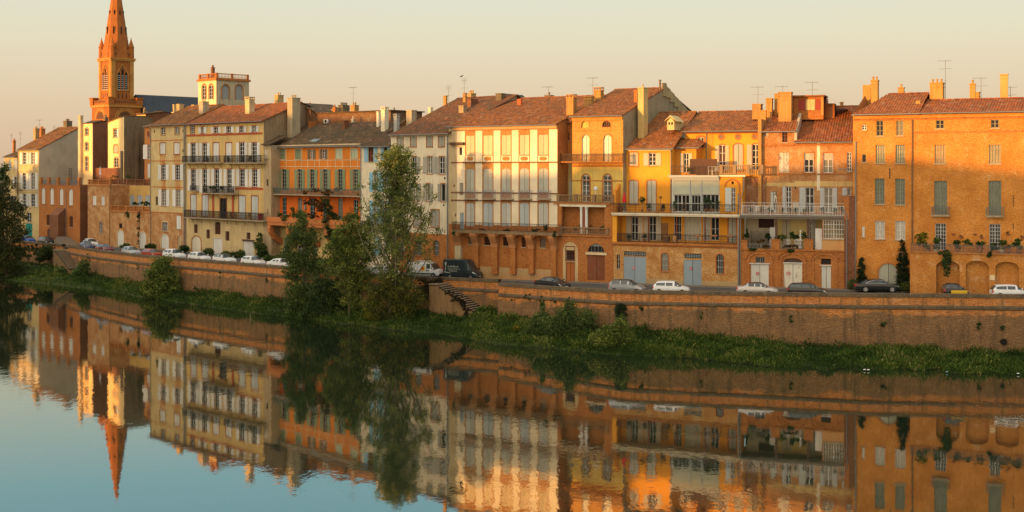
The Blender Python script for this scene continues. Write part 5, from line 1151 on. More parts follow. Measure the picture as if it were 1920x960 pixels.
# upper level: left wing
OW = 2.4; b.off = OW
b.win(167, 188, 235, 298, 'c', shm=BEIGE, arch=.25, **tr); b.win(320, 193, 374, 294, sh='lr', sw=40, shm=BEIGE, rows=3, arch=.25, **tr); b.win(167, 410, 235, 598, 'c', shm=SH2, arch=.25, **tr); b.win(307, 408, 375, 655, 'c', shm=SH2, arch=.25, sill=False, **tr)
zE = b.z(300, 156); uA, uB = b.u(112), b.u(498); b.wall(uA, uB, zg1 - .3, zE, YEL, D=8.5); b.slabbox(112, 498, 162, .25, .12, PALEPL, 'cornice'); b.pipe(494, 170, 640)
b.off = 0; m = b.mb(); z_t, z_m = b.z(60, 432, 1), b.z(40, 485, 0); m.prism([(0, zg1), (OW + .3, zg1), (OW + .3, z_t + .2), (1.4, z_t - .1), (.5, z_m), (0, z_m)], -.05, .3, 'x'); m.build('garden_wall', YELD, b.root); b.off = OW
# middle winter room with blinds
b.off = 1.7; uC, uD = b.u(500), b.u(872); zc0 = b.z(690, 372)
b.win(515, 523, 638, 655, 'w', cols=4, rows=2, fm=WHITE, sill=False); b.win(652, 525, 726, 655, 'w', cols=3, rows=2, fm=WHITE, sill=False); b.win(738, 520, 868, 655, 'w', cols=4, rows=2, sill=False)
b.wall(uC, uD, zg1, zc0, paint((.50, .50, .45)), D=6); BL = plaster((.42, .41, .30), .12)
for X0, X1 in ((508, 638), (650, 728), (739, 869)):
    u0, u1, z0, z1 = b.rect(X0, 404, X1, 520); m = b.mb(); m.box(u0, u1, -.06, -.01, z0, z1); m.box(u0, u1, -.09, -.062, z0, z0 + .1); m.build('roller_blind', BL, b.root)
for Y, p_ in ((370, .5), (383, .35), (396, .2)): b.slabbox(482 + (Y - 370), 872, Y, .2, p_, PGREY, 'eaves_board')
m = b.mb()
for X in (642, 731):
    u = b.u(X); m.box(u - .07, u + .07, -.14, -.002, zg1, zc0 - .5)
m.build('downpipe', PGREY, b.root)
# right part with the red arch
b.off = 1.7; uE = b.u(1052)
b.win(966, 468, 998, 655, 'w', rows=5, cols=2, sh='l', sw=46, shm=paint((.50, .53, .50)), sill=False); b.win(966, 418, 984, 440, 'n', pane=DARKHOLE)
b.wall(uD + .01, uE, zg1, b.z(960, 376), YEL, D=6); m = b.mb(); uc, zz = b.p(974, 460); hw = b.u(1038) - uc
for i in range(12):
    t0, t1 = pi * i / 12, pi * (i + 1) / 12; m.prism([(uc + hw * cos(t0), zz + hw * sin(t0)), (uc + hw * cos(t1), zz + hw * sin(t1)), (uc + (hw - .22) * cos(t1), zz + (hw - .22) * sin(t1)), (uc + (hw - .22) * cos(t0), zz + (hw - .22) * sin(t0))], -.04, .02, 'y')
m.box(uc + hw - .22, uc + hw, -.04, .02, zz - 2.6, zz - .002); m.build('arch', ORTRIM, b.root); b.slabbox(872, 1078, 368, .2, .25, PALEPL, 'cornice')
u_, z_ = uD, b.z(690, 362); b.railing(b.root, uC, uD, -.1, zc0, b.z(690, 293), paint((.05, .025, .015)), 'ornate', 0, .17)
b.balustrade(b.root, uD + .25, b.u(1205), -.05, b.z(1040, 362), b.z(1040, 290), plaster((.26, .17, .09), .5), 3)
# left return block and main upper wing
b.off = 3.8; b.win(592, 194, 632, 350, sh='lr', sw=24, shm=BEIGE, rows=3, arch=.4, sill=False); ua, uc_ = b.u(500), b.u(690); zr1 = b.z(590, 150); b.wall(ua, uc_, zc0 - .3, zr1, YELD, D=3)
b.off = 6.2; ua2, ub2 = b.u(604), b.u(1208); zM = b.z(1000, 18)
b.win(703, 74, 750, 154, rows=3, trim=ORTRIM, tw=.3, arch=.2); b.win(869, 130, 919, 330, 'w', rows=3, arch=.5, sh='lr', sw=26, shm=BEIGE, trim=ORTRIM, tw=.12, pane=plain((.10, .04, .02))); b.win(983, 122, 1055, 330, 'c', arch=.5, shm=SH2, **tr); b.win(1127, 125, 1183, 330, 'w', rows=4, arch=.3, sh='l', sw=38, shm=SH2, **tr)
b.wall(ua2, ub2, zc0 - .3, zM, YEL, D=9, right=True)
for X, Y in ((886, 69), (1018, 68), (1149, 66)):
    u, z = b.p(X, Y); m = b.mb()
    for i in range(16):
        t0, t1 = 2 * pi * i / 16, 2 * pi * (i + 1) / 16; m.prism([(u + .26 * cos(t0), z + .26 * sin(t0)), (u + .26 * cos(t1), z + .26 * sin(t1)), (u + .42 * cos(t1), z + .42 * sin(t1)), (u + .42 * cos(t0), z + .42 * sin(t0))], -.05, .02, 'y')
    o = m.build('round_window', ORTRIM, b.root); m = b.mb(); m.prism([(u + .27 * cos(pi * i / 8), z + .27 * sin(pi * i / 8)) for i in range(16)], -.02, .015, 'y'); m.build('pane', plain((.22, .13, .07)), o)
b.slabbox(604, 1200, 26, .25, .15, RUST, 'cornice'); b.pipe(772, 35, 280); m = b.mb(); u0, u1, z0, z1 = b.rect(786, 30, 822, 290); m.box(u0, u1, -.05, .02, z0, z1); m.build('pilaster', YELD, b.root)
b.roof(ua2 - .3, ub2 + .2, zM, 6.5, zM + 2.5, 9, zM + 1.6, mat=TILES_RED, y0=0); R15 = b.roofobj
b.off = OW; yR = 11.5; zR = b.ray(1262, 212, yR)[1]; b.roof(uA - .3, uB + .35, zE, yR - OW, zR, yR, zR - .5, mat=TILES_RED, hr=0); 
b.off = 3.8; b.roof(ua - .2, uc_ + .5, zr1, 2.6, zr1 + 1.0, 3, zr1 + .8, mat=TILES_RED, hr=1.2)
m = b.mb(); u0, u1 = b.u(-25 + 505 - 480 + 0), b.u(120)
b.off = OW; b.Z = (1040, 140, 6.4)   # little gabled dormer
u0, z0 = b.p(1350, 635, 4.2); u1, z1 = b.p(1434, 560, 4.2); m = b.mb(); m.box(u0, u1, 1.8, 5.5, z0 - .3, z1); um = (u0 + u1) / 2
m.prism([(u0 - .35, z1 - .02), (um, z1 + .75), (u1 + .35, z1 - .02), (um, z1 + .55)], 1.6, 4.8, 'y'); m.prism([(u0, z1), (u1, z1), (um, z1 + .5)], 1.8, 4.6, 'y'); dm = m.build('dormer', plaster((.62, .46, .2), .2), b.roofobj)
m = b.mb(); w_ = (u1 - u0); m.box(u0 + w_ * .18, u0 + w_ * .42, 1.78, 1.82, z0 + .35, z1 - .1); m.box(u0 + w_ * .58, u0 + w_ * .82, 1.78, 1.82, z0 + .35, z1 - .1); m.build('dormer_window', DARKHOLE, dm)
b.off = 0; b.Z = ZG; b.roofobj = R15; b.chim(90, 148, 134, 182, 9, mat=LIT, pots=0); b.antenna(114, 72, 160, 9); b.pipe(33, 520, 905, r=.07)
m = b.mb(); b.Z = Z1; u, z = b.p(1010, 700); m.tube([(b.W + .12, -.05, -.2), (b.W + .12, -.05, zg1 + 1.5), (b.W + .3, .8, zg1 + 3.2), (b.W + .1, 1.6, zg1 + 4.4)], .06); m.build('drainpipe', ZINC, b.root)

# 16 brick house with the flower terrace
b = B('terrace_house', 'old brick house with a flower filled loggia over three garage arches and mixed tiled roofs', 'house', 1388, 1590, ZG)
FB = brick((.46, .19, .055), (.38, .145, .04), (.50, .32, .15), pale=.4, palec=(.52, .36, .18)); b.sidemi = 0; BZ = b
b.off = 3.2
b.win(202, 348, 244, 430, 'c', shm=peeled((.46, .42, .34), (.2, .12, .08), .4)); CUR = curtain((.44, .38, .26))
b.win(308, 351, 347, 432, 'w', rows=3, cols=2, trim=TRIMBRICK, tw=.1); b.win(388, 351, 429, 434, 'w', rows=3, cols=2, trim=TRIMBRICK, tw=.1); b.win(487, 347, 506, 428, 'w', rows=5, cols=2)
u0, u1, z0, z1 = b.rect(308, 351, 347, 378); 
for X0, X1 in ((312, 343), (392, 425)):
    u0, u1, z0, z1 = b.rect(X0, 354, X1, 378); m = b.mb(); m.box(u0, u1, .09, .10, z0, z1); m.build('blind', CUR, b.root)
b.win(216, 263, 238, 306, 'w', rows=3, fm=RUST); b.win(143, 264, 158, 281, 'n', pane=curtain())
b.win(231, 491, 254, 600, 'w', rows=5, cols=2, sh='l', sw=13, shm=PGREY); b.win(313, 495, 349, 600, 'w', rows=3, sh='l', sw=24, shm=PGREY); b.win(392, 496, 428, 600, 'w', rows=3, sh='lr', sw=17, shm=PGREY); b.win(488, 497, 505, 529, 'w', rows=1, cols=1, sh='l', sw=20, shm=PGREY); b.win(166, 512, 193, 600, 'c', shm=PALEPL if False else paint((.50, .48, .42)), door=True)
uA, uB, uM = b.u(130), b.u(516), b.u(266); zE1 = b.z(198, 258); zE2 = b.z(385, 302); zm = b.z(320, 490); zt = b.z(300, 618)
CB = plaster((.56, .38, .15), .45)
zo = [(uM, b.u(520), zm, b.z(320, 468), 1), (b.u(361), b.u(374), zm - .5, zE2, 2), (b.u(193), b.u(265), -9, b.z(230, 498), 0)]
b.wall(uA, uM, zt - 1, zE1, [FB, CB, PALEPL], zones=[(uA, uM, zm, b.z(200, 475), 1)], D=12); b.wall(uM + .01, uB, zt - 1, zE2, [FB, CB, PALEPL], zones=zo, D=14)
b.slabbox(130, 265, 314, .18, .08, TRIMBRICK); b.slabbox(268, 512, 312, .18, .08, TRIMBRICK); b.slabbox(130, 512, 436, .14, .06, TRIMBRICK)
yA = 9.2; zA = b.ray(1520, 212, yA)[1]; b.roof(uA - .2, uM + .2, zE1, yA - 3.2, zA, yA, zA, mat=tiles((.36, .11, .028), (.17, .05, .016), (.13, .065, .022), .3)); RA = b.roofobj
yB_ = 13.5; zB_ = b.ray(1575, 201, yB_)[1]; b.roof(uM + .0, uB + .1, zE2, yB_ - 3.2, zB_, yB_, zB_ - 1, mat=tiles((.30, .09, .026), (.14, .044, .017), (.10, .06, .022), .4)); RB = b.roofobj
m = b.mb(); m.prism([(0, zE2), (12, zE2), (12, zE1 + 2.6), (5.2, zE1 + 2.3), (0, zE1)], uM - .01, uM + .3, 'x'); m.build('gable', GREYPL, b.root)
# attic studio
u0, zs_ = b.p(262, 180, 8.4); u1 = b.u(388, 8.4); zt_ = b.z(320, 114, 8.4); u2 = b.u(455, 12)
m = b.mb(); m.box(u0, u1, 5.3, 12.0, zE1 + 1.5, zt_); att = m.build('attic_room', BRK, RA)
m = b.mb(); m.box(u0 - .2, u1 + .2, 4.9, 9.2, zt_ + .004, zt_ + .16); m.add([(u1 + .2, 5.0, zt_ + .17), (u1 + .2, 9.2, zt_ + .17), (u1 + 3.2, 9.2, zt_ - 1.9), (u1 + 3.2, 5.0, zt_ - 1.9)], [(0, 1, 2, 3)]); m.box(u1 + .01, u1 + 1.2, 6.6, 9.0, zE1 + 1.5, zt_ - .8); m.build('attic_roof', TILES_RED, RA)
m = b.mb(); w_ = (u1 - u0)
m.box(u0 + w_ * .18, u0 + w_ * .40, 5.26, 5.29, zs_ + .25, zt_ - .35); m.box(u0 + w_ * .74, u0 + w_ * .90, 5.26, 5.29, zs_ + .25, zt_ - .35); m.build('attic_shutter', paint((.30, .04, .02)), att)
m = b.mb(); m.box(u0 + w_ * .42, u0 + w_ * .72, 5.25, 5.29, zs_ + .25, zt_ - .35); m.build('attic_window', curtain((.60, .42, .14)), att)
m = b.mb(); m.box(u0 + w_ * .92, u1 + .02, 5.2, 5.29, zs_ - .4, zt_); m.build('attic_post', LIT, att)
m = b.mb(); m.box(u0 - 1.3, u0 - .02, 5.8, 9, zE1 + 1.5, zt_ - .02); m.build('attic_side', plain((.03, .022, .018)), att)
b.off = 0; b.roofobj = RA
b.chim(200, 98, 260, 212, 6.0, mat=LIT, ratio=1.0, pots=0); b.chim(183, 104, 202, 170, 8.2, mat=LIT, ratio=.8, pots=0); b.chim(147, 124, 178, 222, 7.4, mat=LIT, ratio=1.6, pots=0); b.chim(125, 175, 150, 235, 5.5, mat=LIT, ratio=1.0, pots=0)
b.chim(458, 140, 472, 170, 16, mat=LIT, pots=0, parent=RB); b.antenna(217, 70, 98, 6.5); b.antenna(342, 52, 112, 9, style=0); u, z = b.p(130, 200, 3.0)
m = b.mb(); m.box(u - .4, u, 2.7, 12, zt, b.z(130, 208, 3)); m.build('party_wall', LIT, b.root)
# terrace slab, loggia, ground floor arches
b.Z = ZJ; zg = b.z(450, 600); zs1 = b.z(450, 322); W = b.W
m = b.mb(); m.box(-.05, b.u(886), -.25, 3.3, zs1 - .2, zs1); m.box(0, b.u(886), -.1, 3.25, zs1 - .42, zs1 - .204); m.build('terrace_slab', paint((.16, .13, .10)), b.root)
RL = paint((.55, .54, .50)); u0, u1 = b.u(50), b.u(884)
b.railing(b.root, u0, u1, -.2, zs1 + .004, b.z(450, 243), RL, 'iron', 0, .18); b.railing(b.root, u0, u1, .3, zs1 + .004, b.z(450, 220), RL, 'iron', 0, 1.2)
m = b.mb(); u_ = b.u(245); m.box(-.02, u_ * 0 + b.u(242, 3.0), 3.0, 3.19, zs1, b.z(150, 10, 3.0)); m.build('blank_wall', brick((.30, .12, .05), (.24, .09, .04), (.34, .22, .12), pale=.2), b.root)
m = b.mb(); u0, u1 = b.u(886), b.u(975); zp_ = b.z(930, 165); m.box(u0, u1, -.15, 3.2, -.6, zp_); m.build('pier_wall', BRKD, b.root); m = b.mb(); m.box(u0 - .02, u0 + .55, -.18, -.153, zs1 - .4, zp_ - .003); m.build('pier_face', BRK, b.root)
b.off = 2.8; LY = plaster((.58, .44, .17), .3)
b.win(378, 356, 450, 600, 'c', shm=paint((.40, .33, .22)), sill=False); b.win(598, 358, 622, 600, 'w', fm=WHITE, rows=5, cols=1, sh='r', sw=32, shm=SH2, sill=False); b.win(184, 350, 310, 425, 'n', pane=plain((.05, .02, .015)))
b.wall(.2, W - .3, zg, zs1 - .2, [LY, plaster((.42, .36, .24), .5)], zones=[(0, b.u(330), -9, 99, 1)], D=.4, name='loggia_wall'); b.off = 0
m = b.mb(); u0, u1 = b.u(258), b.u(304); m.box(u0, u1, 2.0, 2.6, zg, b.z(280, 420, 2)); u0, u1 = b.u(645), b.u(700); m.box(u0, u1, .6, 1.2, zg, b.z(670, 430, .6)); m.build('cupboard', WHITE, b.root)
for X in (328, 588): 
    m = b.mb(); u = b.u(X); m.box(u - .12, u + .12, .05, .3, zg, zs1 - .42); m.build('post', DARKWOOD, b.root)
b.ops.append(('F', 0., b.u(60), b.u(705), zg, zs1 - .3, 0.))
b.win(712, 360, 888, 514, 'w', rows=4, cols=8, fm=WHITE, pane=glass((.10, .07, .03)), sill=True)
DW = paint((.60, .58, .50), .7, .25); PEEL = peeled(amt=.75)
b.win(122, 722, 268, 925, 'c', shm=DW, door=True); b.win(390, 714, 542, 925, 'c', shm=peeled((.58, .53, .42), (.30, .20, .12), .25), door=True); b.win(699, 737, 778, 925, 'c', shm=DW, door=True)
lv = [o for o in bpy.data.objects if o.parent == b.root and o.name.startswith('door_leaf')]
lv.sort(key=lambda o: sum(v.co.x for v in o.data.vertices) / len(o.data.vertices)); 
if len(lv) >= 2: lv[-5].data.materials[0] = PEEL
b.win(391, 673, 541, 708, 'w', arch=.35, cols=6, rows=1, fm=DARKWOOD, pane=plain((.10, .06, .04)), sill=False); b.win(160, 663, 235, 712, 'w', cols=4, rows=1, fm=ZINC, sill=False); b.win(697, 676, 777, 724, 'd', fm=DARKHOLE, pane=plain((.05, .03, .02)), sill=False)
zpar_ = b.z(450, 526)
b.wall(0, b.u(905), -.6, zg, BRK, D=3.3); b.wall(b.u(705), b.u(905), zg + .001, zs1 - .42, [BRK, plaster((.50, .27, .10), .7, (.45, .14, .04))], zones=[(0, 99, zg, b.z(800, 520), 1)], D=2.6)
for X0, X1, Y in ((36, 92, 530), (290, 358, 524), (556, 630, 524)):
    u0, u1 = b.u(X0), b.u(X1); m = b.mb(); m.box(u0, u1, -.04, .4, zg + .003, b.z(X0, Y)); m.box(u0 - .05, u1 + .05, -.09, .45, b.z(X0, Y) + .001, b.z(X0, Y) + .09); m.build('parapet_pier', BRK, b.root)
for X0, X1 in ((93, 289), (359, 555)): b.railing(b.root, b.u(X0), b.u(X1), .1, zg + .004, b.z(200, 555), ZINC, 'iron', 0, .2)
b.slabbox(34, 905, 600, .16, .14, BRK, 'cornice')
for X0, X1, Yt in ((92, 302, 636), (352, 574, 640), (622, 834, 645)):
    uc = (b.u(X0) + b.u(X1)) / 2; hw = (b.u(X1) - b.u(X0)) / 2 - .25; zt_ = b.z(uc * 0 + (X0 + X1) / 2, Yt); N = 12; rise = .55 * hw; zc_ = zt_ - rise; m = b.mb()
    for i in range(N):
        t0, t1 = pi * i / N, pi * (i + 1) / N
        for r0_, r1_, pr_ in ((0, .22, .1), (.34, .44, .13)): m.prism([(uc + (hw + r0_) * cos(t0), zc_ + (rise + r0_) * sin(t0)), (uc + (hw + r0_) * cos(t1), zc_ + (rise + r0_) * sin(t1)), (uc + (hw + r1_) * cos(t1), zc_ + (rise + r1_) * sin(t1)), (uc + (hw + r1_) * cos(t0), zc_ + (rise + r1_) * sin(t0))], -pr_, .02, 'y')
    for sg in (-1, 1): a_, c_ = sorted((uc + sg * hw, uc + sg * (hw + .22))); m.box(a_, c_, -.1, .02, -.6, zc_ - .005)
    m.build('arch', TRIMBRICK, b.root)
for X0, X1, Y in ((110, 282, 717), (386, 546, 711), (690, 782, 731)):
    u0, u1 = b.u(X0), b.u(X1); z = b.z((X0 + X1) / 2, Y); m = b.mb(); m.box(u0, u1, -.12, .02, z - .05, z + .05); m.build('lintel', WHITE, b.root)
for X, Y in ((176, 798), (433, 797)):
    u, z = b.p(X, Y); m = b.mb(); m.prism([(u + .2 * cos(k * pi / 8), z + .2 * sin(k * pi / 8)) for k in range(16)], .0, .03, 'y'); o = m.build('road_sign', paint((.50, .03, .03)), b.root); m = b.mb(); m.prism([(u + .12 * cos(k * pi / 8), z + .12 * sin(k * pi / 8)) for k in range(16)], -.012, -.001, 'y'); o2 = m.build('sign_disc', paint((.45, .35, .38)), o)
b.pipe(22, 150, 880, r=.07); m = b.mb(); u = b.u(908); m.tube([(u, -.3, .2), (u, -.3, zg + 4.0), (u - .4, -.3, zg + 4.8)], .05); m.build('drainpipe', ZINC, b.root); m = b.mb(); u = b.u(975); m.tube([(u + .05, -.1, .3), (u + .05, -.1, zp_ + 3.0), (u - 1.8, -.1, zp_ + 3.1)], .07); m.build('drainpipe', ZINC, b.root)

# 17 tall plain brick mansion at the right
b = B('mansion', 'tall plain golden brick mansion with sparse green framed windows and a plant terrace on arches', 'house', 1599.5, 2040, ZH)
MB_ = brick((.60, .225, .030), (.49, .165, .020), (.62, .33, .10), dark=.2, pale=.05, palec=(.60, .36, .14)); GF = paint((.22, .23, .15), .6, .2); BF = paint((.30, .24, .13), .6, .2); DG = paint((.12, .14, .11))
tr = dict(trim=None); DEEP = glass((.02, .018, .012)); CT = curtain((.30, .28, .16))
b.win(76, 280, 94, 300, rows=2, fm=WHITE); b.win(132, 263, 159, 323, rows=3, fm=BF); b.win(210, 263, 238, 322, rows=3, fm=BF); b.win(365, 261, 397, 295, rows=2, fm=BF); b.win(580, 259, 612, 292, rows=2, fm=BF)
b.win(76, 394, 92, 427, arch=.5, rows=1, cols=1, fm=BF)
b.win(129, 358, 166, 430, rows=4, cols=4, fm=BF, pane=CT); b.win(207, 358, 244, 430, rows=4, cols=4, fm=DG, pane=CT); b.win(360, 357, 404, 432, rows=4, cols=4, fm=BF, pane=curtain((.40, .24, .09))); b.win(573, 357, 619, 432, rows=4, cols=4, fm=GF, pane=curtain((.34, .24, .11)))
b.win(126, 490, 164, 590, rows=6, cols=4, fm=GF, pane=curtain((.14, .15, .11))); b.win(206, 491, 244, 593, rows=6, cols=4, fm=GF, pane=curtain((.14, .15, .11))); b.win(358, 499, 409, 632, rows=7, cols=4, fm=GF, pane=curtain((.16, .17, .12))); b.win(571, 499, 621, 636, rows=7, cols=4, fm=GF, pane=curtain((.16, .17, .12)))
b.win(127, 656, 165, 727, rows=4, cols=4, fm=WHITE, pane=curtain((.50, .47, .38))); b.win(206, 656, 245, 730, rows=4, cols=4, fm=WHITE, pane=curtain((.50, .47, .38))); b.win(76, 677, 86, 719, 'c', shm=WHITE)
b.win(362, 666, 405, 770, rows=7, cols=4, fm=PGREY, pane=DEEP, sill=False); b.win(574, 668, 618, 770, rows=7, cols=4, fm=PGREY, pane=DEEP, sill=False)
for X in (785, 960):
    b.win(X, 260, X + 34, 293, rows=2, fm=BF); b.win(X - 3, 357, X + 43, 432, rows=4, cols=4, fm=GF, pane=CT); b.win(X - 4, 499, X + 46, 636, rows=7, cols=4, fm=GF, pane=CT); b.win(X, 668, X + 44, 770, rows=7, cols=4, fm=PGREY, sill=False)
b.win(141, 823, 217, 915, 'c', arch=1.0, shm=paint((.34, .34, .26), .7, .2), door=True, trim=TRIMBRICK, tw=.2)
zE = b.z(300, 234); us = b.u(272); b.sidemi = 0; yR = 7.; zR = b.ray(1700, 177, yR)[1]; yR2 = 5.5; zR2 = b.ray(1850, 187, yR2)[1]
b.wall(0, us, -.6, zE, MB_, D=22, roofp=(yR, zR, 14, zE), right=False); b.wall(us + .001, b.W, -.6, zE, MB_, D=22, roofp=(yR2, zR2, 14, zE - 1), left=False)
b.roof(-.1, us + .8, zE, yR, zR, 14, zE, mat=tiles((.34, .11, .028), (.18, .055, .017), (.14, .07, .022), .3), hl=2.8, hr=0); RL_ = b.roofobj
b.roof(us + .8, b.W, zE, yR2, zR2, 14, zE - 1, mat=tiles((.34, .10, .026), (.18, .055, .017), (.13, .065, .022), .3)); RR_ = b.roofobj
b.slabbox(42, 900, 240, .3, .22, MB_, 'cornice'); b.slabbox(42, 900, 252, .14, .1, TRIMBRICK, 'cornice'); b.slabbox(275, 900, 303, .14, .06, TRIMBRICK)
b.pipe(273, 260, 745, r=.07, mat=paint((.16, .09, .05))); b.pipe(52, 345, 770, r=.07)
for X0, X1, Yr, Yf in ((348, 417, 600, 634), (560, 631, 602, 637), (775, 845, 602, 637)): b.balcony(X0, X1, Yr, Yf, .5, mat=paint((.16, .17, .15)))
for X0, Y0, X1, Y1 in ((183, 450, 186, 490), (667, 555, 669, 600), (667, 665, 669, 690)):
    u0, u1, z0, z1 = b.rect(X0, Y0, X1, Y1); m = b.mb(); m.box(u0, u1, -.05, .0, z0, z1); m.build('wall_anchor', IRON, b.root)
b.Z = (1580, 90, 5.647); LIT2 = plaster((.46, .24, .06), .6, (.2, .09, .03))
b.chim(212, 392, 300, 580, 8.5, mat=LIT2, ratio=.3, pots=0, cap=False, parent=RL_); b.chim(298, 348, 385, 560, 6.5, mat=LIT2, ratio=1.2, pots=2, parent=RL_); b.chim(585, 425, 655, 490, 13, mat=LIT2, pots=1, parent=RL_); b.chim(775, 560, 825, 640, 3.0, mat=LIT2, pots=0, ratio=.8, cap=False, parent=RL_)
b.chim(922, 375, 1078, 570, 5.5, mat=LIT2, ratio=1.0, pots=3, parent=RR_); b.chim(1345, 385, 1408, 560, 6.0, mat=LIT2, ratio=.8, pots=1, parent=RR_); b.chim(1405, 475, 1455, 545, 8, mat=LIT2, ratio=.8, pots=0, parent=RR_); b.chim(1667, 285, 1752, 545, 8, mat=plaster((.50, .30, .09), .3), ratio=.5, pots=0, parent=RR_); b.chim(1772, 528, 1852, 552, 8, mat=TRIMBRICK, pots=0, parent=RR_)
b.antenna(1087, 130, 520, 7); b.antenna(1465, 312, 540, 9); b.antenna(1775, 408, 545, 9, style=0)
# plant terrace on brick arches
b.Z = ZH; TO = -3.0; b.off = TO; zt = b.z(500, 786); ua = b.u(264); ue = b.W
AR = [(366, 458, 812), (482, 572, 812), (598, 690, 816), (718, 800, 818), (830, 920, 818)]
for X0, X1, Yt in AR:
    u0, u1 = b.u(X0), b.u(X1); zt_ = b.z((X0 + X1) / 2, Yt); b.ops.append(('F', TO, u0, u1, -.5, zt_, (u1 - u0) * .28)); 
b.wall(ua, ue, -.6, zt, brick((.54, .20, .03), (.45, .155, .022), (.54, .32, .11), pale=.08), D=.6, top=False, name='terrace_wall', right=False)
m = b.mb(); m.box(ua, ue, .005, 2.995, zt - .3, zt - .005); m.box(ua + .01, ue, -.12, .3, zt, zt + .14); m.box(ua, ue, -.08, .0, b.z(500, 838), b.z(500, 832)) if False else None; m.build('terrace_floor', TRIMBRICK, b.root)
m = b.mb(); m.box(ua + .001, ua + .5, .6, 2.995, -.6, zt - .31); m.build('end_wall', BRK, b.root)
m = b.mb(); m.box(ua + .5, ue, 2.2, 2.35, -.6, zt - .31); m.build('back_wall', brick((.40, .13, .04), (.33, .10, .03), (.42, .25, .12), pale=.1), b.root)
for X0, X1, Y in ((525, 553, 818), (625, 652, 820)):
    u0, u1, z0, z1 = b.rect(X0, Y - 4, X1, Y + 8, TO + 1.59); m = b.mb(); m.box(u0, u1, 2.15, 2.2, z0, z1); m.build('vent', DARKHOLE, b.root)
u0, u1, z0, z1 = b.rect(576, 868, 596, 888); m = b.mb(); m.box(u0, u1, -.06, .0, z0, z1); m.build('patch_stone', CREAMTRIM, b.root)
b.railing(b.root, ua + .1, ue, .0, zt + .145, b.z(500, 750), paint((.07, .075, .07), .5, .3), 'ornate', 0, .15); b.off = 0; MANS = b
# ---------------- unseen near bank block, added and shaped to shade the quay at sunset ----------------
CA = 60.0; PERP = Vector((.60, -.80)); HV = Vector(SUN_H); TE = math.tan(radians(SUN_EL))
def caster_h(P, z): return P.dot(PERP), z + (CA - P.dot(HV)) * TE
_prof = []
for px, yb, s in ((2040, 330, 17.8), (1900, 320, 17.4), (1700, 296, 16.9), (1600, 298, 16.5), (1430, 312, 16.2), (1390, 335, 16.1), (1170, 338, 15.4), (1150, 308, 15.4), (1075, 306, 15.1), (1048, 325, 15), (853, 330, 14.3), (849.5, 222, 14.3), (745, 220, 13.6), (700, 215, 13.3), (500, 212, 12), (300, 200, 10.8), (150, 345, 9.2), (72, 305, 9.5), (0, 300, 9.3), (-60, 300, 9.2)):
    P = facpt(px, s); _prof.append(caster_h(P, CZ - (yb - HY) / s))
_prof += [(-239.0, 42.0), (-240.0, 28.5)]; _prof = sorted(_prof, reverse=True)
root = empty('near_bank_shadow_caster', (HV.x * CA, HV.y * CA, 0), 0, 'unseen block on the near bank, added and shaped to cast the sunset shadow', 'building')
m = MB(); top = [(a, h) for a, h in _prof]; top = [(top[0][0] + 25, top[0][1] - 3)] + top + [(top[-1][0] - 150, 31.0)]
for (a, h), (c, g) in zip(top, top[1:]):
    P0, P1 = PERP * a, PERP * c; D = HV * 14
    vs = [(P0.x, P0.y, 0), (P1.x, P1.y, 0), (P1.x, P1.y, g), (P0.x, P0.y, h), (P0.x + D.x, P0.y + D.y, 0), (P1.x + D.x, P1.y + D.y, 0), (P1.x + D.x, P1.y + D.y, g - 3), (P0.x + D.x, P0.y + D.y, h - 3)]
    m.add(vs, [(0, 1, 2, 3), (4, 7, 6, 5), (3, 2, 6, 7)])
m.build('wall', plaster((.46, .30, .16), .5), root)  # shadow screen with its top cut to the shade line, no house wall
# ---------------- vegetation ----------------
LG = leafmat((.048, .085, .022), (.15, .18, .045)); LG2 = leafmat((.070, .105, .022), (.21, .23, .045)); LDK = leafmat((.026, .050, .016), (.085, .115, .032)); LIVY = leafmat((.036, .060, .018), (.10, .125, .03))
LRED = leafmat((.075, .045, .018), (.18, .10, .035)); LYEL = leafmat((.10, .10, .012), (.26, .22, .02)); LGRASS = leafmat((.034, .068, .010), (.095, .14, .020), (.22, .20, .06)); LBRN = leafmat((.05, .04, .018), (.13, .075, .03)); LCYP = leafmat((.014, .028, .010), (.035, .05, .016))
BARK = plaster((.16, .13, .09), .5)
def plant(name, label, cat, loc, group=None): return empty(name, loc, 0, label, cat, group)
def local(root, pts): return [tuple(Vector(p) - root.location) for p in pts]
def crown(root, blobs, d, n, size, mat, seed, dep=.8, nm='crown', **k):
    """blobs: (px,py,rx_px,ry_px[,depth offset]) seen at distance d, turned into real ellipsoids"""
    s = FPX / d; C = []; R = []
    for q in blobs:
        dd = d + (q[4] if len(q) > 4 else 0); C.append(tuple(at(q[0], q[1], dd) - root.location)); rx, rz = q[2] / s, q[3] / s; R.append((rx, min(rx, rz) * dep if rx < 2 else max(rx * dep, 1.0), rz))
    return leafcloud(nm, C, R, n, size, mat, root, seed=seed, **k)
def trunk(root, pts, r0, r1, branches=(), n=7):
    m = MB(); k = len(pts); m.tube(pts, [r0 + (r1 - r0) * i / (k - 1) for i in range(k)], n)
    for br in branches: m.tube(br, [r0 * .45 * (1 - .85 * i / (len(br) - 1)) for i in range(len(br))], 5)
    return m.build('trunk', BARK, root, smooth=True)
rt = random.Random(11)
def bd(px, f=.4): a, c = edgept(px).y, wall_any(px).y; return a + (c - a) * f
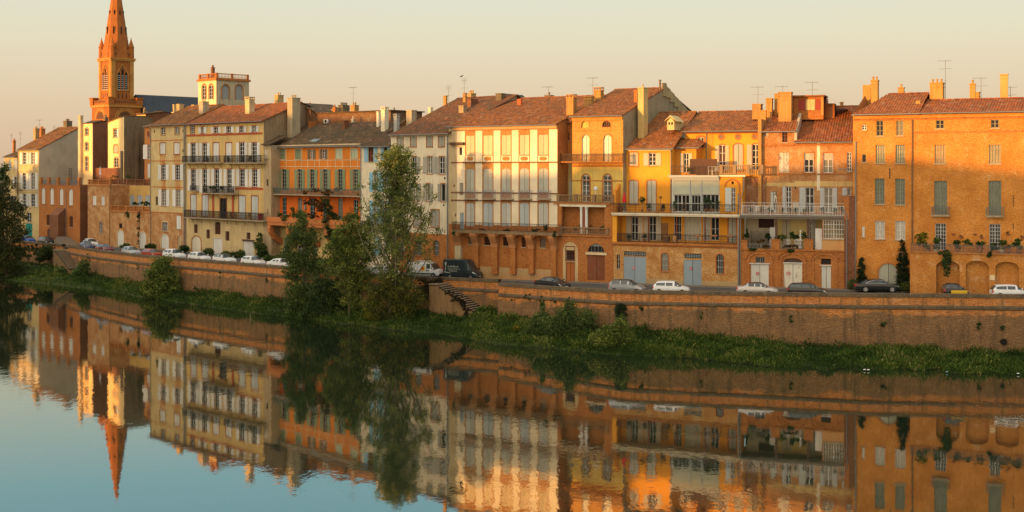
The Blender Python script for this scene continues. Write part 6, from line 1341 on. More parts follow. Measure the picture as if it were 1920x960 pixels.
# tall poplar
d = bd(742, .45); base = at(742, 600, d); base.z = 1.0
r = plant('poplar_tree', 'tallest tree, loose feathery poplar in front of the white house with blue shutters', 'tree', base)
H = at(745, 285, d).z - base.z; brs = []
for i in range(46):
    f = .06 + .90 * i / 46; a = i * 2.4; L = (5.5 * (1 - f) ** .8 + .5) * rt.uniform(.8, 1.15); z = H * f
    brs.append([(0, 0, z * .97), (cos(a) * L * .35, sin(a) * L * .35, z + L * .55), (cos(a) * L * .75, sin(a) * L * .75, z + L * 1.15), (cos(a) * L * .95, sin(a) * L * .95, z + L * 1.7)])
trunk(r, [(0, 0, -.5), (.1, 0, H * .3), (-.1, .1, H * .6), (.05, 0, H * .97)], .28, .03, brs)
C = []; R = []
for b_ in brs:
    for j in (1, 2, 3):
        C.append(b_[j]); q = (1.1, 1.0, .62)[j - 1] * rt.uniform(.75, 1.2); R.append((q, q, q * 1.4))
for i in range(10): C.append((rt.uniform(-.3, .3), rt.uniform(-.3, .3), H * (.72 + .028 * i))); R.append((.7 - .05 * i, .7 - .05 * i, .9))
leafcloud('crown', C, R, 30000, .22, leafmat((.075, .11, .028), (.30, .31, .08), trans=.4), r, shell=.1, clump=14, seed=5)
# tree left of it in front of the orange house
def broadleaf(name, label, cat, px, pyb, d, blobs, n, size, mat, seed, tr=.16, zb=None, **k):
    base = at(px, pyb, d); base.z = 1.0 if zb is None else zb
    r = plant(name, label, cat, base); s = FPX / d; brs = []
    topz = max(at(q[0], q[1], d).z for q in blobs) - base.z
    for q in blobs:
        c = at(q[0], q[1], d) - base; brs.append([(0, 0, max(.3, c.z * .35)), (c.x * .5, rt.uniform(-.4, .4), c.z * .75), (c.x, rt.uniform(-.6, .6), c.z)])
    trunk(r, [(0, 0, -.6), (.1, 0, topz * .5), (.0, .1, topz * .95)], tr, .04, brs)
    crown(r, blobs, d, n, size, mat, seed, **k); return r
broadleaf('riverside_tree', 'bushy dark green tree in front of the orange house, left of the drooping tree', 'tree', 572, 590, bd(572, .4), [(566, 405, 10, 16), (565, 415, 14, 20), (556, 440, 22, 24), (580, 452, 22, 26), (545, 475, 16, 22), (565, 490, 28, 26), (588, 500, 24, 26), (548, 515, 18, 24), (565, 545, 30, 26), (590, 560, 26, 28), (556, 575, 20, 20)], 22000, .24, LG, 21, shell=.2, clump=26)
broadleaf('willow_tree', 'drooping yellow green tree between the dark bushy tree and the tall poplar', 'tree', 655, 590, bd(655, .35), [(660, 415, 16, 24), (645, 440, 26, 26), (672, 445, 22, 32), (630, 468, 24, 26), (660, 475, 32, 30), (690, 470, 18, 34), (640, 500, 30, 22), (675, 505, 26, 22), (615, 492, 16, 18), (690, 420, 10, 18), (652, 528, 24, 18), (680, 530, 18, 18), (660, 562, 22, 22)], 20000, .24, LG2, 22, shell=.2, clump=26)
broadleaf('riverside_bush', 'large dark bush at the water edge under the drooping tree', 'bush', 610, 596, bd(610, .3), [(603, 530, 22, 20), (622, 552, 28, 24), (594, 562, 24, 22), (615, 582, 30, 14), (580, 587, 20, 10)], 11000, .22, LDK, 23, shell=.2, clump=30)
broadleaf('riverside_bush', 'yellowish leafy bush at the water edge below the tall poplar', 'bush', 730, 610, bd(730, .3), [(715, 545, 24, 20), (745, 555, 30, 26), (700, 575, 18, 22), (725, 588, 30, 20), (758, 585, 26, 22), (780, 560, 18, 20), (740, 525, 26, 16)], 12000, .22, leafmat((.05, .065, .015), (.14, .13, .022), (.30, .25, .02)), 24, shell=.2, clump=26)
broadleaf('riverside_bush', 'bright yellow green bush left of the yellowish poplar undergrowth', 'bush', 700, 605, bd(700, .18), [(697, 570, 14, 14), (703, 588, 16, 14)], 3500, .2, LYEL, 25, shell=.2, clump=20)
# climber hanging over the wall between the trees
r = plant('hanging_vine', 'reddish brown vine hanging over the river wall between the two bushes', 'vine', at(662, 560, 166)); crown(r, [(640, 522, 18, 8), (665, 528, 18, 12), (660, 545, 12, 20), (680, 540, 8, 20)], wall_any(660).y - .8, 4500, .2, LBRN, 31, dep=.35, nm='foliage', shell=.2)
r = plant('hanging_vine', 'dark vine hanging from the river wall left of the long stairs', 'vine', at(805, 560, 158)); crown(r, [(800, 528, 20, 8), (812, 540, 16, 14), (795, 550, 10, 20), (822, 530, 10, 12)], wall_any(805).y - .8, 5000, .2, leafmat((.04, .03, .015), (.10, .07, .03)), 32, dep=.35, nm='foliage', shell=.2)
crown(plant('hanging_vine', 'dark brownish creeper on the side of the long stone stairs', 'vine', at(872, 580, bd(872, .6))), [(868, 572, 9, 12), (878, 585, 10, 10), (862, 556, 6, 8), (890, 592, 8, 6), (842, 548, 10, 6), (852, 560, 8, 8)], wallpt(872, WREC).y - 3.1, 3000, .18, leafmat((.035, .025, .014), (.085, .06, .025)), 35, dep=.3, nm='foliage', shell=.2)
# tree at left edge
broadleaf('riverside_tree', 'large dark tree at the left edge rising from the waterline past the river wall', 'tree', 12, 515, 226, [(8, 355, 12, 22), (12, 385, 26, 22), (-10, 370, 26, 26), (38, 400, 18, 18), (15, 425, 34, 26), (-20, 430, 34, 34), (38, 440, 18, 18), (12, 468, 38, 24), (40, 480, 20, 18), (0, 495, 34, 22), (30, 508, 26, 14), (-25, 500, 36, 26), (-40, 395, 26, 26)], 26000, .30, leafmat((.030, .045, .014), (.085, .080, .022)), 26, shell=.2, clump=30, tr=.3)
broadleaf('small_tree', 'dark small tree standing behind the left edge tree top', 'tree', 5, 460, 250, [(2, 320, 12, 14), (6, 345, 14, 16)], 2200, .3, LDK, 27, zb=5.2)
# round bush
broadleaf('riverside_bush', 'round green bush at the water edge below the white off road car', 'bush', 305, 560, bd(305, .35), [(305, 492, 20, 14), (292, 515, 22, 18), (318, 518, 22, 18), (305, 540, 34, 20), (280, 540, 16, 18), (305, 510, 26, 20), (328, 545, 16, 14)], 16000, .27, LG2, 28, shell=.2, clump=28)
broadleaf('riverside_bush', 'green bush at the foot of the small stairs', 'bush', 158, 545, bd(158, .5), [(158, 498, 10, 12), (155, 515, 16, 18), (165, 530, 12, 12)], 3500, .28, LG, 29, shell=.2)
# bushes below the right-hand wall
broadleaf('riverside_bush', 'spiky dark green bush against the wall right of the long stairs', 'bush', 1062, 650, bd(1062, .45), [(1067, 572, 10, 14), (1064, 590, 22, 20), (1100, 600, 20, 20), (1040, 612, 24, 20), (1055, 615, 26, 18), (1082, 622, 26, 22), (1045, 636, 26, 18), (1095, 638, 24, 18), (1070, 645, 30, 14)], 20000, .2, LG, 41, shell=.2, clump=26)
broadleaf('riverside_bush', 'low pale green bush at the right end of the stairs grass slope', 'bush', 1010, 645, bd(1010, .45), [(1017, 575, 5, 14), (1014, 598, 14, 14), (1006, 618, 24, 16), (1028, 630, 26, 16), (985, 632, 16, 12), (1015, 640, 28, 10)], 14000, .2, LG, 42, shell=.2, clump=26)
broadleaf('riverside_bush', 'trailing climber covered bush beneath the dark oval shrub on the wall', 'bush', 1160, 655, bd(1160, .4), [(1166, 610, 11, 18), (1150, 626, 26, 18), (1132, 640, 28, 18), (1178, 640, 18, 18), (1155, 652, 34, 12)], 17000, .2, LG2, 43, shell=.2, clump=26)
r = plant('wall_shrub', 'dark oval shrub growing out of the middle of the river wall', 'shrub', at(1163, 588, wall_any(1163).y - .7)); crown(r, [(1163, 580, 8, 10), (1164, 592, 9, 9)], wall_any(1163).y - .7, 2600, .16, LCYP, 44, nm='foliage')
for i, (px, py, d_) in enumerate(((905, 625, bd(905, .3)), (968, 620, bd(968, .4)))):
    r = plant('flowering_weed', ('yellowish flowering weeds on the grass below the long stairs', 'small yellow flowering plant on the bank right of the long stairs')[i], 'plant', at(px, py, d_)); crown(r, [(px, py, 16 - 7 * i, 9)], d_, 1400, .16, LYEL, 45 + i, nm='foliage')
r = plant('hanging_vine', 'green climber covering the river wall left of the small stairs', 'vine', at(90, 480, 232)); crown(r, [(60, 466, 18, 10), (90, 472, 26, 12), (108, 482, 20, 12), (122, 492, 12, 12), (75, 482, 18, 14), (135, 500, 8, 8)], wall_any(90).y - 1.2, 9000, .28, LIVY, 33, dep=.25, nm='foliage', shell=.2)
broadleaf('riverside_bush', 'low green bush under the climber left of the small stairs', 'bush', 95, 525, bd(95, .5), [(75, 515, 18, 12), (100, 518, 22, 14), (125, 522, 16, 12), (110, 508, 16, 8)], 6500, .28, LG, 34, shell=.2)
# weeds rooted on the walls
WLAB = ['weed tuft on the river wall just right of the dark oval shrub', 'thin weed streak low on the wall below the garage with two white doors', 'dark weed tuft on the wall below the black saloon', 'weed tuft on the wall below the right hand arches', 'thin weed on the wall below the white hatchback', 'wide creeping weed under the wall top, above the spiky bush', 'leftmost creeping weed under the wall top right of the stairs', 'tall weed stem rising from the pale bush up the wall', 'small weed on the wall above the spiky bush', 'weed tuft on the wall left of the round bush', 'dark weed streak on the wall below the third white car', 'thin dark weed on the wall nearest the bushy trees', 'weed clump hanging under the wall top near the small stairs', 'low weed at the wall foot right of the round bush', 'weed above the small round drain hole at the right']
for i, (px, py, tb, w, h) in enumerate(((1202, 580, WRIGHT, 4, 7), (1482, 600, WRIGHT, 3, 10), (1656, 605, WRIGHT, 6, 12), (1834, 612, WRIGHT, 5, 10), (1316, 590, WRIGHT, 3, 8), (992, 556, WRIGHT, 12, 5), (962, 560, WRIGHT, 10, 5), (1017, 562, WRIGHT, 5, 14), (1040, 562, WRIGHT, 6, 5), (258, 500, WMID, 3, 6), (413, 515, WMID, 3, 9), (500, 526, WMID, 3, 7), (168, 480, WMID, 5, 9), (368, 539, WMID, 4, 5), (1040 + 840, 616, WRIGHT, 5, 4))):
    P = wallpt(px, tb); q = at(px, py, P.y - .25); r = plant('wall_weed', WLAB[i], 'plant', q, 'weeds rooted in the river wall')
    crown(r, [(px, py, w, h)], P.y - .2, 260, .17, LIVY, 60 + i, nm='foliage', dep=.5)
# grass and weeds of the bank, one mass
rng = np.random.default_rng(9); rows = np.array(BANKROWS); NBr, NX = rows.shape[:2]; N = 210000
fi = rng.uniform(0, NBr - 1.001, N); xi = np.clip((rng.uniform(0, 1, N)) * (NX - 1.001), 0, NX - 1.01); i0 = fi.astype(int); x0 = xi.astype(int); a = (fi - i0)[:, None]; b_ = (xi - x0)[:, None]
P = rows[i0, x0] * (1 - a) * (1 - b_) + rows[i0 + 1, x0] * a * (1 - b_) + rows[i0, x0 + 1] * (1 - a) * b_ + rows[i0 + 1, x0 + 1] * a * b_
lumpn = np.sin(P[:, 0] * .9 + np.sin(P[:, 1] * .7) * 2) * np.cos(P[:, 1] * .8 + P[:, 0] * .35) + .6 * np.sin(P[:, 0] * .31 + 1.3)
tall = (np.sin(P[:, 0] * 1.7 + 2) * np.sin(P[:, 1] * 1.3 + P[:, 0] * .5) > .62) * rng.uniform(0, .3, N); hgt = .10 + .13 * np.clip(lumpn + .6, 0, 2) + rng.uniform(0, .14, N) + tall; keep = P[:, 2] > -.12; P = P[keep]; hgt = hgt[keep]; lumpn = lumpn[keep]; n = len(P)
ang = rng.uniform(0, 2 * pi, n); dx = np.stack([np.cos(ang), np.sin(ang), np.zeros(n)], 1); lean = rng.normal(0, .5, (n, 3)); lean[:, 2] = 1; w = (.03 + rng.uniform(0, .05, n))[:, None]; h = (hgt * 1.0)[:, None]
mid = P + lean * h * rng.uniform(.3, 1.6, n)[:, None]
V = np.stack([mid - dx * w - [0, 0, .06], mid + dx * w - [0, 0, .02], mid + dx * w * .4 + lean * h * .55, mid - dx * w * .6 + lean * h * .45], 1).reshape(-1, 3)
T = np.clip(.45 + .28 * lumpn + rng.normal(0, .24, n), 0, 1)
o = leafmesh('grass', V, T, LGRASS); tag(o, 'rough green grass and weeds covering the strip between wall and water', 'grass', kind='stuff')
# cypresses, hedges and shrubs on the street
def stree(px, t, pyb=None): q = street_pt(px, t); return q
q = stree(1615, .93); r = plant('cypress_tree', 'small slim cypress left of the grey arched gate', 'tree', q); dd = q.y
crown(r, [(1615, 492, 4, 9), (1615, 508, 6, 14), (1616, 525, 7, 14)], dd, 3200, .17, LCYP, 71, up=.3); trunk(r, [(0, 0, -.1), (0, 0, 1.2), (0, 0, 2.5)], .08, .04)
q = stree(1692, .95); r = plant('cypress_tree', 'tall dark cypress right of the grey arched gate', 'tree', q); dd = q.y
crown(r, [(1693, 460, 4, 12), (1693, 480, 7, 18), (1694, 505, 9, 20), (1692, 528, 10, 18), (1685, 505, 4, 22)], dd, 6500, .17, LCYP, 72, up=.3); trunk(r, [(0, 0, -.1), (0, 0, 2.2), (0, 0, 4.5)], .1, .05)
def shrub(label, px, t, blobs, n0, seed, mat=LG, size=.18, cat='shrub', name='shrub'):
    q = stree(px, t); r = plant(name, label, cat, q); n = int(n0 * 1.8)
    crown(r, blobs, q.y, n, size, mat, seed, nm='foliage'); return r
shrub('leafy hedge with yellow flecks between the tall cypress and the plant terrace wall', 1715, .8, [(1700, 538, 12, 7), (1720, 537, 16, 8), (1732, 540, 10, 5)], 3500, 73, leafmat((.04, .06, .015), (.10, .12, .025), (.3, .26, .05)))
shrub('low dark shrub behind the black saloon boot', 1600, .9, [(1600, 535, 8, 9)], 1400, 74)
shrub('pale leaved young tree in front of the rightmost white door of the ochre house', 488, .92, [(487, 445, 5, 8), (485, 460, 8, 12), (492, 470, 8, 12)], 2200, 75, LG, name='small_tree', cat='tree')
shrub('dark round shrub below the pale leaved young tree', 492, .9, [(491, 478, 8, 9)], 1500, 76, LDK)
shrub('long clipped hedge between the two white doors of the ochre house', 442, .82, [(425, 477, 9, 5), (440, 478, 10, 5), (453, 475, 6, 6)], 2600, 77)
shrub('round hedge between the arched door and the plain white door', 391, .85, [(391, 473, 9, 6)], 1300, 78)
shrub('dark hedge right of the white garage door, before the graffiti wall', 515, .82, [(505, 485, 10, 6), (522, 485, 12, 6)], 2600, 79)
shrub('dark shrub by the drainpipe left of the ochre house', 348, .86, [(345, 467, 9, 6)], 1100, 80, LDK)
shrub('small hedge in front of the ruined looking house left door', 234, .86, [(234, 461, 9, 4)], 900, 81); shrub('dark hedge right of the arched white door of the ruined looking house', 285, .86, [(283, 463, 12, 5)], 1200, 82, LDK)
# vine on the orange house balcony
hb = bpy.data.objects.get('town_house.002')
def facplant(label, name, cat, pts_px, d, n0, mat, seed, size=.17, dep=.4, group=None, **k):
    n = int(n0 * 2.0); jr = random.Random(seed); pts = []
    for q in pts_px:
        for _k in range(4): pts.append((q[0] + jr.uniform(-.6, .6) * q[2], q[1] + jr.uniform(-.55, .5) * q[3], q[2] * jr.uniform(.35, .65), q[3] * jr.uniform(.45, .85)))
    pts_px = [pts_px[0]] + pts if len(pts_px) == 1 else pts_px + pts; pts_px[0] = (pts_px[0][0], pts_px[0][1], pts_px[0][2] * .7, pts_px[0][3] * .7)
    r = plant(name, label, cat, at(pts_px[0][0], pts_px[0][1] + pts_px[0][3], d), group); crown(r, pts_px, d, n, size, mat, seed, dep=dep, nm='foliage', **k); return r
def facd(px, off): f = facpt(px); return f.y - off
dO = facd(610, .2)
facplant('dark red creeper running along the long balcony of the orange house', 'vine', 'vine', [(572, 360, 8, 5), (590, 357, 14, 4), (615, 361, 14, 6), (585, 378, 10, 8), (600, 385, 12, 12), (632, 356, 8, 4), (590, 405, 18, 6), (575, 380, 8, 6)], dO, 4200, LRED, 91)
facplant('thick green ivy curtain falling from the orange house terrace', 'vine', 'vine', [(615, 390, 12, 14), (620, 415, 16, 22), (622, 440, 12, 16), (632, 420, 10, 16), (610, 375, 8, 8)], dO - 1.5, 5500, LIVY, 92)
facplant('green shrubs in a row on the left end of the orange house terrace', 'terrace_plants', 'plant', [(525, 405, 6, 9), (535, 408, 8, 7), (548, 398, 6, 10), (556, 408, 8, 7)], facd(540, .6), 1900, LG, 93)
# trailing plants on the right-hand houses
facplant('heart of ivy spilling over the plant terrace arches of the brick mansion', 'hanging_vine', 'vine', [(1774, 475, 13, 8), (1775, 492, 9, 14), (1776, 508, 6, 10)], facd(1774, 3.3), 3200, LIVY, 94, dep=.3)
facplant('yellow leaved shrub at the left end of the mansion terrace', 'terrace_shrub', 'shrub', [(1722, 445, 8, 9), (1734, 442, 8, 8), (1728, 455, 12, 7)], facd(1728, 1.6), 1700, LYEL, 95)
for i, (px, py, w, h) in enumerate(((1757, 452, 7, 8), (1795, 456, 9, 5), (1815, 454, 9, 7), (1838, 457, 8, 5), (1863, 462, 7, 9), (1880, 455, 7, 6), (1905, 455, 11, 7), (1855, 478, 5, 6))):
    lab = ('round dark shrub by the first dark door of the mansion terrace', 'spreading green plant left of the round terrace shrub', 'rounded green shrub halfway between the two dark terrace doors', 'low green plant left of the second dark terrace door', 'pale trailing plant before the second dark terrace door', 'green plant just right of the second dark terrace door', 'wide dark shrub at the right end of the mansion terrace', 'pale plant trailing below the terrace railing')[i]
    facplant(lab, 'terrace_plant', 'plant', [(px, py, w, h)], facd(px, 1.8 if i < 7 else 3.3), 700, (LG, LDK, LG2)[i % 3], 100 + i)
for i, (px, py, w, h) in enumerate(((212, 405, 7, 8), (243, 402, 8, 8))): pass
facplant('small ivy patch below the left end of the ruined house balustrade', 'vine', 'vine', [(239, 404, 8, 9)], facd(239, .3), 900, LIVY, 110, dep=.2)
facplant('long ivy strand hanging beside the right arched white door of the ruined house', 'vine', 'vine', [(261, 404, 7, 8), (260, 420, 4, 16), (259, 445, 3, 18)], facd(260, .3), 1500, LIVY, 111, dep=.25)
facplant('green hedge on the ruined house terrace', 'hedge', 'hedge', [(255, 382, 10, 4), (272, 382, 10, 4)], facd(262, -1.2), 1500, LDK, 112)
facplant('weeds growing along the top of the dark plaster wall', 'weeds', 'plant', [(215, 331, 10, 3), (240, 331, 8, 3)], facd(225, -2.5), 700, LG, 113)
for i, (px, py, w, h, m_, lab) in enumerate(((1440, 442, 8, 6, LDK, 'dark bush on the flower loggia beside the lattice'), (1463, 446, 12, 8, LG, 'largest green bush in the flower loggia, centre left'), (1484, 440, 6, 9, LG, 'tall plant left of the white fountain in the flower loggia'), (1492, 446, 7, 6, LDK, 'low dark plant just left of the white fountain'), (1507, 442, 6, 9, LG, 'leafy plant right of the white fountain in the flower loggia'), (1427, 452, 7, 4, LRED, 'red flowers on the left railing of the flower loggia'), (1436, 462, 12, 3, LRED, 'row of dark red flowers under the left loggia railing'), (1485, 461, 18, 3, LRED, 'row of dark red flowers under the middle loggia railing'), (1412, 468, 7, 3, LIVY, 'moss tuft left under the flower loggia'), (1480, 470, 10, 3, LIVY, 'moss tuft centred under the flower loggia'), (1400, 440, 5, 10, LIVY, 'creeper on the left side wall of the flower loggia'))):
    facplant(lab, 'flowers' if m_ is LRED else 'potted_plant', 'plant', [(px, py, w, h)], facd(px, .25 if py > 450 else -1.0), 650, m_, 120 + i)
facplant('green tuft hanging from the left corner of the white house balcony', 'hanging_vine', 'vine', [(852, 437, 5, 6)], facd(852, 1.3), 400, LDK, 140); facplant('dark bush hanging at the right corner of the white house balcony', 'hanging_vine', 'vine', [(1040, 440, 6, 6)], facd(1040, 1.4), 600, LDK, 141)
for i, px in enumerate((905, 950, 1005, 1022)): facplant(('dark plants on the white house balcony under the second bay', 'low plants on the white house balcony under the middle bay', 'mossy plants hanging left of the right end of the white house balcony', 'tall dark potted plant near the right end of the white house balcony')[i], 'balcony_plant', 'plant', [(px, 432 - (6 if i == 3 else 0), 9 - (4 if i == 3 else 0), 3 + (4 if i == 3 else 0))], facd(px, 1.1), 350, LDK, 150 + i)
facplant('flowers trailing along the short middle balcony of the ochre house', 'balcony_plant', 'plant', [(400, 352, 10, 4), (420, 353, 9, 4)], facd(410, 1.0), 900, LIVY, 156)
# ---------------- cars and vans ----------------
TYRE = plain((.018, .018, .018), .9); RIM = plain((.42, .42, .42), .35, .7); CGLASS = glass((.022, .030, .030), .06, .7); LAMPG = plain((.55, .56, .55), .2); REDL = plain((.45, .02, .02), .3); BLACKP = plain((.02, .02, .02), .6); PLATE = plain((.62, .60, .5), .6); CHROME = plain((.6, .6, .6), .25, 1.)
# stations: x, z_low, z_belt, z_roof, half width belt, half width roof ; spans: (side, top) with b = body, g = glass
HATCH = [(-2.0, .34, .66, .72, .74, .66), (-1.97, .24, .86, .92, .82, .70), (-1.80, .22, .94, 1.24, .85, .64), (-1.62, .20, .94, 1.38, .86, .62), (-1.40, .20, .93, 1.44, .87, .61), (-.62, .20, .92, 1.49, .88, .61), (-.54, .20, .92, 1.49, .88, .61), (.22, .20, .91, 1.47, .88, .60), (.42, .20, .91, 1.43, .88, .59), (1.12, .20, .90, .97, .87, .70), (1.60, .22, .80, .86, .85, .66), (1.90, .26, .66, .72, .80, .58), (2.0, .34, .54, .58, .72, .5)]
HSP = ['bb', 'bg', 'bg', 'gb', 'gb', 'bb', 'gb', 'bb', 'gg', 'bb', 'bb', 'bb']
SEDAN = [(-2.25, .34, .74, .80, .74, .66), (-2.22, .24, .90, .95, .82, .74), (-1.60, .20, .95, 1.00, .87, .74), (-1.10, .20, .94, 1.33, .88, .62), (-.95, .20, .94, 1.37, .88, .61), (-.30, .20, .93, 1.44, .89, .60), (-.20, .20, .93, 1.44, .89, .60), (.35, .20, .92, 1.42, .89, .60), (.50, .20, .92, 1.38, .89, .60), (1.18, .20, .91, .98, .88, .72), (1.80, .22, .82, .88, .86, .68), (2.15, .26, .66, .72, .80, .58), (2.25, .34, .54, .58, .72, .5)]
SSP = ['bb', 'bb', 'bg', 'bb', 'gb', 'bb', 'gb', 'bb', 'gg', 'bb', 'bb', 'bb']
SMART = [(-1.3, .34, .80, .86, .72, .62), (-1.27, .24, .92, 1.0, .78, .62), (-1.05, .20, .96, 1.40, .80, .60), (-.8, .20, .96, 1.50, .80, .58), (-.5, .20, .95, 1.54, .80, .58), (-.44, .20, .95, 1.54, .80, .58), (.15, .20, .93, 1.52, .80, .56), (.3, .20, .92, 1.46, .80, .56), (.85, .20, .90, .98, .80, .62), (1.15, .24, .76, .82, .76, .58), (1.3, .34, .58, .62, .7, .5)]
MSP = ['bb', 'bg', 'gb', 'gb', 'bb', 'gb', 'bb', 'gg', 'bb', 'bb']
VAN = [(-2.4, .34, 1.05, 1.80, .90, .80), (-2.36, .26, 1.1, 1.92, .94, .82), (-1.2, .24, 1.1, 1.95, .95, .82), (.30, .24, 1.1, 1.95, .95, .82), (.45, .24, 1.08, 1.94, .95, .81), (1.0, .24, 1.04, 1.90, .95, .80), (1.12, .24, 1.03, 1.84, .95, .79), (1.78, .24, 1.0, 1.12, .93, .78), (2.2, .26, .84, .92, .90, .70), (2.38, .30, .62, .68, .84, .6), (2.42, .34, .5, .55, .78, .5)]
VSP = ['bb', 'bb', 'bb', 'bb', 'gb', 'bb', 'gg', 'bb', 'bb', 'bb']
BIGVAN = [(-2.8, .34, 1.3, 2.45, .92, .80), (-2.76, .26, 1.3, 2.58, .96, .80), (-1.2, .24, 1.3, 2.62, .97, .80), (.8, .24, 1.25, 2.62, .97, .80), (.95, .24, 1.22, 2.60, .97, .80), (1.25, .24, 1.2, 2.42, .97, .78), (1.5, .24, 1.16, 2.05, .97, .78), (1.58, .24, 1.16, 1.98, .97, .78), (2.1, .24, 1.12, 1.26, .95, .80), (2.6, .26, .95, 1.02, .92, .72), (2.82, .32, .64, .7, .86, .6)]
BSP = ['bb', 'bb', 'bb', 'gb', 'gb', 'bb', 'bb', 'gg', 'bb', 'bb']
def car(name, label, cat, pos, head, ST, SP, col, L=1., H=1., metal=0., wheels=(-1.25, 1.28), wr=.31, roofcol=None, group=None, extras=None, rim=None, Wd=1.):
    root = empty(name, pos, head, label, cat, group); S = [(x * L, a * H, (b_ + (.08 if c - b_ > .2 else 0)) * H, c * H, w * Wd, r * Wd) for x, a, b_, c, w, r in ST]
    rings = []
    for x, zl, zb, zr, wb, wr_ in S:
        half = [(wb * .93, zl), (wb, zl + .22 * (zb - zl)), (wb * 1.005, zl + .62 * (zb - zl)), (wb * .975, zb), (wr_ + .05, max(zr - .14, zb + (zr - zb) * .5)), (wr_ * .86, zr - .035), (0, zr + .02)]
        rings.append([(x, y, z) for y, z in half] + [(x, -y, z) for y, z in half[-2::-1]])
    body, gl, rf = MB(), MB(), MB(); n = len(rings[0])
    for i, (a, c) in enumerate(zip(rings, rings[1:])):
        for k in range(n - 1):
            q = [a[k], c[k], c[k + 1], a[k + 1]]; kk = k if k < n // 2 else n - 2 - k
            typ = SP[i][0] if kk == 3 else SP[i][1] if kk >= 4 else 'b'
            tgt = gl if typ == 'g' else (rf if roofcol and kk >= 4 and min(a[3][2], c[3][2]) < min(a[5][2], c[5][2]) - .3 else body)
            tgt.add(q, [(0, 1, 2, 3)])
    for r in (rings[0], rings[-1]): body.add(r, [tuple(range(n))])
    body.add([rings[0][0], rings[-1][0], rings[-1][-1], rings[0][-1]], [(0, 1, 2, 3)])
    paint_ = carpaint(col, metal); body.build('body', paint_, root, True)
    if rf.v: rf.build('roof', carpaint(roofcol), root)
    gl.build('windows', CGLASS, root)
    x0, x1 = S[0][0], S[-1][0]; yb = S[len(S) // 2][4]
    for wx in wheels:
        for sg in (-1, 1):
            wx_ = wx * L; m = MB(); y0 = sg * (yb - .17); y1 = sg * (yb + .012); N = 16
            for (ya, yc, rr, dst) in ((y0, y1, wr, m),):
                vs = [(wx_ + rr * cos(2 * pi * k / N), ya, wr + rr * sin(2 * pi * k / N)) for k in range(N)] + [(wx_ + rr * cos(2 * pi * k / N), yc, wr + rr * sin(2 * pi * k / N)) for k in range(N)]
                dst.add(vs, [tuple(range(N)), tuple(range(N, 2 * N))] + [(k, (k + 1) % N, (k + 1) % N + N, k + N) for k in range(N)])
            w = m.build('wheel', TYRE, root); m = MB(); rr = wr * .66; y2 = y1 + sg * .008
            for k in range(7):
                a0 = 2 * pi * k / 7; m.add([(wx_ + rr * cos(a0 + t) * f, y2, wr + rr * sin(a0 + t) * f) for t, f in ((-.30, 1), (.30, 1), (.25, .12), (-.25, .12))], [(0, 1, 2, 3)])
            m.build('rim', rim or RIM, w)
    for sg in (-1, 1):
        m = MB(); a = S[-2]; c = S[-3]; m.add([(a[0] + .012, sg * a[4] * .97, a[2] - .06), (a[0] + .012, sg * a[4] * .62, a[2] - .03), (c[0] + .01, sg * c[4] * .72, c[2] + .02), (c[0] + .01, sg * (c[4] + .006), c[2] - .05), (c[0], sg * (c[4] + .012), c[2] - .17), (a[0], sg * (a[4] + .01), a[2] - .15)], [(0, 1, 2, 3), (0, 3, 4, 5)]); m.build('headlight', LAMPG, root)
        m = MB(); a = S[1]; m.box(a[0] - .03, a[0] + .12, sg * a[4] * .78 if sg > 0 else -a[4] * 1.015, a[4] * 1.015 if sg > 0 else -a[4] * .78, a[2] - .22 * H, a[2] + .02); m.build('tail_light', REDL, root)
        m = MB(); g = max(i for i, q in enumerate(SP) if q[0] == 'g'); xx = S[g][0] + .35; y = S[g][4]; m.box(xx, xx + .1, *sorted((sg * (y - .02), sg * (y + .17))), S[g][2] + .02, S[g][2] + .15); m.build('door_mirror', BLACKP if metal < .5 and sum(col) < .3 else paint_, root)
    m = MB(); m.box(x1 - .06, x1 + .02, -.26, .26, .36, .47); m.build('number_plate', PLATE, root); m = MB(); m.box(x1 - .1, x1 + .012, -.5, .5, .26, .36); m.build('grille', BLACKP, root)
    if extras: extras(root, S)
    return root
def heading(px):
    a, c = wall_any(px - 12), wall_any(px + 12); return atan2(c.y - a.y, c.x - a.x)
WP = (.66, .67, .66); SIL = (.34, .36, .38)
def park(px, t, name, label, cat, ST, SP, col, dh=0., **k):
    Lw = (street_pt(px, 1) - street_pt(px, 0)).length * cos(heading(px)); t = max(t, 1.85 / max(Lw, 5)) if t < .5 else t
    q = street_pt(px, t); return car(name, label, cat, q, heading(px) + dh, ST, SP, col, **k)
G_ = 'cars parked along the river wall'
park(50, .30, 'parked_car', 'bright blue car half hidden by the left edge tree', 'car', HATCH, HSP, (.01, .10, .38), group=G_)
park(87, .40, 'parked_car', 'dark green small car in front of the red brick terrace house', 'car', HATCH, HSP, (.015, .03, .03), group=G_)
park(170, .80, 'parked_car', 'white estate car furthest back, beside the patchy brick house', 'car', HATCH, HSP, WP, L=1.05, H=1.05, group=G_)
park(163, .20, 'parked_car', 'dark blue car at the wall directly in front of the white estate car', 'car', HATCH, HSP, (.01, .025, .09), group=G_)
park(196, .17, 'parked_car', 'maroon car at the wall right of the dark blue car', 'car', HATCH, HSP, (.12, .012, .02), L=1.05, group=G_)
park(246, .12, 'parked_car', 'silver estate car with roof rails at the wall between two red cars', 'car', HATCH, HSP, SIL, L=1.06, H=1.03, group=G_)
park(285, .13, 'parked_car', 'bright red small car before the arched door with a red sign', 'car', HATCH, HSP, (.30, .02, .015), H=.95, group=G_)
park(327, .12, 'parked_car', 'white off road car with roof bars, tallest white car of the left row', 'car', HATCH, HSP, WP, L=1.08, H=1.12, group=G_)
park(374, .12, 'parked_car', 'white hatchback just right of the white off road car', 'car', HATCH, HSP, WP, group=G_)
